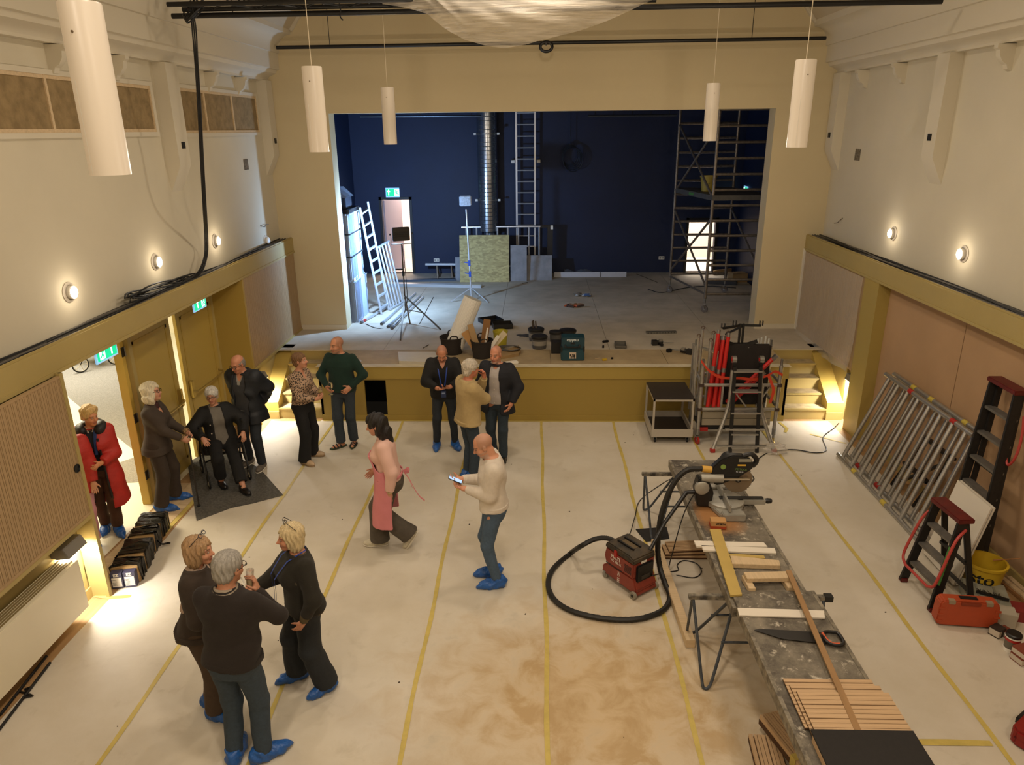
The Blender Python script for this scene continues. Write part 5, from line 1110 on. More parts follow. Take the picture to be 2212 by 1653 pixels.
MB().tube(spline([(.15, .75, .10), (.19, .74, .05), (.23, .78, .03), (.27, .76, .04)], 4), .012, 5).build('loose_film', WRAP, t)
# black rods by the skirting
rg = 'black rods beside the radiator'
for q0, q1 in (((0, 1545), (100, 1418)), ((-12, 1590), (108, 1432))):
    a, b = FZ(*q0, .014), FZ(*q1, .014); one('curtain_rod', MB().cyl(a, b, .013, n=10), BLACKP, 'slim black rod lying on floor along the radiator', 'rod', rg)
m = thing('clip_pile', 'small heap of black plastic clips beside floor rods', 'clips', FZ(58, 1497), world=True); r_ = random.Random(5)
for k in range(7):
    c = FZ(58+r_.uniform(-10, 10), 1497+r_.uniform(-10, 10), .01+.006*(k % 2)); MB().box(c, (.05, .014, .012), r_.random()*3).build('clip', BLACKP, m)
# rollators
def rollator(loc, rz, lab, wr, sc=1.):
    t = thing('rollator', lab, 'rollator', loc, rz); FR = M('rollator_black', '#121214', .35); RIMC = M('rim_cream', '#cfc5ae', .4)
    for sx_ in (-1, 1):
        x = sx_*.27*sc
        MB().tube(spline([(x, .30*sc, wr), (x, .18*sc, .42*sc), (x, -.02, .62*sc), (x, -.14*sc, .86*sc), (x, -.30*sc, .90*sc)], 4), .013, 8).build('side_tube', FR, t)
        MB().tube([(x, -.28*sc, wr), (x, -.10*sc, .45*sc), (x, .05*sc, .60*sc)], .013, 8).build('rear_leg', FR, t)
        for y in (.30*sc, -.28*sc):
            w_ = MB().tube([(x, y+(wr-.014)*math.cos(a), wr+(wr-.014)*math.sin(a)) for a in np.linspace(0, 2*pi, 25)[:-1]], .014, 8, True).build('wheel', RUBBER, t)
            MB().tube([(x, y+(wr-.032)*math.cos(a), wr+(wr-.032)*math.sin(a)) for a in np.linspace(0, 2*pi, 25)[:-1]], .007, 6, True).build('rim', RIMC, w_)
            for a in range(5): MB().cyl((x, y, wr), (x, y+(wr-.03)*math.cos(a*1.2566), wr+(wr-.03)*math.sin(a*1.2566)), .007, n=6).build('spoke', RIMC, w_)
        MB().cyl((x, -.40*sc, .90*sc), (x, -.28*sc, .90*sc), .018).build('grip', RUBBER, t)
    MB().bx(-.23*sc, .23*sc, -.16*sc, .10*sc, .50*sc, .53*sc).build('seat', FR, t, bevel=.01)
    MB().tube(spline([(-.27*sc, .16*sc, .70*sc), (-.2*sc, .26*sc, .72*sc), (.2*sc, .26*sc, .72*sc), (.27*sc, .16*sc, .70*sc)], 4), .014, 8).build('backrest', FR, t)
    MB().cyl((-.27*sc, .18*sc, .36*sc), (.27*sc, -.16*sc, .36*sc), .010).build('cross_brace', FR, t); MB().cyl((-.27*sc, -.16*sc, .34*sc), (.27*sc, .18*sc, .34*sc), .010).build('cross_brace', FR, t)
g = PEOPLE['seated']; sw_ = g['W'](g['P0']+V3(0, -.02, 0))
rollator((sw_.x, sw_.y, .010), math.atan2(-.55, -.85)+pi, 'black rollator serving as seat for white-haired woman', .105)
c = (FZ(152, 806)+FZ(212, 795))/2; dd = FZ(212, 795)-FZ(152, 806)
rollator((c.x, c.y+.3, .006), math.atan2(dd.y, dd.x)-pi/2+.2, 'rollator with large spoked wheels parked on corridor carpet', .17, 1.2)
# walking stick
g = PEOPLE['suit']; top = (g['W'](g['grips'][0]['c'])+g['W'](g['grips'][1]['c']))/2; bot = FZ(430, 1094, .012)
t = thing('walking_stick', 'dark walking stick held by woman in brown suit', 'cane', bot, world=True)
MB().tube([bot, top], .0105, 8).build('shaft', M('stick_dark', '#1d1510', .4), t)
MB().tube(spline([top+Vector((-.05, 0, .012)), top+Vector((0, 0, .02)), top+Vector((.07, .01, .0))], 3), .014, 8).build('handle', M('stick_handle', '#2a1c12', .4), t)
MB().lathe([(.020, 0), (.022, .012), (.014, .03), (.0, .032)], bot-Vector((0, 0, .0)), 12).build('ferrule', RUBBER, t)
# held phones and glasses
def phone(c, n, up, lab, lit):
    n = Vector(n).normalized(); up = Vector(up); up = (up-n*up.dot(n)).normalized(); x = up.cross(n); R = Matrix((x, up, n)).transposed(); c = Vector(c)
    t = thing('phone', lab, 'phone', c, 0, None, True)
    MB().box(c, (.074, .15, .009), R=R).build('case', BLACKP, t, bevel=.003)
    MB().box(c+n*.0055, (.066, .138, .001), R=R).build('screen', M('screen_lit', '#8fa9c9', .2, emit=('#9db9e0', 1.2)) if lit else M('screen_dark', '#1d2226', .15), t)
def hand_w(key, i): g = PEOPLE[key]; q = g['grips'][i]; Rz = g['Rz']; return g['W'](q['c']), Vector(Rz@q['d']), Vector(Rz@q['n']), Vector(Rz@q['s'])
c0, d0, n0, _ = hand_w('white', 0); c1, d1, n1, _ = hand_w('white', 1)
phone((c0+c1)/2+Vector((-.03, 0, .012)), (.45, 0, 1), (-1, 0, .35), 'lit phone held by man in white sweatshirt', True)
c0, d0, n0, _ = hand_w('blackj', 0); c1, d1, n1, _ = hand_w('blackj', 1)
phone((c0+c1)/2+Vector((0, -.02, .010)), (0, .35, 1), (.6, -1, 0), 'dark phone held by man in black jacket', False)
GLASS = M('clear_glass', '#f4f2ec', .03, trans=1., alpha=.45); WINE = M('drink_pale', '#c9b070', .1, alpha=.6)
def wine_glass(c, up, lab, kind='wine', wine=True, s=1.):
    up = Vector(up).normalized(); R = up.to_track_quat('Z', 'Y').to_matrix(); c = Vector(c); t = thing('wine_glass', lab, 'glass', c, 0, None, True)
    if kind == 'wine':
        MB().lathe([(.034*s, -.075*s), (.034*s, -.072*s), (.006*s, -.066*s), (.004*s, -.02*s), (.006*s, .0)], c, 18, R).build('stem', GLASS, t)
        MB().lathe([(.006*s, .0), (.026*s, .012*s), (.037*s, .04*s), (.036*s, .07*s), (.029*s, .105*s)], c, 20, R).build('bowl', GLASS, t)
        if wine: MB().lathe([(.004*s, .004), (.024*s, .014*s), (.033*s, .036*s), (0, .036*s)], c, 18, R).build('drink', WINE, t)
    else:
        MB().lathe([(.024*s, -.06*s), (.030*s, .075*s)], c, 18, R).build('bowl', GLASS, t)
        if wine: MB().lathe([(.0, -.055*s), (.023*s, -.055*s), (.027*s, -.0*s), (0, .0)], c, 16, R).build('drink', WINE, t)
c, d_, n_, s_ = hand_w('blonde', 0); wine_glass(c+Vector((0, 0, .02)), (-.25, .1, 1), 'stemmed glass held by blond woman with blue lanyard', wine=False, s=1.1)
c, d_, n_, s_ = hand_w('grey', 0); wine_glass(c+Vector((.0, 0, .03)), (.1, .1, 1), 'small glass raised by grey-haired man', 'tumbler', True, 1.0)
c, d_, n_, s_ = hand_w('green', 0); wine_glass(c+Vector((0, -.01, 0)), (.05, 0, 1), 'stemmed glass held low by man in green sweater', s=1.05, wine=False)
c, d_, n_, s_ = hand_w('leopard', 1); wine_glass(c+Vector((0, 0, .03)), (.1, 0, 1), 'stemmed glass held by woman in leopard-print blouse', s=.95)
# ================================================================== CENTRE AND RIGHT OF THE HALL
DKTOP = M('cart_top', '#2a211b', .6, n=(8, .2)); CARTW = M('cart_white', '#b9b2a6', .4, .3); REDP = M('red_plastic', '#a3261f', .45); REDT = M('red_tube', '#b81f1a', .4); STRAP = M('orange_strap', '#c23a1c', .6)
def caster(t, c, r, mat=RUBBER, yaw=0., plate=.03, nm='caster'):
    c = Vector(c); ax = Vector((math.cos(yaw), math.sin(yaw), 0)); w_ = MB().cyl(c-ax*.014+Vector((0, 0, r)), c+ax*.014+Vector((0, 0, r)), r, n=16).build(nm, mat, t)
    MB().cyl(c-ax*.018+Vector((0, 0, r)), c+ax*.018+Vector((0, 0, r)), r*.35, n=10).build('hub', STEEL, w_)
    f = MB()
    for q in (-1, 1): f.bar(c+ax*.02*q+Vector((0, 0, r)), c+ax*.02*q+Vector((0, 0, 2*r+.02)), .006, .03, (0, 1, 0))
    f.bar(c-ax*.024+Vector((0, 0, 2*r+.02)), c+ax*.024+Vector((0, 0, 2*r+.02)), .05, .008); f.build('fork', STEEL, w_)
# two-deck cart
t = thing('platform_cart', 'white framed cart with two dark wooden decks', 'cart', (2.11, 10.85, 0), world=True)
X0, X1, Y0, Y1 = 1.80, 2.42, 10.43, 11.22
for x in (X0+.015, X1-.015):
    for y in (Y0+.015, Y1-.015): MB().bx(x-.015, x+.015, y-.015, y+.015, .22, .74).build('post', CARTW, t)
for z, h_ in ((.70, .03), ):
    for a in ((X0, X1, Y0, Y0+.025), (X0, X1, Y1-.025, Y1), (X0, X0+.025, Y0, Y1), (X1-.025, X1, Y0, Y1)): MB().bx(*a, z, z+h_).build('top_rail', CARTW, t)
for a in ((X0-.01, X1+.01, Y0-.01, Y0+.015), (X0-.01, X1+.01, Y1-.015, Y1+.01), (X0-.01, X0+.015, Y0, Y1), (X1-.015, X1+.01, Y0, Y1)): MB().bx(*a, .11, .24).build('tray_side', CARTW, t, bevel=.004)
MB().bx(X0, X1, Y0, Y1, .73, .742).build('top_deck', DKTOP, t); MB().bx(X0+.015, X1-.015, Y0+.015, Y1-.015, .125, .14).build('bottom_deck', DKTOP, t)
for x in (X0+.06, X1-.06):
    for y in (Y0+.06, Y1-.06): caster(t, (x, y, .003), .035)
# scaffold trolley with its load
t = thing('scaffold_trolley', 'aluminium scaffold base loaded with poles and platforms beside cart', 'scaffold trolley', (3.06, 10.7, 0), world=True)
SX0, SX1, SY0, SY1 = 2.50, 3.66, 10.42, 10.98
for x, y, zt in ((SX0, SY0, 1.28), (SX1, SY0, 1.28), (SX0, SY1, 1.42), (SX1, SY1, 1.42)):
    p_ = MB().cyl((x, y, .24), (x, y, zt), .028, n=12).build('post', ALU, t); MB().cyl((x, y, zt), (x, y, zt+.10), .019, n=10).build('spigot', STEEL, p_)
    MB().cyl((x, y, .16), (x, y, .26), .030, n=10).build('collar', STEEL, p_)
    if x == SX0: caster(t, (x, y, .003), .06, REDP, .3)
    else: MB().cyl((x, y, .10), (x, y, .17), .018).build('jack', STEEL, p_); MB().lathe([(.05, .003), (.05, .02), (.02, .05), (.02, .11)], (x, y, 0), 12).build('foot', M('brass', '#b09a5a', .3, .7), p_)
for z in (.58, .97):
    for y in (SY0, SY1): MB().cyl((SX0, y, z), (SX1, y, z), .026, n=10).build('rail', ALU, t)
    for x in (SX0, SX1): MB().cyl((x, SY0, z+.05), (x, SY1, z+.05), .026, n=10).build('rail', ALU, t)
    for x in (SX0, SX1): MB().bx(x-.035, x+.035, SY0-.035, SY0+.02, z-.022, z+.022).build('clamp', M('clamp_dark', '#3a2a24', .5), t)
for x in (2.82, 3.42): MB().bar((x, SY0, .58), (x, SY0, .97), .03, .03).build('upright', ALU, t)
MB().bar((2.92, SY0+.01, .97), (3.2, SY0+.01, .62), .03, .02).build('brace', ALU, t); MB().bar((3.55, SY0+.02, .97), (3.35, SY0+.02, .62), .03, .02).build('brace', ALU, t)
for i, z0 in enumerate((.30, .415)): MB().bx(SX0+.06, SX1-.06, SY0+.04, SY0+.07, z0, z0+.105).build('toe_board', M('toe_board', '#a39a88', .5, .4), t)
MB().bx(SX0+.04, SX1-.08, SY0+.06, SY1-.05, .22, .29).build('base_deck', BLACKP, t)
MB().bx(SX0+.04, SX0+.16, SY0+.03, SY0+.06, .20, .26).build('lock_plate', REDP, t)
gr = 'black scaffold platforms on the trolley'
for i, (x0, x1, y, zt) in enumerate(((2.90, 3.52, 10.62, 1.55), (3.02, 3.58, 10.70, 1.50))):
    o = one('platform_board', MB().bx(x0, x1, y, y+.035, .58, zt), M('platform_black', '#1b1512', .7, n=(10, .3)), ('black scaffold platform standing upright in the trolley', 'second black scaffold platform behind the first in trolley')[i], 'platform', bevel=.004)
MB().lathe([(.008, 0), (.008, .004), (0, .005)], (0, -.0185, .92), 8, Matrix.Rotation(pi/2, 3, 'X')).build('rivet', STEEL, [o for o in bpy.data.objects if o.name == 'platform_board'][0])
# red stabiliser poles
for i, (xb, yb, xt, yt, zt) in enumerate(((2.63, 10.47, 2.74, 10.62, 1.72), (2.72, 10.47, 2.82, 10.62, 1.62), (2.80, 10.47, 2.88, 10.58, 1.68), (2.68, 10.55, 2.78, 10.70, 1.60), (2.77, 10.54, 2.86, 10.68, 1.55))):
    a, b = Vector((xb, yb, .60)), Vector((xt, yt, zt)); t2 = thing('stabiliser_pole', 'red stabiliser pole standing in bundle on the scaffold trolley', 'pole', a, 0, 'red stabiliser poles in trolley', True)
    MB().cyl(a, b, .030, n=12).build('tube', REDT, t2); MB().cyl(a+(b-a)*.50, a+(b-a)*.56, .036, n=12).build('clamp', STEEL, t2); MB().cyl(b, b+(b-a).normalized()*.06, .026, n=10).build('fitting', STEEL, t2)
for i, (a, b) in enumerate((((2.92, 10.50, .66), (3.55, 10.50, 1.36)), ((3.0, 10.56, .62), (3.42, 10.56, 1.08)))):
    a, b = Vector(a), Vector(b); t2 = thing('stabiliser_pole', ('long red stabiliser pole slung diagonally across black platforms', 'short red stabiliser pole lying diagonally inside the trolley')[i], 'pole', a, 0, None, True)
    MB().cyl(a, b, .032, n=12).build('tube', REDT, t2); MB().bar(b-(b-a).normalized()*.02, b+(b-a).normalized()*.07, .06, .05).build('fitting', STEEL, t2)
# grey poles, left bundle
for i, (x, y, zt, zb) in enumerate(((2.44, 10.62, 1.66, .30), (2.55, 10.86, 1.72, .30), (2.62, 10.60, 1.60, .58), (2.70, 10.80, 1.66, .58), (2.92, 10.80, 1.66, .58))):
    t2 = thing('brace_pole', 'grey aluminium brace pole with hook standing in trolley', 'pole', (x, y, zb), 0, 'grey brace poles in trolley', True)
    MB().cyl((x, y, zb), (x+.01, y, zt), .022, n=10).build('tube', ALU, t2); c = Vector((x+.01, y, zt+.035)); MB().tube([c+Vector((.024*math.cos(u), 0, .024*math.sin(u)-.01)) for u in np.linspace(-1.2, 3.6, 9)], .009, 6).build('hook', M('hook_rust', '#6a5a50', .4, .6), t2)
t2 = thing('scaffold_guard', 'aluminium guard frame with diagonal brace leaning in trolley', 'frame', (2.66, 10.95, .3), 0, None, True)
for a, b in (((2.48, 11.02, .35), (2.48, 11.02, 1.45)), ((2.74, 10.62, .35), (2.74, 10.62, 1.45)), ((2.48, 11.02, 1.42), (2.74, 10.62, 1.42)), ((2.48, 11.02, .95), (2.74, 10.62, .95)), ((2.48, 11.02, 1.40), (2.74, 10.62, .60))): MB().bar(a, b, .045, .03).build('member', ALU, t2)
# clear tubes and black cross bracket on top
t2 = thing('cross_bracket', 'black cross-armed stand bracket rising above the scaffold load', 'bracket', (3.10, 10.70, 1.2), 0, None, True)
BK = M('bracket_black', '#141414', .4)
for dx in (-.025, .025): MB().bar((3.10+dx, 10.70, 1.2), (3.10+dx, 10.70, 1.85), .03, .03).build('mast', BK, t2)
MB().bar((2.80, 10.62, 1.80), (3.10, 10.72, 1.82), .035, .03).build('arm', BK, t2); MB().bar((3.10, 10.72, 1.82), (3.36, 10.62, 1.84), .035, .03).build('arm', BK, t2); MB().bar((2.95, 11.0, 1.60), (3.10, 10.72, 1.80), .03, .03).build('arm', BK, t2)
for p in ((2.80, 10.62, 1.80), (2.98, 10.67, 1.83), (3.36, 10.62, 1.84)):
    for q in (-.022, .022): MB().bar((p[0]+q, p[1], p[2]), (p[0]+q, p[1], p[2]+.075), .012, .03).build('prong', BK, t2)
MB().bar((2.84, 10.6, 1.60), (3.05, 10.66, 1.52), .03, .05).build('lever', BK, t2); MB().bar((3.14, 10.66, 1.52), (3.33, 10.62, 1.60), .03, .05).build('lever', BK, t2)
MB().bx(3.02, 3.26, 10.64, 10.76, 1.48, 1.54).build('hub', BK, t2)
for i, x in enumerate((3.36, 3.41, 3.47, 3.52)):
    one('clear_tube', MB().cyl((x, 10.69, 1.2), (x, 10.69, 1.62+.02*(i % 3)), .014, n=10), M('tube_clear', '#cfd3d0', .1, alpha=.5), 'short clear tube standing behind the black platforms', 'tube', 'clear tubes in trolley')
# strap round the load
PS = spline([(2.46, 10.38, 1.36), (2.60, 10.37, 1.20), (2.78, 10.36, 1.11), (3.05, 10.36, 1.10), (3.25, 10.36, 1.08), (3.45, 10.36, 1.14), (3.56, 10.37, 1.20), (3.68, 10.38, 1.14)], 6); m = MB(); vs = []
for i, p in enumerate(PS): vs += [p+Vector((0, -.003, .022)), p+Vector((0, .003, -.022))]
m.add(vs, [(2*i, 2*i+1, 2*i+3, 2*i+2) for i in range(len(PS)-1)])
t2 = thing('ratchet_strap', 'orange ratchet strap looped round the scaffold load', 'strap', (3.0, 10.37, 1.1), 0, None, True); m.build('webbing', STRAP, t2)
PS = spline([(3.46, 10.36, 1.15), (3.52, 10.35, 1.02), (3.56, 10.35, .90), (3.53, 10.35, .70)], 6); m = MB(); vs = []
for p in PS: vs += [p+Vector((.022, 0, 0)), p-Vector((.022, 0, 0))]
m.add(vs, [(2*i, 2*i+1, 2*i+3, 2*i+2) for i in range(len(PS)-1)]); m.build('loose_end', STRAP, t2)
# multi-purpose ladder in front
t2 = thing('folding_ladder', 'aluminium and black folding step ladder before the scaffold trolley', 'ladder', (3.10, 10.2, 0), 0, None, True)
yl = 10.34
for sx_ in (-1, 1):
    cx_ = 3.13; MB().tube(spline([(cx_+sx_*.46, 10.12, .03), (cx_+sx_*.36, 10.19, .30), (cx_+sx_*.255, 10.26, .62), (cx_+sx_*.225, 10.29, .85), (cx_+sx_*.215, yl-.02, 1.24)], 5), .029, 8).build('side_rail', ALU, t2)
    MB().bar((cx_+sx_*.20, 10.10, .005), (cx_+sx_*.19, yl-.03, 1.30), .05, .035).build('inner_rail', BLACKP, t2)
    h_ = MB().cyl((cx_+sx_*.20-.03, yl, 1.40), (cx_+sx_*.20+.03, yl, 1.40), .055, n=16).build('hinge', STEEL, t2); MB().cyl((cx_+sx_*.20-.036, yl, 1.40), (cx_+sx_*.20+.036, yl, 1.40), .028, n=12).build('knob', REDP, h_)
    MB().bar((cx_+sx_*.20, yl, 1.22), (cx_+sx_*.20, yl, 1.40), .045, .03).build('hinge_arm', BLACKP, t2)
    MB().bx(cx_+sx_*.46-.035, cx_+sx_*.46+.035, 10.08, 10.15, .004, .06).build('foot', REDP, t2, bevel=.006)
for z, w_ in ((1.24, .42), (.94, .42), (.62, .44), (.30, .40), (.10, .38)):
    y_ = 10.10+(yl-.03-10.10)*z/1.30
    for j in range(3): MB().bx(3.13-w_/2, 3.13+w_/2, y_-.045+.032*j, y_-.045+.032*j+.028, z-.02+.004*j, z+.004*j).build('rung', ALU, t2)
MB().bx(2.91, 3.35, yl-.10, yl-.09, .895, .915).build('tread_edge', M('magenta', '#9c1338', .4), t2)
MB().bar((2.72, 10.10, .11), (3.55, 10.10, .11), .03, .025).build('spreader', ALU, t2); MB().bar((2.84, 10.15, .36), (3.42, 10.15, .36), .03, .025).build('spreader', ALU, t2)
# crumpled bag of fittings
def bagf(u, v):
    a, b = u*2*pi, v*pi; r = .15*(1+.22*math.sin(5*a+3*b)+.15*math.sin(9*b+2*a)); return (3.60+r*math.sin(b)*math.cos(a), 10.06+.7*r*math.sin(b)*math.sin(a), .085-.55*r*math.cos(b))
one('plastic_bag', MB().grid(bagf, 20, 12), M('clear_bag', '#d8d2c8', .15, alpha=.35), 'crumpled clear plastic bag at foot of folding ladder', 'bag')
# extension lead on the right
pts = [FZ(1590, 1005, .012), FZ(1625, 985, .012), FZ(1680, 974, .012), FZ(1720, 972, .012), FZ(1760, 978, .012), FZ(1785, 972, .012), FZ(1778, 945, .012), FZ(1800, 926, .012), FZ(1812, 914, .012)]
one('extension_lead', MB().tube(spline([Vector((2.28, 7.18, 1.12)), Vector((2.5, 7.6, .80)), Vector((2.55, 8.6, .10)), FZ(1640, 990, .012)]+pts[2:], 6), .0085, 6), CABLE, 'thin black lead running from mitre saw towards ochre post', 'cable')

# ------------------------------------------------------------------ the work bench
TREST = M('trestle_blue', '#2b333d', .5, n=(25, .35), col2='#4a4f55'); SPLAT = M('splattered_top', '#8c8372', .7, n=(14, .6), col2='#35302a')
def _bench(nt, N, L, b, dust=True):
    t = N.new('ShaderNodeTexCoord'); n1 = N.new('ShaderNodeTexNoise'); n1.inputs['Scale'].default_value = 3.4; n1.inputs['Detail'].default_value = 10; n1.inputs['Roughness'].default_value = .72; n2 = N.new('ShaderNodeTexNoise'); n2.inputs['Scale'].default_value = 11; n2.inputs['Detail'].default_value = 8; n2.inputs['Roughness'].default_value = .7
    for q in (n1, n2): L.new(t.outputs['Object'], q.inputs[0])
    r = N.new('ShaderNodeValToRGB'); e = r.color_ramp.elements; e[0].position = .36; e[0].color = (*lin('#3a342d'), 1); e[1].position = .72; e[1].color = (*lin('#8d8473'), 1); L.new(n1.outputs[0], r.inputs[0])
    r2 = N.new('ShaderNodeValToRGB'); e = r2.color_ramp.elements; e[0].position = .56; e[0].color = (0, 0, 0, 1); e[1].position = .66; e[1].color = (1, 1, 1, 1); L.new(n2.outputs[0], r2.inputs[0])
    mx = N.new('ShaderNodeMix'); mx.data_type = 'RGBA'; L.new(r2.outputs[0], mx.inputs[0]); L.new(r.outputs[0], mx.inputs[6]); mx.inputs[7].default_value = (*lin('#b9b1a0'), 1)
    b.inputs['Roughness'].default_value = .7
    if not dust: L.new(mx.outputs[2], b.inputs['Base Color']); return
    # sawdust under the saw
    s1 = N.new('ShaderNodeVectorMath'); s1.operation = 'SUBTRACT'; s1.inputs[1].default_value = (-.12, .12, 0); L.new(t.outputs['Object'], s1.inputs[0]); s2 = N.new('ShaderNodeVectorMath'); s2.operation = 'MULTIPLY'; s2.inputs[1].default_value = (2.6, 1.6, 0); L.new(s1.outputs[0], s2.inputs[0]); ln = N.new('ShaderNodeVectorMath'); ln.operation = 'LENGTH'; L.new(s2.outputs[0], ln.inputs[0])
    ad = N.new('ShaderNodeMath'); ad.operation = 'MULTIPLY_ADD'; L.new(n1.outputs[0], ad.inputs[0]); ad.inputs[1].default_value = -.8; L.new(ln.outputs['Value'], ad.inputs[2]); mr = N.new('ShaderNodeMapRange'); mr.inputs[1].default_value = .35; mr.inputs[2].default_value = .0; L.new(ad.outputs[0], mr.inputs[0])
    m2 = N.new('ShaderNodeMix'); m2.data_type = 'RGBA'; L.new(mr.outputs[0], m2.inputs[0]); L.new(mx.outputs[2], m2.inputs[6]); m2.inputs[7].default_value = (*lin('#9a6c3e'), 1)
    L.new(m2.outputs[2], b.inputs['Base Color']); b.inputs['Roughness'].default_value = .7
BENCH = ramp_mat('bench_top', _bench); ZB = .82
BENCH2 = ramp_mat('bench_top_dark', lambda *a: _bench(*a, dust=False))
EDGE = M('bench_edge', '#8f8674', .6, n=(16, .4), col2='#4d463b')
def bench(nm, x0, x1, y0, y1, z1, lab, xs=0., mat=None):
    t = thing(nm, lab, 'work table', ((x0+x1)/2, (y0+y1)/2, z1-.09), 0, None, True)
    pr = lambda za, zb, a, b: MB().add([(x0+a, y0, za), (x1+b, y0, za), (x1+xs+b, y1, za), (x0+xs+a, y1, za), (x0+a, y0, zb), (x1+b, y0, zb), (x1+xs+b, y1, zb), (x0+xs+a, y1, zb)], ((0,3,2,1),(4,5,6,7),(0,1,5,4),(1,2,6,5),(2,3,7,6),(3,0,4,7)))
    pr(z1-.02, z1, .03, -.03).build('top', mat or BENCH, t, smooth=False)
    pr(z1-.09, z1+.004, 0, -(x1-x0)+.03).build('side_beam', EDGE, t, smooth=False); pr(z1-.09, z1+.004, (x1-x0)-.03, 0).build('side_beam', EDGE, t, smooth=False)
    for j in range(6):
        y = y0+.1+(y1-y0-.2)*j/5; MB().bx(x0+.03, x1-.03, y-.02, y+.02, z1-.07, z1-.02).build('rib', EDGE, t)
bench('work_bench', 1.66, 2.36, 5.20, 8.10, ZB, 'long paint-stained bench board carrying the mitre saw', -.04); bench('work_bench', 1.72, 2.44, 3.0, 5.42, ZB+.025, 'dark paint-stained bench board carrying the handsaw', -.03, BENCH2)
def trestle(yc, x0, x1, lab, zt=.72):
    t = thing('trestle', lab, 'trestle', ((x0+x1)/2, yc, 0), 0, None, True)
    MB().bar((x0, yc, zt-.015), (x1, yc, zt-.015), .05, .04).build('top_bar', SPLAT, t, bevel=.004); MB().bx(x1-.03, x1+.04, yc-.03, yc+.03, zt-.04, zt+.012).build('end_cap', BLACKP, t)
    for s_, xe in ((1, x0+.04), (-1, x1-.04)):
        for q in (-1, 1):
            f = Vector((xe+s_*.06, yc+q*.36, .018)); a = Vector((xe, yc+q*.02, zt-.035)); b = Vector((xe+s_*.36, yc+q*.03, zt-.05))
            pts = [a, a+(f-a)*.5, a+(f-a)*.93, f+Vector((s_*.015, 0, 0)), f+Vector((s_*.05, 0, .012)), b+(f+Vector((s_*.06, 0, 0))-b)*.88, b+(f+Vector((s_*.06, 0, 0))-b)*.4, b]
            MB().tube(spline(pts, 4), .0135, 8).build('leg', TREST, t)
    for q in (-1, 1): MB().cyl((x0+.27, yc+q*.19, .37), (x1-.27, yc+q*.19, .37), .011, n=8).build('stretcher', TREST, t)
trestle(5.52, 1.36, 2.58, 'blue tube trestle under the joint of bench boards'); trestle(7.95, 1.28, 2.50, 'blue tube trestle at the far end of bench'); trestle(3.4, 1.5, 2.66, 'blue tube trestle under the slatted board stack', .745)

# mitre saw
YS = 6.98; t = thing('mitre_saw', 'black and silver sliding mitre saw standing on the bench', 'mitre saw', (2.0, YS, ZB), 0, None, True)
CAST = M('cast_alu', '#a8a59b', .45, .35, n=(10, .15)); SAWB = M('saw_black', '#191817', .45, n=(20, .3)); BLADE = M('blade', '#8c7c68', .35, .7)
c = Vector((2.02, YS, ZB))
MB().lathe([(.20, .03), (.20, .075), (.185, .085), (0, .085)], c, 32).build('turntable', CAST, t)
MB().prism([(-.10, -.30), (.13, -.30), (.13, -.18), (.17, -.10), (.17, .10), (.13, .18), (.13, .30), (-.10, .30), (-.16, .12), (-.16, -.12)], .0, .05, 'z', c=c).build('base', CAST, t, bevel=.008)
for s_ in (-1, 1): MB().bx(c.x-.10, c.x+.13, c.y+s_*.30-.05, c.y+s_*.30+.05, ZB+.001, ZB+.078).build('foot_block', CAST, t, bevel=.008)
for s_ in (-1, 1): MB().bx(c.x-.035, c.x-.012, c.y+s_*.17-.14, c.y+s_*.17+.14, ZB+.085, ZB+.165).build('fence', CAST, t, bevel=.005)
ar = MB().bx(c.x+.12, c.x+.42, c.y-.045, c.y+.045, ZB+.03, ZB+.085).build('arm', CAST, t, bevel=.006); MB().bx(c.x-.06, c.x+.40, c.y-.030, c.y+.030, ZB+.087, ZB+.094).build('arm_strip', BLACKP, ar); MB().lathe([(.0, 0), (.022, 0), (.030, .03), (.026, .07), (0, .085)], (c.x+.42, c.y, ZB+.055), 12, Matrix.Rotation(pi/2, 3, 'Y')).build('knob', BLACKP, ar)
MB().prism([(-.30, .02), (-.16, .02), (-.14, .18), (-.20, .32), (-.31, .34), (-.34, .2)], -.07, .07, 'y', c=c).build('column', SAWB, t, bevel=.01); MB().lathe([(.075, -.02), (.075, .02), (.06, .03), (0, .03)], c+Vector((-.27, -.06, .24)), 24, Matrix.Rotation(pi/2, 3, 'X')).build('tilt_disc', CAST, t)
MB().cyl(c+Vector((-.28, -.02, .335)), c+Vector((-.05, -.02, .335)), .052, n=18).build('slide_housing', CAST, t)
for dz in (0, .07): MB().cyl(c+Vector((-.28, -.05+dz, .335-dz*.3)), c+Vector((.22, -.05+dz, .335-dz*.3)), .015, n=10).build('slide_rail', M('chrome', '#d8d2c8', .12, 1.), t)
bc = c+Vector((.11, -.015, .315)); bl = MB().cyl(bc+Vector((0, -.003, 0)), bc+Vector((0, .003, 0)), .150, n=40).build('blade', BLADE, t)
for a in range(30):
    u = a/30*2*pi; MB().box(bc+Vector((.152*math.cos(u), 0, .152*math.sin(u))), (.012, .005, .008), R=Matrix.Rotation(-u, 3, 'Y')).build('tooth', STEEL, bl)
MB().cyl(bc+Vector((0, -.02, 0)), bc+Vector((0, 0, 0)), .03, n=16).build('arbor', SAWB, bl); MB().cyl(bc+Vector((0, -.026, 0)), bc+Vector((0, -.01, 0)), .012, n=8).build('bolt', STEEL, bl)
gd = []
for k_ in range(15):
    a = pi*1.02-k_/14*pi*1.02; gd.append((.02+.205*math.cos(a), .385+.20*math.sin(a)))
prof = [(-.16, .30), (-.19, .38), (-.16, .47), (-.08, .555), (.03, .60), (.14, .595), (.22, .555), (.265, .49), (.24, .435), (.17, .385), (.10, .33), (.02, .30), (-.06, .26), (-.12, .25)]
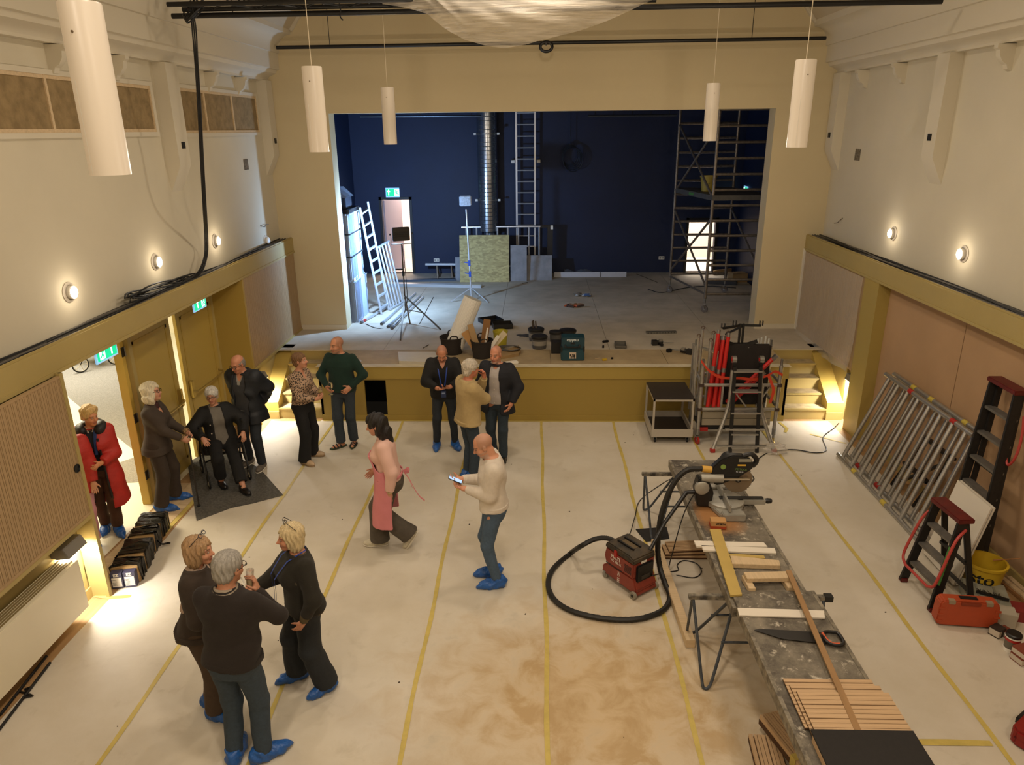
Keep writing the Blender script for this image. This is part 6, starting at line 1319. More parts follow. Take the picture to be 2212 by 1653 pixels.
gu = MB().prism(prof, -.035, .05, 'y', c=c).build('blade_guard', SAWB, t, bevel=.012)
MB().cyl(c+Vector((.04, .05, .46)), c+Vector((.04, .20, .47)), .075, n=20).build('motor', SAWB, t); MB().tube(spline([c+Vector((.14, 0, .58)), c+Vector((.23, 0, .60)), c+Vector((.29, 0, .53)), c+Vector((.25, 0, .46))], 5), .026, 8).build('handle', SAWB, t)
MB().lathe([(.028, 0), (.028, .003), (0, .003)], c+Vector((-.06, -.036, .47)), 16, Matrix.Rotation(pi/2, 3, 'X')).build('badge', M('badge_green', '#7d9a4a', .5), gu); MB().box(c+Vector((.13, -.037, .49)), (.085, .003, .018)).build('warning_label', M('label_yellow', '#d2a63a', .5), gu)
MB().box(c+Vector((.16, -.037, .545)), (.13, .003, .035)).build('side_plate', M('plate_grey', '#8d8a7c', .4), gu)
text('FESTOOL', .03, M('festool_green', '#6f8a46', .5), gu, c+Vector((.13, -.038, .440)), (1, 0, -.08), (0, 0, 1)); text('KS 120 EB', .018, M('lettering_white', '#d5d8e0', .6), gu, c+Vector((.115, -.038, .412)), (1, 0, -.08), (0, 0, 1))
MB().cyl(c+Vector((-.27, -.0, .43)), c+Vector((-.17, 0, .42)), .036, n=14).build('hose_port', M('port_yellow', '#c79a3f', .5), t); MB().cyl(c+Vector((-.18, 0, .42)), c+Vector((-.06, 0, .40)), .03, n=12).build('dust_duct', SAWB, t)
# vacuum and hose
VD = Vector((.60, -.80, 0)); vc = Vector((1.0, 6.74, 0)); t = thing('vacuum_cleaner', 'red industrial vacuum cleaner with black lid on the floor', 'vacuum', vc, math.atan2(-VD.x, VD.y))
VR = M('vac_red', '#8a3a2b', .5, n=(9, .25)); VB = M('vac_black', '#23201b', .6, n=(9, .5), col2='#4a3d2a')
MB().prism([(-.25, .07), (.25, .05), (.27, .10), (.22, .22), (-.16, .22), (-.26, .15)], -.15, .15, 'x').build('chassis', VR, t, bevel=.012)
bd = MB().prism([(-.20, .22), (.22, .22), (.22, .40), (-.20, .41), (-.23, .30)], -.155, .155, 'x').build('tank', VR, t, bevel=.015)
ld = MB().prism([(-.21, .405), (.225, .39), (.215, .445), (.15, .475), (-.18, .475), (-.21, .45)], -.16, .16, 'x').build('lid', VB, t, bevel=.012)
for q in (-1, 1): MB().bar((q*.05, -.13, .485), (q*.05, .11, .485), .018, .018).build('handle_rail', BLACKP, ld)
MB().bx(-.035, .035, -.10, .09, .474, .479).build('tray', M('dust_tray', '#5b4c34', .8), ld)
for q in (-1, 1): MB().bx(q*.163-.012, q*.163+.012, -.06, -.02, .36, .44).build('latch', REDP, ld, bevel=.004)
MB().bx(-.12, .12, .215, .245, .17, .37).build('socket_panel', BLACKP, t, bevel=.01); MB().bx(-.06, .06, .245, .25, .20, .24).build('socket', M('socket_grey', '#3a342e', .5), t); MB().bx(-.03, .05, .2235, .226, .375, .40).build('label', WHITE, t)
for j in range(6): MB().bx(.156, .158, .09+.0, .19, .26+.016*j, .267+.016*j).build('vent', BLACKP, bd)
for j in range(6): MB().bx(-.158, -.156, .09, .19, .26+.016*j, .267+.016*j).build('vent', BLACKP, bd)
MB().bx(.1555, .158, -.19, .06, .223, .232).build('trim_line', BLACKP, bd)
LW = M('lettering_offwhite', '#d9cfc4', .6)
# the flank that faces the hall: camera side is local +x when the machine looks along its front
text('HILTI', .058, LW, bd, (.1575, -.045, .345), (0, 1, 0), (0, 0, 1), bold=.002); text('VC 20L-X', .040, LW, bd, (.1575, -.04, .295), (0, 1, 0), (0, 0, 1), bold=.0008)
text('VC 125', .045, LW, bd, (.1515, .0, .135), (0, 0, -1), (0, 1, 0), bold=.0012)
for q in (-1, 1):
    w_ = MB().cyl((q*.145, .24, .045), (q*.175, .24, .045), .042, n=18).build('wheel', M('wheel_grey', '#8d8778', .6), t); MB().cyl((q*.14, .24, .045), (q*.179, .24, .045), .018, n=10).build('hub', BLACKP, w_)
    caster(t, (q*.13, -.22, .003), .035, M('wheel_grey', '#8d8778', .6))
MB().cyl((-.15, .24, .05), (.15, .24, .05), .03, n=10).build('front_bar', VR, t)
HOSE = M('hose_black', '#15130f', .55, bump=(1, .0)); zf = .034
rear = vc-VD*.22+Vector((0, 0, .40))
floor_pts = [FZ(*q, zf) for q in ((1232, 1196), (1196, 1228), (1184, 1262), (1198, 1296), (1240, 1322), (1310, 1337), (1380, 1337), (1432, 1318), (1447, 1290))]
HP = [rear+VD*.02, FY(1312, 1163, 6.97), FY(1285, 1165, 7.0), FY(1255, 1180, 6.97)]+floor_pts+[FZ(1437, 1262, .10), Vector((1.33, 6.74, .20)), Vector((1.30, 6.78, .45)), Vector((1.33, 6.84, .78)), Vector((1.44, 6.92, 1.08)), Vector((1.58, 6.96, 1.235)), c+Vector((-.26, 0, .43))]
P_ = spline(HP, 12); t = one('suction_hose', MB().tube(P_, [.030 if i % 2 else .0275 for i in range(len(P_))], 8), HOSE, 'ribbed black suction hose looping from vacuum to mitre saw', 'hose')
one('suction_pipe', MB().tube([Vector((1.19, 6.60, .50)), Vector((1.36, 6.78, .72)), Vector((1.60, 6.96, .98)), c+Vector((-.30, -.02, .17))], [.020, .020, .023, .026], 10), BLACKP, 'straight black tube leaning between vacuum and saw', 'pipe')
pw = spline([vc+VD*.22+Vector((.10, .02, .20)), FZ(1425, 1240, .03), FZ(1445, 1236, .01), FZ(1465, 1232, .01), FZ(1463, 1220, .01), FZ(1478, 1211, .01), FZ(1505, 1218, .01), FZ(1515, 1236, .01), FZ(1500, 1248, .01), FZ(1470, 1244, .01), FZ(1445, 1236, .012), Vector((1.50, 6.9, .35)), Vector((1.60, 6.96, .75)), c+Vector((-.30, .0, .2))], 6)
one('power_cable', MB().tube(pw, .006, 6), CABLE, 'thin black cable curled on floor behind the vacuum', 'cable')
one('power_cable', MB().tube(spline([vc-VD*.1+Vector((.05, .05, .49)), FZ(1362, 1150, .2), FZ(1372, 1115, .05), FZ(1382, 1082, .01), FZ(1420, 1052, .01), FZ(1450, 1035, .05), Vector((1.6, 8.0, .5))], 6), .006, 6), CABLE, 'thin black cable running from vacuum to far trestle', 'cable')
# things lying on the bench
def flat(nm, px, z, th, mat, lab, cat, group=None, bev=0):
    P = [FZ(x, y, z+th) for x, y in px]; m = MB().prism([(p.x, p.y) for p in P], z, z+th); return one(nm, m, mat, lab, cat, group, bevel=bev)
zt = ZB+.005
bx_ = FZ(1550, 1138, zt); t = thing('screw_box', 'small cardboard screw box with orange band on bench', 'box', bx_, -.08)
MB().bx(-.075, .075, -.05, .05, 0, .085).build('carton', M('kraft', '#b68a55', .8), t, bevel=.003); MB().bx(-.077, .077, -.052, .052, .0, .032).build('band', M('band_orange', '#a5431f', .6), t); text('WÜRTH', .026, M('print_dark', '#2c1b12', .7), t, (.02, -.0513, .055), (1, 0, 0), (0, 0, 1), bold=.001)
flat('plank', ((1533, 1143), (1557, 1143), (1603, 1284), (1578, 1286)), zt+.022, .018, M('plank_ochre', '#b79c52', .6, n=(4, .1)), 'ochre painted plank lying lengthwise over the bench', 'plank')
flat('plank', ((1499, 1168), (1650, 1172), (1658, 1181), (1505, 1180)), zt, .018, M('plank_white', '#d8cfbf', .6), 'white painted plank lying crosswise nearest the saw', 'plank'); flat('plank', ((1515, 1178), (1673, 1184), (1677, 1195), (1520, 1189)), zt, .018, M('plank_white', '#d8cfbf', .6), 'white painted plank lying crosswise beside ochre offcut', 'plank')
flat('plank', ((1593, 1313), (1780, 1319), (1782, 1335), (1597, 1329)), zt+.025, .012, M('plank_white', '#d8cfbf', .6), 'white painted plank lying across the bench near handsaw', 'plank')
flat('offcut', ((1575, 1196), (1650, 1200), (1653, 1206), (1578, 1204)), zt, .012, M('plank_ochre', '#b79c52'), 'small ochre offcut lying beside pine batten', 'offcut')
flat('batten', ((1578, 1200), (1683, 1210), (1686, 1222), (1582, 1218)), zt, .045, PINEX, 'pine batten lying crosswise on the bench', 'batten', None, .003)
t = thing('wooden_trestle', 'small low pine trestle block standing on the bench', 'trestle', FZ(1655, 1262, zt+.0), .05)
for q in (-1, 1): MB().bx(q*.17-.03, q*.17+.03, -.13, .07, 0, .05).build('leg', PINE, t, bevel=.003)
MB().bx(-.19, .19, -.045, .06, .05, .09).build('top', PINEX, t, bevel=.003)
a, b = FZ(1703, 1233, zt+.10), FZ(1888, 1660, zt+.075); one('lath', MB().bar(a+(b-a)*0, b+(b-a)*.05, .045, .012), M('lath_oak', '#96734a', .6, n=(4, .15), stretch=(8, 1, 8)), 'long thin oak lath laid over handsaw and slatted boards', 'lath')
# hand saw
t = thing('hand_saw', 'handsaw with black and orange grip lying on bench', 'hand saw', FZ(1720, 1375, zt+.03), 0, None, True); zz = zt+.032
q = lambda x, y: tuple(FZ(x, y, zz).xy)
MB().prism([q(1629, 1362), q(1640, 1359), q(1780, 1367), q(1786, 1392), q(1690, 1381)], zz, zz+.003).build('blade', M('saw_blade_black', '#1b1917', .4), t)
hz = zz+.001; H1 = [q(1776, 1366), q(1800, 1364), q(1812, 1366), q(1808, 1373), q(1790, 1371), q(1786, 1377), q(1800, 1385), q(1815, 1383), q(1810, 1373), q(1822, 1390), q(1815, 1397), q(1795, 1396), q(1780, 1392)]
hd = MB(); ring = [FZ(*w_, hz+.015) for w_ in ((1780, 1367), (1800, 1366), (1811, 1370), (1822, 1386), (1818, 1394), (1800, 1393), (1784, 1384))]
MB().tube(spline(ring, 5, True), .014, 8, True).build('grip', BLACKP, t); MB().tube(spline([FZ(1777, 1368, hz+.018), FZ(1784, 1380, hz+.018), FZ(1798, 1391, hz+.018), FZ(1814, 1392, hz+.018)], 4), .012, 8).build('grip_insert', M('saw_orange', '#c2542c', .5), t)
# grooved panels on the bench and their black backs
FLUTE = M('flute_oak', '#c0a07a', .55, n=(3, .15), stretch=(1, 16, 16)); GROOVE = M('groove_dark', '#4a3018', .8)
def fluted(nm, x0, x1, y0, y1, z, lab, n, th=.016, skew=0., rz=0., loc=None, along='x'):
    loc = loc or ((x0+x1)/2, (y0+y1)/2, z); t = thing(nm, lab, 'slatted board', loc, rz); w_, l_ = (x1-x0), (y1-y0)
    MB().bx(-w_/2, w_/2, -l_/2, l_/2, 0, th*.55).build('backing', GROOVE, t)
    me = {}
    for k in range(n):
        a, b = -l_/2+l_*k/n+.002, -l_/2+l_*(k+1)/n-.002-(.006 if k % 3 == 2 else 0); key_ = round(b-a, 4)
        if key_ not in me: me[key_] = MB().box((0, 0, 0), (w_, b-a, th*.45)).mesh('slat', FLUTE, False)
        o = bpy.data.objects.new('slat', me[key_]); COL.objects.link(o); o.parent = t; o.location = (0, (a+b)/2, th*.775)
    return t
zz = zt+.030
for k in range(3): fluted('slatted_board', 1.79+.02*k, 2.42+.02*k, 3.86-.10*k, 4.32-.08*k, zz+.018*k, ('lowest slatted board of the bench pile beneath the lath', 'middle slatted board of the bench pile beneath the lath', 'top slatted board of the bench pile beneath the lath')[k], 13 if k < 2 else 12)
one('black_board', MB().bx(1.80, 2.46, 3.05, 3.80, zz+.05, zz+.064), M('felt_black', '#1d1a18', .85, n=(40, .2)), 'black felt-backed board face up at bench end', 'board')
one('board_stack', MB().bx(1.80, 2.44, 3.07, 3.76, zz, zz+.049), FLUTE, 'board lying under black felt-backed board on bench', 'board')
# bundles of slatted strips on the floor by the bench
for k, (px, rz_, w_, l_, lab) in enumerate((((1648, 1625), -.08, .22, .55, 'bundle of slatted offcuts lying flat on floor by bench'), ((1690, 1600), .30, .17, .60, 'taped bundle of slatted offcuts leaning on floor bundle'))):
    p = FZ(*px, .05); t = fluted('slatted_bundle', 0, l_, 0, w_, 0, lab, 7, .06 if k == 0 else .09, loc=(p.x+.02, p.y-.12, .008+.07*k), rz=pi/2+rz_)
    if k: MB().bx(-.17, -.11, -w_/2-.004, w_/2+.004, -.002, .094).build('tape_band', TAPE, t)
p = FZ(1500, 1150, .0)
for k in range(3): fluted('slatted_bundle', 0, .62-.04*k, 0, .20, 0, ('slatted offcuts on floor under bench by the long beam, lowest layer', 'slatted offcuts on floor under bench, middle layer', 'slatted offcuts on floor under bench, top layer')[k], 7, .03, loc=(1.74+.02*k, 7.30+.02*k, .006+.034*k), rz=.05*k)
one('felt_sheet', MB().prism([tuple(FZ(*w_, .0).xy) for w_ in ((1373, 1145), (1440, 1140), (1446, 1165), (1395, 1172))], .006, .012), M('felt_black', '#1d1a18'), 'black felt sheet lying on floor behind the vacuum', 'felt')
t = thing('timber_beam', 'long pine beam lying on floor beside the vacuum', 'beam', FZ(1450, 1280), 0, None, True)
a, b = FZ(1414, 1172, .05), FZ(1492, 1392, .05); MB().bar(a, b, .085, .09).build('timber', PINE, t, bevel=.004)

# ------------------------------------------------------------------ right wall
# two aluminium guard frames leaning one behind the other
def leaning_frame(off, nr, lab, tapes):
    A, B = Vector((4.50+off, 9.90, .03)), Vector((4.50+off, 7.72, .03)); C_, D_ = Vector((4.98+off*.9, 9.86, 1.30)), Vector((4.98+off*.9, 7.86, 1.30)); t = thing('scaffold_ladder', lab, 'scaffold frame', (A+B)/2, 0, None, True)
    e = (B-A).normalized()*.10
    MB().cyl(A-e, B+e, .032, n=12).build('bottom_rail', ALU, t); MB().cyl(C_-e, D_+e, .032, n=12).build('top_rail', ALU, t)
    for k in range(nr):
        u = (k+.15)/(nr-.7); MB().cyl(A.lerp(B, u), C_.lerp(D_, u), .029, n=12).build('rung', ALU, t)
    for u, top, mat in tapes:
        p, q_ = (C_, D_) if top else (A, B); MB().cyl(p.lerp(q_, u), p.lerp(q_, u+.05), .034, n=12).build('tape_mark', mat, t)
TR_, TY_ = M('tape_red', '#a3201c', .5), M('tape_yellow', '#b9a545', .5)
leaning_frame(0, 8, 'aluminium ladder frame with red tape leaning frontmost on hardboard', ((.30, 1, TR_), (.82, 1, TR_), (.20, 0, TY_), (.62, 0, TY_)))
leaning_frame(.13, 8, 'aluminium ladder frame with yellow tape leaning behind another frame', ((.22, 1, TY_), (.45, 1, TY_), (.84, 1, TY_), (.12, 0, TR_), (.40, 0, TR_)))
# dark trestle legs folded behind the frames
t = thing('folded_trestle', 'black folded trestle standing behind leaning ladder frames', 'trestle', (4.9, 8.5, 0), 0, None, True)
for a, b in (((4.86, 9.05, .02), (5.02, 8.75, .85)), ((4.86, 8.45, .02), (5.02, 8.15, .85)), ((5.02, 8.80, .84), (5.02, 8.10, .84)), ((4.92, 8.95, .4), (4.92, 8.35, .4)), ((4.88, 8.95, .1), (5.02, 8.15, .80))): MB().bar(a, b, .07, .03).build('member', BLACKP, t)
# black step ladders
LADB = M('ladder_black', '#131211', .5, n=(30, .9), col2='#1c1a18'); CAPR = M('cap_red', '#611713', .5, n=(16, .4)); TREADG = M('tread_grey', '#77736c', .5, .5, n=(18, .25)); TUBER = M('handrail_red', '#a83a34', .45)
def step_ladder(nm, lab, F, S, U, w0, w1, hgt, steps_, spread, rail=False):
    """F foot centre, S step direction (along treads), U up the front rails; spread = back legs offset along depth"""
    F, S, U = Vector(F), Vector(S).normalized(), Vector(U).normalized(); D = S.cross(U).normalized()
    t = thing(nm, lab, 'step ladder', F, 0, None, True)
    for q in (-1, 1):
        a, b = F+S*q*w0/2, F+S*q*w1/2+U*hgt
        MB().bar(a, b, .035, .09, D).build('front_rail', LADB, t, bevel=.004); MB().bx(*[v for i in range(3) for v in (a[i]-.035, a[i]+.035)][:4], max(a.z-.03, .003), a.z+.03).build('foot', CAPR, t, bevel=.005)
        c2, e2 = F+S*q*(w0/2-.03)+D*spread, F+S*q*(w1/2-.03)+U*hgt+D*.06
        MB().bar(c2, e2, .03, .06, D).build('back_rail', LADB, t, bevel=.004)
    for k in range(steps_):
        u = (k+1)/(steps_+1); w_ = w0+(w1-w0)*u; c_ = F+U*hgt*u+D*.02; MB().bar(c_-S*w_/2, c_+S*w_/2, .10, .03).build('step', TREADG, t, bevel=.004)
    for u in (.25, .55): c_ = F+D*spread*(1-u)+U*hgt*u; MB().bar(c_-S*(w0/2-.05), c_+S*(w0/2-.05), .03, .03).build('back_brace', LADB, t)
    c_ = F+U*(hgt+.02)+D*.02; MB().bar(c_-S*(w1/2+.04), c_+S*(w1/2+.04), .16, .05).build('top_cap', CAPR, t, bevel=.008)
    return t, F, S, U, D
F_ = Vector((4.72, 7.18, .02)); top_ = Vector((5.0, 7.44, 2.0)); U_ = (top_-F_); hL = U_.length
t, *_ = step_ladder('step_ladder', 'tall black step ladder with red top folded against hardboard', F_, Vector((0, 1, 0)), U_, .58, .42, hL, 6, .10)
rp = [FX(2212, 900, 4.98), FX(2208, 940, 4.98), FX(2195, 985, 4.96), FX(2178, 1005, 4.95), FX(2172, 985, 4.95)]
MB().tube(spline(rp, 4), .014, 8).build('handrail', TUBER, t)
lp0, lp1 = FX(2196, 958, 4.86), FX(2176, 1000, 4.84)
F_ = Vector((3.98, 6.56, .02)); U_ = Vector((.20, .06, .98)); hs_ = .96
t, F_, S_, U_, D_ = step_ladder('step_ladder', 'small black step ladder with red handrails standing open', F_, Vector((-.08, 1, 0)), U_, .52, .40, hs_, 3, .46)
for q in (-1, 1):
    e = lambda u, s_, d_: F_+U_.normalized()*hs_*u+S_*q*((.26-.06*u)+s_)+D_*d_
    MB().tube(spline([e(.93, .02, .05), e(.80, .05, -.04), e(.45, .05, -.08), e(.28, .03, -.09), e(.22, -.05, -.09)], 5), .015, 8).build('handrail', TUBER, t)
MB().tube([F_+U_*hs_*.22+S_*(-.20)+D_*(-.09), F_+U_*hs_*.22+S_*.20+D_*(-.09)], .015, 8).build('front_handrail', TUBER, t)
a = F_+U_*hs_*.60+S_*.262; lb = MB().bar(F_+U_*hs_*.30-S_*.268-D_*.05, F_+U_*hs_*.72-S_*.245-D_*.05, .05, .006, D_).build('label', M('label_green', '#3f7a35', .5), t)
n_ = -D_; text('VAN KAMPEN Bouwbedrijf BV', .030, M('lettering_white', '#d5d8e0'), lb, F_+U_*hs_*.51-S_*.257-D_*.0545, -U_, -S_, depth=.0006)
# white boards behind the small ladder
for i, (dx, lab) in enumerate(((0, 'front white laminate board leaning on tall step ladder'), (.030, 'second white laminate board behind the front one'))):
    cB = Vector((4.42+dx, 7.02, .0)); Rb = Matrix.Rotation(.0, 3, 'Z')@Matrix.Rotation(.22, 3, 'Y'); o = one('laminate_board', MB().box(cB+Vector((.12, 0, .49)), (.018, .62, .95), R=Rb), M('laminate_white', '#cfc8ba', .4), lab, 'board')
# bucket
t = thing('bucket', 'yellow plaster bucket with black sto lettering', 'bucket', (4.72, 6.72, 0)); BY = M('bucket_yellow', '#c3a224', .5, n=(6, .1))
MB().lathe([(.0, .006), (.155, .006), (.19, .30), (.205, .30), (.205, .325), (.183, .325), (.150, .014), (0, .014)], n=36).build('body', BY, t)
cu = text('sto', .19, BLACKP, t, (0, 0, 0), (1, 0, 0), (0, 1, 0), depth=.0, bold=.004); 
for v in cu.data.vertices:
    x, y = v.co.x, v.co.y; a = -pi/2-.62+x/.178; z = .185+y; r_ = .1565+(z-.006)*.119+.0015; v.co = (r_*math.cos(a), r_*math.sin(a), z)
MB().cyl((.10, .05, .30), (.33, -.02, .37), .006, n=6).build('stick', M('stick_wood', '#a06a30', .6), t)
# orange case
t = thing('tool_case', 'orange plastic tool case standing by small step ladder', 'tool case', (4.20, 6.10, 0), -.10)
OR_ = M('case_orange', '#a84420', .55, n=(8, .1)); MB().prism([(-.25, .02), (-.28, .05), (-.27, .27), (-.24, .30), (.24, .30), (.27, .27), (.28, .05), (.25, .02)], -.065, .065, 'y').build('shell', OR_, t, bevel=.012)
for q in (-1, 1): MB().bx(q*.17-.03, q*.17+.03, -.072, -.02, .265, .306).build('latch', M('latch_grey', '#8d7d66', .4), t, bevel=.003)
MB().bx(-.09, .09, -.075, -.055, .26, .30).build('handle', M('case_orange_dark', '#7d3016', .5), t, bevel=.005); MB().bx(-.08, .08, -.02, .03, .300, .306).build('recess', BLACKP, t)
for q in (-1, 1):
    for z in (.06, .13, .20): MB().bx(q*.255-.03, q*.255+.03, -.071, -.06, z, z+.025).build('rib', OR_, t, bevel=.004)
# grey case and clutter beside the wall
t = thing('grey_case', 'flat grey plastic case with wire brush lying on top', 'tool case', (4.60, 6.44, 0), -.35); MB().bx(-.20, .20, -.22, .22, .003, .13).build('shell', M('case_grey', '#8f8f80', .5), t, bevel=.012)
for q in (-.08, .08): MB().bar((q, -.16, .133), (q, .12, .133), .02, .008).build('rib', M('case_grey2', '#7b7b6c', .5), t)
t = thing('wire_brush', 'dark wire brush resting on the flat grey case', 'brush', (4.62, 6.34, .14), -.6); MB().bar((-.16, 0, .012), (.12, 0, .02), .03, .02).build('handle', BLACKP, t)
m = MB(); r_ = random.Random(9)
for k in range(40): m.bar((-.14+.005*k, r_.uniform(-.02, .02), .02), (-.15+.005*k+r_.uniform(-.02, .02), r_.uniform(-.035, .035), .045), .004, .004)
m.build('bristles', M('bristle', '#2b261c', .6), t)['kind'] = 'stuff'
one('water_can', MB().lathe([(.0, .003), (.11, .003), (.14, .05), (.15, .30), (.10, .40), (.04, .42), (.04, .46), (0, .46)], (5.0, 6.15, 0), 28), M('can_green', '#6f7a6a', .45), 'grey-green plastic canister standing at the hardboard wall', 'canister')
CB = M('box_redbrown', '#7a3a26', .7); CWX = M('box_white', '#b9ae9c', .7)
def small_box(px, sz, rz_, mat, lab, z=0., name='screw_box'):
    p = FZ(*px, z+.0); t = thing(name, lab, 'box', (p.x, p.y, z+.003), rz_); MB().bx(-sz[0]/2, sz[0]/2, -sz[1]/2, sz[1]/2, 0, sz[2]).build('carton', mat, t, bevel=.003); MB().bx(-sz[0]/2-.001, -sz[0]/2*.4, -sz[1]/2-.0015, sz[1]/2*.9, sz[2]*.15, sz[2]*.85).build('label', CWX, t); return t
small_box((2152, 1372), (.11, .10, .09), .5, M('box_black', '#2a1f18', .6), 'small black and orange carton before orange case')
small_box((2172, 1372), (.10, .12, .06), .4, CB, 'small brown carton between black carton and paint can')
small_box((2205, 1335), (.26, .18, .12), -.3, M('box_red', '#7d2420', .6), 'open red carton behind the paint can')
small_box((2160, 1345), (.22, .16, .15), -.35, M('box_pale', '#a59c8a', .7), 'pale carton beside orange tool case')
small_box((2208, 1428), (.16, .13, .07), .25, CB, 'lower brown and white screw box beside can'); p = FZ(2208, 1428); t = thing('screw_box', 'upper brown and white screw box stacked beside can', 'box', (p.x, p.y, .074), .3); MB().bx(-.08, .08, -.065, .065, 0, .07).build('carton', CB, t, bevel=.003); MB().bx(-.082, -.03, -.067, .06, .012, .055).build('label', CWX, t)
p = FZ(2182, 1405); t = thing('paint_can', 'round can with black lid and red stripe', 'can', (p.x, p.y, 0)); MB().lathe([(.0, .003), (.06, .003), (.062, .16), (0, .16)], n=24).build('can', M('can_grey', '#5f594c', .5), t); MB().lathe([(.063, .12), (.0645, .121), (.0645, .145), (.063, .146)], n=24).build('stripe', REDP, t); MB().lathe([(.066, .155), (.068, .16), (.068, .185), (.06, .195), (0, .195)], n=24).build('lid', BLACKP, t); MB().lathe([(.0635, .003), (.0645, .004), (.0645, .04), (.0635, .041)], n=24).build('base_band', WHITE, t); MB().lathe([(.067, .150), (.069, .151), (.069, .163), (.067, .164)], n=24).build('rim', WHITE, t)
for k in range(4): one('timber_offcut', MB().bar(Vector((4.95+.045*k, 7.0-.05*k, .02+.02*(k % 2))), Vector((5.03+.03*k, 6.35-.06*k, .02+.02*(k % 2))), .05, .03), PINE if k % 2 else M('offcut_brown', '#8a6238', .7), ('thin dark offcut at wall behind yellow bucket', 'pale pine offcut at wall behind yellow bucket', 'brown offcut against skirting behind grey case', 'pine offcut resting against hardboard skirting')[k], 'offcut')
# red case at the frame edge
t = thing('tool_case', 'large red plastic tool case lying on bare sheet floor', 'tool case', (4.13, 4.62, 0), .62); RC = M('case_red', '#7d1512', .45)
MB().prism([(-.30, -.22), (-.27, -.25), (.27, -.25), (.30, -.22), (.30, .20), (.26, .24), (-.26, .24), (-.30, .20)], .004, .15, 'z').build('shell', RC, t, bevel=.02)
MB().bx(-.30, .30, -.20, .20, .075, .08).build('seam', M('case_red_dark', '#4d0c0a', .5), t)
for q in (-1, 1): MB().bx(q*.18-.035, q*.18+.035, -.258, -.235, .05, .12).build('latch', M('latch_brass', '#a5803a', .35, .5), t, bevel=.004)
MB().bx(-.10, .10, .24, .275, .05, .11).build('handle', BLACKP, t, bevel=.006); MB().bx(-.10, .12, -.1, .08, .1495, .152).build('label', M('label_blue', '#2c3f6a', .5), t)
# ================================================================== ON THE STAGE
S_ = lambda x, y, dz=0.: FZ(x, y, ZS+dz)
zs = ZS+.0015
# flood light on a tripod, seen from behind
t = thing('work_light', 'black flood light on tripod facing away from hall', 'work light', (-2.60, 14.25, zs), 0, None, True)
hd = MB().box(FLOOD+Vector((0, .0, -.09)), (.34, .07, .26), .42).build('housing', M('flood_housing', '#1c1712', .5), t, bevel=.012)
for z in (-.05, -.09, -.13): MB().box(FLOOD+Vector((.012, -.042, z)), (.27, .012, .012), .42).build('fin', BLACKP, hd)
MB().box(FLOOD+Vector((-.020, .045, -.09)), (.31, .02, .23), .42).build('lens', M('flood_lens', '#ffffff', .3, emit=('#cfe4ff', 6)), hd)
MB().tube([FLOOD+Vector((-.19, -.06, -.08)), FLOOD+Vector((-.19, -.06, -.28)), FLOOD+Vector((.19, .06, -.28)), FLOOD+Vector((.19, .06, -.08))], .010, 6).build('yoke', STEEL, t)
for q in (-1, 1): MB().cyl(FLOOD+Vector((q*.19, q*.06, -.09)), FLOOD+Vector((q*.22, q*.07, -.09)), .018, n=8).build('knob', BLACKP, t)
POLE = M('stand_grey', '#5f564a', .4, .5); base = Vector((FLOOD.x, FLOOD.y, zs))
MB().cyl(FLOOD+Vector((0, 0, -.28)), base+Vector((0, 0, .25)), .014, n=8).build('pole', POLE, t); MB().cyl(base+Vector((0, 0, .95)), base+Vector((0, 0, 1.05)), .026, n=8).build('collar', BLACKP, t); MB().bar(base+Vector((-.15, 0, 1.08)), base+Vector((0, 0, 1.08)), .03, .03).build('lever', BLACKP, t)
for q in ((865, 735), (952, 712), (886, 700)):
    f = S_(*q, .012); MB().bar(base+Vector((0, 0, .55)), f, .025, .02).build('leg', POLE, t); MB().bar(base+Vector((0, 0, .27)), base.lerp(f, .5)+Vector((0, 0, .27)), .015, .012).build('strut', POLE, t)
MB().tube(spline([FLOOD+Vector((.02, -.03, -.3)), base+Vector((.05, -.02, .9)), base+Vector((.03, -.05, .35)), S_(850, 706, .01), S_(815, 709, .01), S_(790, 700, .01)], 5), .007, 6).build('lead', CABLE, t)
# shrink-wrapped stack
WRP = M('shrink_wrap', '#9aa7b8', .3, bump=(30, .4), stretch=(6, 6, .4)); t = thing('wrapped_stack', 'tall shrink-wrapped stack of boards behind the proscenium', 'stack', (-4.1, 14.7, zs), 0, None, True)
def pleat(x0, x1, y0, y1, z0, z1, k, nm):
    pts = []; n = 56
    for a, b in (((x0, y0), (x1, y0)), ((x1, y0), (x1, y1)), ((x1, y1), (x0, y1)), ((x0, y1), (x0, y0))):
        for i in range(n): u = i/n; pts.append((a[0]+(b[0]-a[0])*u, a[1]+(b[1]-a[1])*u))
    cx_, cy_ = (x0+x1)/2, (y0+y1)/2; vs = []; N_ = len(pts)
    for j, z in enumerate((z0, z0+.06, (z0+z1)/2, z1-.10, z1-.03, z1)):
        r_ = random.Random(j+k)
        for i, (x, y) in enumerate(pts):
            s_ = (.014 if i % 2 else -.004)+r_.uniform(-.004, .004)+(.02*(j in (0, 5))*(i % 3 == 0)); vs.append((x+s_*(1 if x > cx_ else -1), y+s_*(1 if y > cy_ else -1), z))
    m = MB().add(vs, [(j*N_+i, j*N_+(i+1) % N_, (j+1)*N_+(i+1) % N_, (j+1)*N_+i) for j in range(5) for i in range(N_)]+[tuple(5*N_+i for i in range(N_))]); return m.build(nm, WRP, t)
pleat(-4.62, -3.60, 14.22, 15.18, zs, 1.80, 1, 'lower_wrap'); pleat(-4.64, -3.64, 14.24, 15.16, 1.80, 3.12, 2, 'upper_wrap')
for z in (2.28, 2.72): MB().bx(-4.67, -3.615, 14.21, 15.19, z, z+.025).build('strap', BLACKP, t)
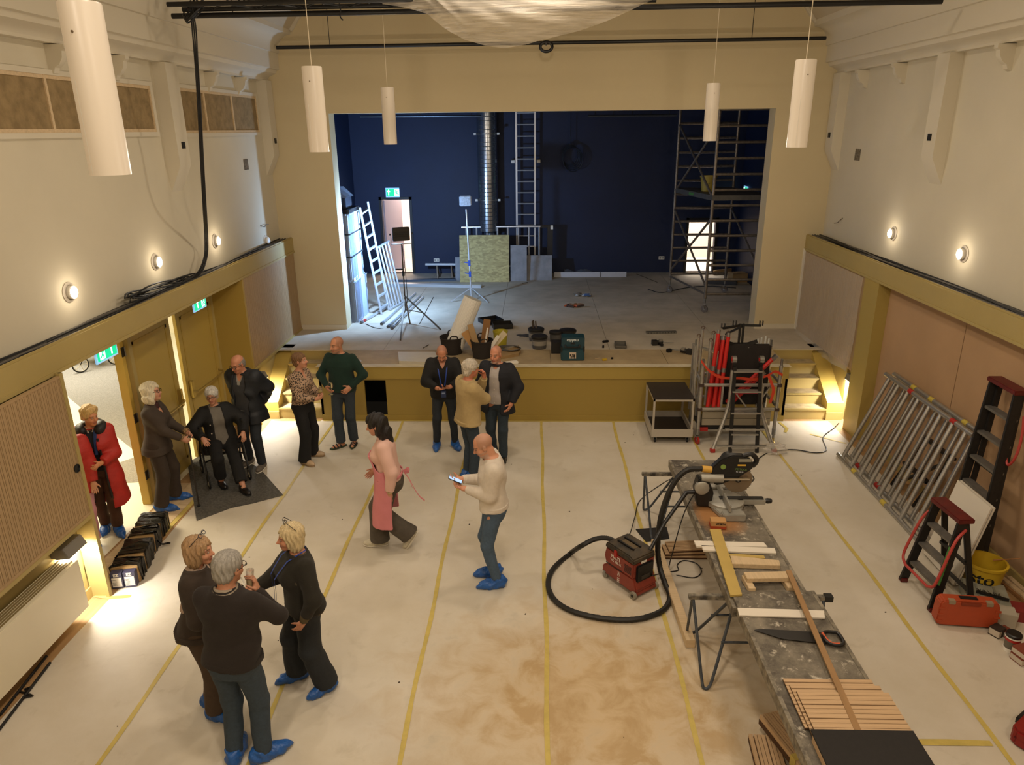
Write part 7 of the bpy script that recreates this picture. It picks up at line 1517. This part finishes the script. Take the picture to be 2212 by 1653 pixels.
MB().box(FX(762, 555, -3.61)+Vector((.0, 0, -.45)), (.01, .12, .05)).build('label', WHITE, t)
MB().bx(-4.6, -3.62, 14.3, 15.1, 3.12, 3.20).build('top_board', BLACKP, t)
t2 = thing('storage_crate', 'clear lidded crate standing on the shrink-wrapped stack', 'crate', (-3.95, 14.6, 3.20), 0, None, True); MB().bx(-4.3, -3.70, 14.4, 14.9, 3.205, 3.42).build('body', M('crate_dark', '#20242c', .4), t2, bevel=.01); MB().prism([(-4.32, 3.42), (-3.66, 3.42), (-3.85, 3.60), (-4.32, 3.62)], 14.38, 14.92, 'y').build('lid', M('crate_clear', '#8d9aac', .2, alpha=.45), t2)
for k in range(3): one('small_clamp', MB().lathe([(.03, 0), (.035, .02), (.018, .03), (.018, .07), (.03, .08), (.03, .11), (0, .115)], (-4.25+.13*k, 14.6, 3.625), 10), M('clamp_chrome', '#8a93a0', .3, .8), 'small metal clamp standing on the lidded crate', 'clamp', 'metal clamps on the crate')
# ladder and guard frame leaning on the stack
ALW = M('aluminium_pale', '#c4c6c8', .35, .6)
A0, A1, B0, B1 = Vector((-3.26, 14.90, zs)), Vector((-3.56, 14.95, 3.18)), Vector((-3.18, 15.28, zs)), Vector((-3.47, 15.30, 3.26))
t = thing('ladder', 'aluminium ladder leaning on the shrink-wrapped stack', 'ladder', (A0+B0)/2, 0, None, True)
for a, b in ((A0, A1), (B0, B1)): MB().cyl(a, b, .024, n=10).build('rail', ALW, t)
for k in range(9): u = .06+.11*k; MB().bar(A0.lerp(A1, u), B0.lerp(B1, u), .045, .035).build('rung', ALW, t)
C0, C1, D0, D1 = Vector((-3.14, 15.25, zs)), Vector((-3.40, 15.35, 2.28)), Vector((-2.98, 16.0, zs)), Vector((-3.22, 15.98, 2.35))
t = thing('scaffold_guard', 'aluminium guard frame of parallel bars leaning beside ladder', 'frame', (C0+D0)/2, 0, None, True)
MB().cyl(C1, D1, .024, n=8).build('rail', ALW, t); MB().cyl(C0+Vector((0, 0, .03)), D0+Vector((0, 0, .03)), .024, n=8).build('rail', ALW, t)
for k in range(5): u = .08+.21*k; MB().cyl(C0.lerp(D0, u), C1.lerp(D1, u), .021, n=8).build('bar', ALW, t)
# tubes lying on the stage floor
for k, (a, b) in enumerate((((780, 697), (836, 664)), ((824, 700), (897, 634)), ((838, 706), (906, 640)), ((846, 709), (914, 642)))):
    P0_, P1_ = S_(*a, .028), S_(*b, .028); t = thing('scaffold_tube', 'grey scaffold tube lying on stage near the tripod light' if k else 'grey tube with red end mark lying on the stage', 'tube', (P0_+P1_)/2, 0, 'scaffold tubes by the tripod' if k else None, True)
    MB().cyl(P0_, P1_, .026, n=10).build('tube', ALW, t); MB().cyl(P0_, P0_.lerp(P1_, .04), .032, n=10).build('end_fitting', M('end_grey', '#55565a', .5), t)
    if k == 0: MB().cyl(P0_.lerp(P1_, .06), P0_.lerp(P1_, .16), .0275, n=10).build('red_mark', REDP, t)
# second stand with a wrapped head
yb = 16.2; pt, pb = FY(1007, 452, yb), Vector((-1.46, yb, zs)); t = thing('light_stand', 'slim stand with plastic-wrapped lamp head and blue clamps', 'light stand', pb, 0, None, True)
MB().cyl(pb+Vector((0, 0, .05)), pt, .018, n=8).build('pole', ALW, t); hc_ = FY(1005, 434, yb)
MB().box(hc_, (.26, .10, .22), .2).build('lamp_head', M('wrapped_head', '#aebccb', .3, n=(20, .4), bump=(30, .8)), t, bevel=.02)
for u in (.42, .30): p = pb.lerp(pt, u); MB().box(p, (.05, .05, .12)).build('clamp', M('clamp_blue', '#1d3f8f', .45), t); MB().bar(p, p+Vector((-.12, 0, .02)), .02, .02).build('clamp_lever', M('clamp_blue', '#1d3f8f', .45), t)
for q in ((-.45, -.15), (.40, -.25), (.1, .45)): MB().bar(pb+Vector((0, 0, .30)), pb+Vector((q[0], q[1], .012)), .022, .018).build('leg', ALW, t)
# boards at the back
def _osb(nt, N, L, b):
    t = N.new('ShaderNodeTexCoord'); mp = N.new('ShaderNodeMapping'); mp.inputs['Scale'].default_value = (1, 1, 2.2); L.new(t.outputs['Object'], mp.inputs[0]); v = N.new('ShaderNodeTexVoronoi'); v.inputs['Scale'].default_value = 13; v.inputs['Randomness'].default_value = 1; L.new(mp.outputs[0], v.inputs[0])
    r = N.new('ShaderNodeValToRGB'); r.color_ramp.elements[0].color = (*lin('#c2b377'), 1); r.color_ramp.elements[1].color = (*lin('#8f8050'), 1); L.new(v.outputs['Color'], r.inputs[0]); L.new(r.outputs[0], b.inputs['Base Color']); b.inputs['Roughness'].default_value = .7
OSB = ramp_mat('osb', _osb)
def lean_board(nm, q0, q1, ztop, th, mat, lab, dy=.22):
    a, b = S_(*q0), S_(*q1); y = (a.y+b.y)/2; m = MB().add([(a.x, y, zs), (b.x, y, zs), (b.x, y+th, zs), (a.x, y+th, zs), (a.x, y+dy, ztop), (b.x, y+dy, ztop), (b.x, y+dy+th, ztop), (a.x, y+dy+th, ztop)], ((0,3,2,1),(4,5,6,7),(0,1,5,4),(1,2,6,5),(2,3,7,6),(3,0,4,7)))
    return one(nm, m, mat, lab, 'board', smooth=False)
lean_board('osb_board', (994, 609), (1100, 610), 2.12, .03, OSB, 'large strand board leaning at the back of stage')
lean_board('plaster_board', (1103, 608), (1138, 608), 1.86, .02, M('board_grey', '#8e8f92', .8, n=(5, .25)), 'narrow grey board leaning beside the strand board', .16); lean_board('plaster_board', (1138, 606), (1192, 605), 1.58, .02, M('board_grey', '#8e8f92'), 'low grey board leaning beside the narrow board', .16); lean_board('plaster_board', (984, 606), (996, 606), 1.55, .02, M('board_grey', '#8e8f92'), 'grey board edge showing behind strand board', .12)
# guard rail standing behind the boards
t = thing('guard_rail', 'aluminium guard rail with uprights behind the strand board', 'guard rail', (-.8, 19.0, zs), 0, None, True)
MB().cyl((-1.92, 19.0, 2.26), (.12, 19.0, 2.27), .026, n=10).build('top_rail', ALW, t); MB().cyl((-1.92, 19.0, 1.25), (.12, 19.0, 1.25), .024, n=10).build('bottom_rail', ALW, t)
for k in range(8): x = -1.80+.27*k; MB().cyl((x, 19.0, zs if k in (0, 7) else 1.25), (x, 19.0, 2.26), .024, n=10).build('upright', ALW, t)
MB().bx(.30, .44, 18.95, 19.05, zs, 2.28).build('end_post', BLACKP, t); MB().bx(.12, .44, 18.97, 19.03, 2.24, 2.30).build('extension', BLACKP, t); MB().bx(.38, .445, 18.94, 18.95, 2.20, 2.30).build('end_cap', WHITE, t)
# spiral duct
DUCT = M('duct_zinc', '#a8adb2', .22, .9, n=(4, .15)); t = thing('ventilation_duct', 'round spiral metal duct rising along the back wall', 'duct', (-1.22, 19.12, 2.1), 0, None, True)
prof = []
z = 2.15; k = 0
while z < 6.88: prof += [(.25, z), (.25, z+.085), (.2555, z+.092), (.25, z+.10)]; z += .10
MB().lathe(prof, (-1.22, 19.12, 0), 32).build('pipe', DUCT, t); MB().lathe([(.13, zs), (.13, 2.1), (.25, 2.16)], (-1.18, 19.12, 0), 24).build('lower_pipe', DUCT, t)
for z in (4.52, 2.92):
    b = MB().lathe([(.258, z), (.268, z+.005), (.268, z+.03), (.258, z+.035)], (-1.22, 19.12, 0), 32).build('clamp_band', STEEL, t)
    for q in (-1, 1): MB().box((-1.22+q*.29, 19.0, z+.018), (.06, .04, .05)).build('clamp_lug', WHITE, b); MB().cyl((-1.22+q*.29, 19.12, z+.018), (-1.22+q*.29, SB, z+.018), .008, n=6).build('rod', STEEL, b)
# fixed wall ladder
t = thing('wall_ladder', 'fixed metal wall ladder beside the spiral duct', 'ladder', (-.25, 19.3, 1.1), 0, None, True)
for x in (-.49, -.02): MB().bx(x-.022, x+.022, 19.20, 19.25, 1.2, 6.88).build('rail', ALW, t)
z = 1.45
while z < 6.85: MB().cyl((-.47, 19.225, z), (-.04, 19.225, z), .017, n=8).build('rung', ALW, t); z += .275
for x in (-.58, .07): MB().bx(x-.045, x+.045, 19.22, SB, 3.83, 3.90).build('bracket', WHITE, t)
# hanging cable coil, lighting bars
t = thing('cable_coil', 'coil of black cable hanging on the dark stage wall', 'cable', (.86, 19.2, 3.9), 0, None, True)
for k in range(5): MB().tube([(.86+.02*k+(.20+.012*k)*math.cos(u), 19.3-.02*k, 4.02-.03*k+(.25+.01*k)*math.sin(u)) for u in np.linspace(0, 2*pi, 25)[:-1]], .012, 5, True).build('loop', M('cable_dim', '#22252c', .5), t)
MB().cyl((.88, 19.3, 4.22), (.86, 19.3, 6.85), .010, n=5).build('tail', M('cable_dim', '#22252c', .5), t); MB().box((.88, 19.3, 4.26), (.12, .05, .05), .3).build('tie', M('cable_dim', '#22252c', .5), t)
for a, b, lab in (((778, 252), (1040, 251), 'dim lighting bar above stage left of the duct'), ((1270, 251), (1462, 249), 'dim lighting bar above stage near the scaffold tower')):
    p, q = FY(*a, 16.5), FY(*b, 16.5); t = thing('lighting_bar', lab, 'pipe', (p+q)/2, 0, None, True); MB().cyl(p, q, .025, n=8).build('tube', M('bar_grey', '#3a4048', .4, .5), t)
    for k in range(5): c = p.lerp(q, .08+.21*k); MB().cyl(c, Vector((c.x, c.y, 6.9)), .008, n=5).build('hanger', BLACKP, t)
exit_sign(FY(848, 416, SB-.03), (1, 0, 0), 'lit green exit sign above left stage door', .36, .24, -1); exit_sign(FX(1611, 412, SR-.03), (0, -1, 0), 'lit exit sign on dark wall behind scaffold tower', .36, .22, 1); exit_sign(Vector((-3.95, 21.0, 2.62)), (.5, -1, 0), 'exit sign reflection inside left stage door, made as a lit sign', .3, .2)  # the last one is a reflection inside the door, built as a glowing sign
# sockets and skirting boards
for q, y, lab in (((943, 562), SB, 'white wall socket beside left stage door'), ((1429, 557), SB, 'white double wall socket near the scaffold tower')):
    p = FY(*q, y-.01); t = thing('wall_socket', lab, 'socket', p, 0, None, True); MB().box(p, (.15, .02, .085)).build('plate', WHITE, t, bevel=.003); [MB().lathe([(.026, 0), (.026, .004), (.018, .004), (.016, -.002), (0, -.002)], p+Vector((dx, -.0105, 0)), 14, Matrix.Rotation(pi/2, 3, 'X')).build('outlet', M('outlet_grey', '#8d8a84', .5), t) for dx in (-.037, .037)]
for k, (a, b) in enumerate(((1197, 1296), (1298, 1352))): p, q = S_(a, 597), S_(b, 597); one('skirting_board', MB().bx(p.x, q.x, 18.9, 18.94, zs, zs+.13), M('board_pale_blue', '#b9bcc4', .5), ('long pale skirting board propped along stage back wall', 'short pale skirting board propped along stage back wall')[k], 'board')
one('plastic_sheet', MB().grid(lambda u, v: (.75+u*.75, 19.0+v*.3, zs+.02+.16*abs(math.sin(u*5+v*3))*abs(math.sin(v*3+.4))), 14, 6), M('sheet_dim', '#5c6068', .3, alpha=.6), 'crumpled dark plastic sheet behind the skirting boards', 'plastic sheet')
t = thing('metal_bench', 'low steel sawhorse standing below the wall socket', 'sawhorse', (-2.6, 19.0, zs), 0, None, True); p, q = FY(919, 571, 18.9), FY(988, 571, 18.9); MB().bar(p, q, .06, .05).build('top', ALW, t)
for u in (.35, .8): c = p.lerp(q, u); MB().bar(c, Vector((c.x+.03, c.y-.15, zs)), .03, .03).build('leg', POLE, t); MB().bar(c, Vector((c.x+.05, c.y+.15, zs)), .03, .03).build('leg', POLE, t)
# long alu profiles across the stage left
for k, (a, b, h_) in enumerate((((850, 606), (985, 604), .05), ((830, 614), (1040, 618), .07))):
    p, q = S_(*a, h_/2), S_(*b, h_/2); one('alu_profile', MB().bar(p, q, .16, h_), ALW if k else M('profile_dark', '#4a5563', .4, .5), ('flat dark metal profile lying near left stage door', 'long pale metal profile lying across the stage')[k], 'profile')
# ------------------------------------------------------------------ buckets and tools near the stage edge
RUBB = M('tub_rubber', '#241d18', .75, bump=(60, .2))
def tub(p, r, h_, mat, lab, handles=True, nm='rubber_tub'):
    t = thing(nm, lab, 'bucket', (p.x, p.y, zs)); MB().lathe([(0, .004), (r*.80, .004), (r, h_), (r*1.04, h_), (r*1.04, h_-.02), (r*1.0, h_-.02), (r*.94, h_-.006), (r*.76, .014), (0, .014)], n=30).build('body', mat, t)
    if handles:
        for a in (-1.3, 1.7): MB().tube(spline([(r*math.cos(a-.35), r*math.sin(a-.35), h_-.01), (r*1.02*math.cos(a-.2), r*1.02*math.sin(a-.2), h_+.05), (r*1.02*math.cos(a+.2), r*1.02*math.sin(a+.2), h_+.05), (r*math.cos(a+.35), r*math.sin(a+.35), h_-.01)], 4), .011, 6).build('handle', mat, t)
    return t
p1 = S_(975, 770); p1 = Vector((p1.x, p1.y+.20, 0)); p2 = S_(1040, 778); p2 = Vector((p2.x, p2.y+.17, 0))
tub(p1, .21, .30, RUBB, 'black rubber tub holding a roll of clear plastic'); tub(p2, .19, .31, RUBB, 'black rubber tub full of wooden offcuts')
a = Vector((p1.x, p1.y, zs+.04)); top = FY(1022, 645, p1.y+.1); d = (top-a).normalized(); R = d.to_track_quat('Z', 'Y').to_matrix(); L_ = (top-a).length; t = thing('plastic_roll', 'fat roll of clear ribbed plastic standing in rubber tub', 'plastic roll', a, 0, None, True)
PLR = M('roll_plastic', '#e6e3da', .3, n=(2, .05), bump=(1, 0)); pr = []
def rollf(u, v):
    n = 44; aa = u*2*pi; r = .155+(.004 if int(u*n*2) % 2 else 0); q = Vector((r*math.cos(aa), r*math.sin(aa), v*L_+.0)); return a+R@q
MB().grid(rollf, 88, 2).build('outer_layer', PLR, t); MB().lathe([(.155, L_), (.145, L_+.002), (.12, L_-.01), (.10, L_-.03), (.06, L_-.04)], a, 28, R).build('inner_layers', M('roll_inner', '#cfcabb', .35), t)
MB().grid(lambda u, v: a+R@Vector(((.165+.05*u)*math.cos(.2+u*.9), (.165+.05*u)*math.sin(.2-u*.9), L_*(.35+.62*v))), 6, 6).build('loose_flap', M('flap_clear', '#dcd8cc', .25, alpha=.5), t)
WD = M('offcut_wood', '#a88a60', .7)
for k, (dx, dy, w_, h_, lx, mat) in enumerate(((-.07, -.02, .10, .55, -.12, WD), (.0, .05, .12, .62, .10, M('offcut_brown', '#8a6238')), (.05, -.05, .03, .50, .06, WHITE), (-.03, .02, .16, .42, -.25, M('kraft', '#b68a55')), (.10, .02, .10, .40, .30, M('offcut_cream', '#cdbfa0', .7)), (.09, -.06, .06, .36, .2, WHITE))):
    b0 = Vector((p2.x+dx*.5, p2.y+dy, zs+.03)); one('wood_offcut', MB().bar(b0, b0+Vector((lx+dx*.5, 0, h_)), w_, .015, (0, 1, 0)), mat, ('pale plank offcut leaning in rubber tub', 'tall brown plank offcut standing in rubber tub', 'thin white strip standing in rubber tub', 'kraft cardboard piece sticking out of rubber tub', 'cream block sticking out of rubber tub', 'short white block sticking out of rubber tub')[k], 'offcut')
p = S_(1078, 755); tub(Vector((p.x+.02, p.y+.15, 0)), .13, .30, M('bucket_lime', '#b3a52e', .5), 'small yellow bucket behind tub of offcuts', False, 'bucket')
GRB = M('paint_grey', '#4d4b48', .5); LIDB = M('lid_black', '#1a1816', .5)
def paint(px, r, h_, lab, open_=False, label=True):
    p = S_(*px); t = thing('paint_bucket', lab, 'bucket', (p.x, p.y, zs)); MB().lathe([(0, .004), (r*.9, .004), (r, h_), (r*1.05, h_), (r*1.05, h_+.02)]+([(r*.95, h_+.02), (r*.85, .03), (0, .03)] if open_ else [(r*.9, h_+.025), (0, h_+.025)]), n=26).build('body', GRB, t); MB().lathe([(r*1.06, h_-.015), (r*1.08, h_), (r*1.08, h_+.022), (r*1.0, h_+.03)]+([] if open_ else [(0, h_+.03)]), n=26).build('rim' if open_ else 'lid', LIDB, t)
    if label: MB().lathe([(r*.97*1.005, h_*.35), (r*.985*1.005, h_*.75)], n=26).build('label', M('paint_label', '#8a8478', .6), t)
    return t
t = paint((1158, 735), .14, .20, 'open grey paint bucket with brushes standing inside', True)
for q in ((-.04, .0), (-.02, .05), (.02, -.02)): MB().bar((q[0], q[1], .03), (q[0]-.03, q[1]+.03, .36), .025, .012).build('brush', M('brush_handle', '#3a2c20', .5), t)
paint((1165, 752), .135, .20, 'closed grey paint bucket in front of brushes'); paint((1200, 738), .11, .17, 'small grey paint bucket beside black carton', True, False); paint((1226, 735), .15, .17, 'wide black-lidded bucket behind the blue tool box', False, False)
one('black_carton', MB().bx(S_(1190, 753).x, S_(1213, 753).x, 12.05, 12.25, zs, zs+.20), M('carton_black', '#15120f', .6), 'black carton standing beside blue tool box', 'box', bevel=.004)
one('paint_stain', MB().prism([(S_(1135, 725).x+.16*math.cos(a)*(1+.2*math.sin(3*a)), S_(1135, 725).y+.10*math.sin(a)*(1+.2*math.cos(5*a))) for a in np.linspace(0, 2*pi, 24)[:-1]], zs, zs+.0015), M('stain_grey', '#3b3b3d', .6), 'dark grey paint spill on stage boards', 'paint spill')
# blue systainer with upside-down lettering
MK = M('makita_teal', '#17404a', .5, n=(8, .1)); pm = S_(1237, 780); t = thing('tool_box', 'dark teal stacked tool box standing near stage edge', 'tool box', (pm.x, pm.y+.14, zs), .0)
MB().bx(-.195, .195, -.14, .14, .003, .20).build('lower_box', MK, t, bevel=.012); ub = MB().bx(-.185, .195, -.13, .14, .205, .40).build('upper_box', M('makita_teal2', '#123741', .5), t, bevel=.012)
MB().tube(spline([(-.12, -.14, .28), (-.12, -.165, .25), (.10, -.165, .25), (.10, -.14, .28)], 4), .013, 8).build('handle', BLACKP, ub); MB().bx(-.035, .035, -.137, -.128, .29, .32).build('latch', BLACKP, ub)
for q in (-1, 1): MB().bx(q*.185-.012, q*.185+.012, -.148, -.10, .16, .25).build('side_latch', BLACKP, t, bevel=.003)
text('makita', .075, M('makita_white', '#cdd3d1', .5), ub, (.0, -.1315, .352), (-1, 0, 0), (0, 0, -1), bold=.0012, shear=.25); st_ = MB().bx(-.055, .055, -.1425, -.1405, .04, .15).build('sticker', M('sticker_pale', '#c9b7a0', .6), t)
for b_ in ((-.035, .10, .025, .03), (.0, .105, .02, .025), (.025, .095, .025, .035), (0, .07, .075, .014), (-.025, .052, .01, .03), (.025, .052, .01, .03)): MB().box((b_[0], -.1430, b_[1]), (b_[2], .001, b_[3])).build('pictogram', BLACKP, st_)
# cardboard, cable coil, trays and small tools
one('cardboard_sheet', MB().prism([tuple(S_(*q).xy) for q in ((1085, 765), (1120, 752), (1125, 763), (1120, 770), (1080, 777))], zs, zs+.05), CARD, 'flattened cardboard lying under a coil of cable', 'cardboard')
t = thing('cable_coil', 'coil of grey cable lying on cardboard near stage edge', 'cable', S_(1098, 755), 0, None, True)
for k in range(5): c = S_(1098+2*k, 752, .06+.006*k); MB().tube([c+Vector(((.20-.012*k)*math.cos(u), (.17-.01*k)*math.sin(u), .004*math.sin(3*u+k))) for u in np.linspace(0, 2*pi, 25)[:-1]], .008, 5, True).build('loop', M('cable_grey', '#55504a'), t)
one('plastic_offcut', MB().prism([tuple(S_(*q).xy) for q in ((860, 766), (940, 766), (950, 790), (862, 786))], zs, zs+.05), M('corrugated_clear', '#c3bba8', .35, n=(3, .1), stretch=(1, 14, 1)), 'stack of corrugated clear sheets lying at stage edge', 'plastic sheets')
def tray(px, w_, d_, h_, rz_, mat, lab, nm='paint_tray'):
    p = S_(*px); t = thing(nm, lab, 'tray', (p.x, p.y, zs), rz_); MB().bx(-w_/2, w_/2, -d_/2, d_/2, .003, .014).build('base', mat, t)
    for a in ((-w_/2, w_/2, -d_/2, -d_/2+.008), (-w_/2, w_/2, d_/2-.008, d_/2), (-w_/2, -w_/2+.008, -d_/2, d_/2), (w_/2-.008, w_/2, -d_/2, d_/2)): MB().bx(*a, .003, h_).build('side', mat, t)
tray((1060, 697), .40, .36, .09, .5, BLACKP, 'square black paint tray lying behind the tubs'); tray((1085, 708), .38, .28, .10, .2, M('tray_black', '#1b1813', .4), 'second black paint tray beside small yellow bucket'); tray((1340, 748), .20, .30, .05, -.05, M('tray_grey', '#6a675f', .4, .4), 'grey metal tray lying near stage edge')
t = thing('perforated_rail', 'perforated grey metal rail lying on stage', 'metal rail', S_(1428, 717), 0, None, True); p, q = S_(1396, 718, .02), S_(1461, 717, .02); MB().bar(p, q, .10, .03).build('rail', M('rail_grey', '#77746c', .4, .5), t)
for k in range(10): c = p.lerp(q, .06+.095*k)+Vector((0, -.0505, 0)); MB().box(c, (.02, .002, .012)).build('slot', BLACKP, t)
def drill(px, rz_, lab):
    p = S_(*px); t = thing('cordless_tool', lab, 'power tool', (p.x, p.y, zs), rz_); MB().cyl((-.10, 0, .05), (.06, 0, .05), .035, n=12).build('motor', BLACKP, t); MB().bx(-.14, -.04, -.06, .04, .003, .09).build('battery', LIDB, t, bevel=.006); MB().bar((-.02, -.02, .04), (.02, -.14, .03), .04, .04).build('grip', BLACKP, t); MB().cyl((.06, 0, .05), (.26, -.01, .03), .007, n=6).build('bit', STEEL, t); MB().bx(-.01, .05, -.03, .03, .06, .10).build('gearbox', M('tool_grey', '#7d766a', .5), t)
drill((1424, 745), .1, 'black cordless driver with long bit lying on stage'); drill((1478, 764), 2.6, 'black cordless tool lying near trolley poles')
BIT = [((1445, 761), (.09, .07, .06), 'small black tape measure on stage boards', 'tape_measure', BLACKP), ((1308, 740), (.12, .04, .04), 'small black screwdriver grip near blue tool box', 'screwdriver', BLACKP), ((1306, 779), (.08, .05, .03), 'small yellow scraper at stage edge', 'scraper', M('bucket_yellow', '#c3a224')), ((1322, 776), (.04, .03, .03), 'tiny black cap near yellow scraper', 'cap', BLACKP), ((1303, 752), (.03, .03, .05), 'tiny black plug on stage boards', 'plug', BLACKP), ((1290, 775), (.09, .015, .01), 'pencil stub lying near stage edge', 'pencil', PINE), ((1092, 726), (.07, .05, .05), 'crumpled orange scrap near yellow bucket', 'scrap', M('scrap_orange', '#b8862e', .6)), ((1105, 787), (.22, .08, .05), 'white plastic strip leaning on cardboard', 'strip', WHITE), ((770, 781), (.16, .10, .01), 'white printed paper on stage behind green-sweater man', 'paper', M('paper', '#c9c9cc', .7, n=(30, .4)))]
for px, sz, lab, nm, mat in BIT: p = S_(*px); one(nm, MB().box((p.x, p.y, zs+sz[2]/2), sz, .4), mat, lab, nm.replace('_', ' '), bevel=min(sz)*.2)
def heap(px, cols, lab, n=9, nm='work_gloves'):
    p = S_(*px); t = thing(nm, lab, 'gloves', (p.x, p.y, zs), 0); r_ = random.Random(px[0])
    for k in range(n):
        a = r_.random()*6; c = Vector((r_.uniform(-.16, .16), r_.uniform(-.08, .08), .025+.012*(k % 3))); d = Vector((math.cos(a)*.09, math.sin(a)*.06, r_.uniform(0, .02))); MB().tube(spline([c-d, c+Vector((0, 0, .012)), c+d], 3), [.015, .022, .022, .024, .022, .020, .014][:len(spline([c-d, c+Vector((0, 0, .012)), c+d], 3))], 7).build('finger', cols[k % len(cols)], t)
heap((1258, 641), (M('glove_white', '#a8a8a6', .8), M('glove_blue', '#3d5c94', .7), M('glove_grey', '#6a655e', .8)), 'heap of white and blue work gloves on stage'); heap((1240, 664), (M('glove_orange', '#b0542c', .7), M('glove_dark', '#3a2a22', .8), M('glove_tan', '#7a5c44', .8)), 'heap of orange and brown work gloves on stage')
for k, (a, b) in enumerate((((906, 700), (936, 642)), ((1128, 612), (1140, 610)), ((914, 752), (926, 745)), ((1375, 592), (1420, 610)))): one('thin_rod', MB().cyl(S_(*a, .008), S_(*b, .008), .007, n=6), M('rod_dark', '#4d4338', .6), ('thin dark rod lying beside tripod leg', 'short thin rod lying before strand board', 'short brown stick on stage behind black-jacket man', 'thin pale rod lying near scaffold castor')[k], 'rod')
# plank seams drawn by a darker trap line
# ------------------------------------------------------------------ scaffold tower
ST = M('scaffold_tube', '#8a8177', .4, .7, n=(20, .35)); t = thing('scaffold_tower', 'rolling aluminium scaffold tower at the right of stage', 'scaffold tower', (3.9, 16.0, zs), 0, None, True)
def frame(xa, xb, y, lo):
    for x in (xa, xb):
        p_ = MB().cyl((x, y, zs+.30), (x, y, 6.2), .032, n=10).build('post', ST, t); MB().cyl((x, y, zs+.20), (x, y, zs+.34), .020, n=8).build('jack', STEEL, p_); caster(t, (x, y, zs+.003), .075, M('castor_grey', '#5a524a', .6), .9)
    z = lo
    while z < 6.1: MB().cyl((xa, y, z), (xb, y, z), .027, n=8).build('rung', ST, t); z += .30
frame(3.53, 4.78, 15.0, 1.36); frame(3.14, 4.42, 16.95, 1.42)
for a, b in (((3.53, 15.0, 1.5), (3.14, 16.95, 2.9)), ((3.14, 16.95, 1.5), (3.53, 15.0, 2.9)), ((3.53, 15.0, 3.3), (3.14, 16.95, 4.7)), ((3.14, 16.95, 3.3), (3.53, 15.0, 4.7)), ((4.78, 15.0, 1.5), (4.42, 16.95, 2.9)), ((3.53, 15.0, 1.36), (3.14, 16.95, 1.36))): MB().cyl(a, b, .024, n=8).build('brace', ST, t)
pf = MB().add([(3.50, 14.95, 3.26), (4.75, 14.95, 3.26), (4.40, 17.0, 3.26), (3.12, 17.0, 3.26), (3.50, 14.95, 3.36), (4.75, 14.95, 3.36), (4.40, 17.0, 3.36), (3.12, 17.0, 3.36)], ((0,3,2,1),(4,5,6,7),(0,1,5,4),(1,2,6,5),(2,3,7,6),(3,0,4,7))).build('platform', M('platform_grey', '#4b4a48', .6, n=(8, .3)), t)
MB().box((3.30, 16.0, 3.31), (.005, .25, .05), .2).build('green_label', M('label_green', '#3f7a35'), pf)
t = thing('bucket', 'dull yellow bucket standing on the scaffold platform', 'bucket', (3.62, 15.9, 3.362)); MB().lathe([(0, .004), (.13, .004), (.17, .32), (.18, .32), (.18, .29), (.165, .31), (.125, .014), (0, .014)], n=26).build('body', M('bucket_dull', '#8f7d2c', .6), t); MB().tube(spline([(-.17, 0, .30), (-.05, -.17, .16), (.17, 0, .30)], 5), .005, 5).build('bail', STEEL, t)
# clutter at the foot of the tower
for k, (px, sz, rz_) in enumerate((((1592, 608), (.4, .3, .22), .2), ((1560, 592), (.6, .05, .12), .5), ((1560, 612), (.7, .35, .08), -.3))): p = S_(*px); one(('cardboard_box', 'loose_plank', 'dark_sheet')[k], MB().box((p.x, p.y, zs+sz[2]/2), sz, rz_), (CARD, WD, M('sheet_dim2', '#35373c', .5))[k], ('cardboard box in the corner behind scaffold tower', 'loose plank behind the scaffold tower', 'dark sheet pile under the scaffold tower')[k], ('box', 'plank', 'sheet')[k])
one('floor_cable', MB().tube(spline([S_(1400, 625, .01), S_(1430, 632, .01), S_(1480, 622, .01), S_(1530, 618, .01), S_(1590, 622, .01)], 6), .010, 6), M('cable_dim', '#22252c'), 'dark cable snaking under the scaffold tower', 'cable')
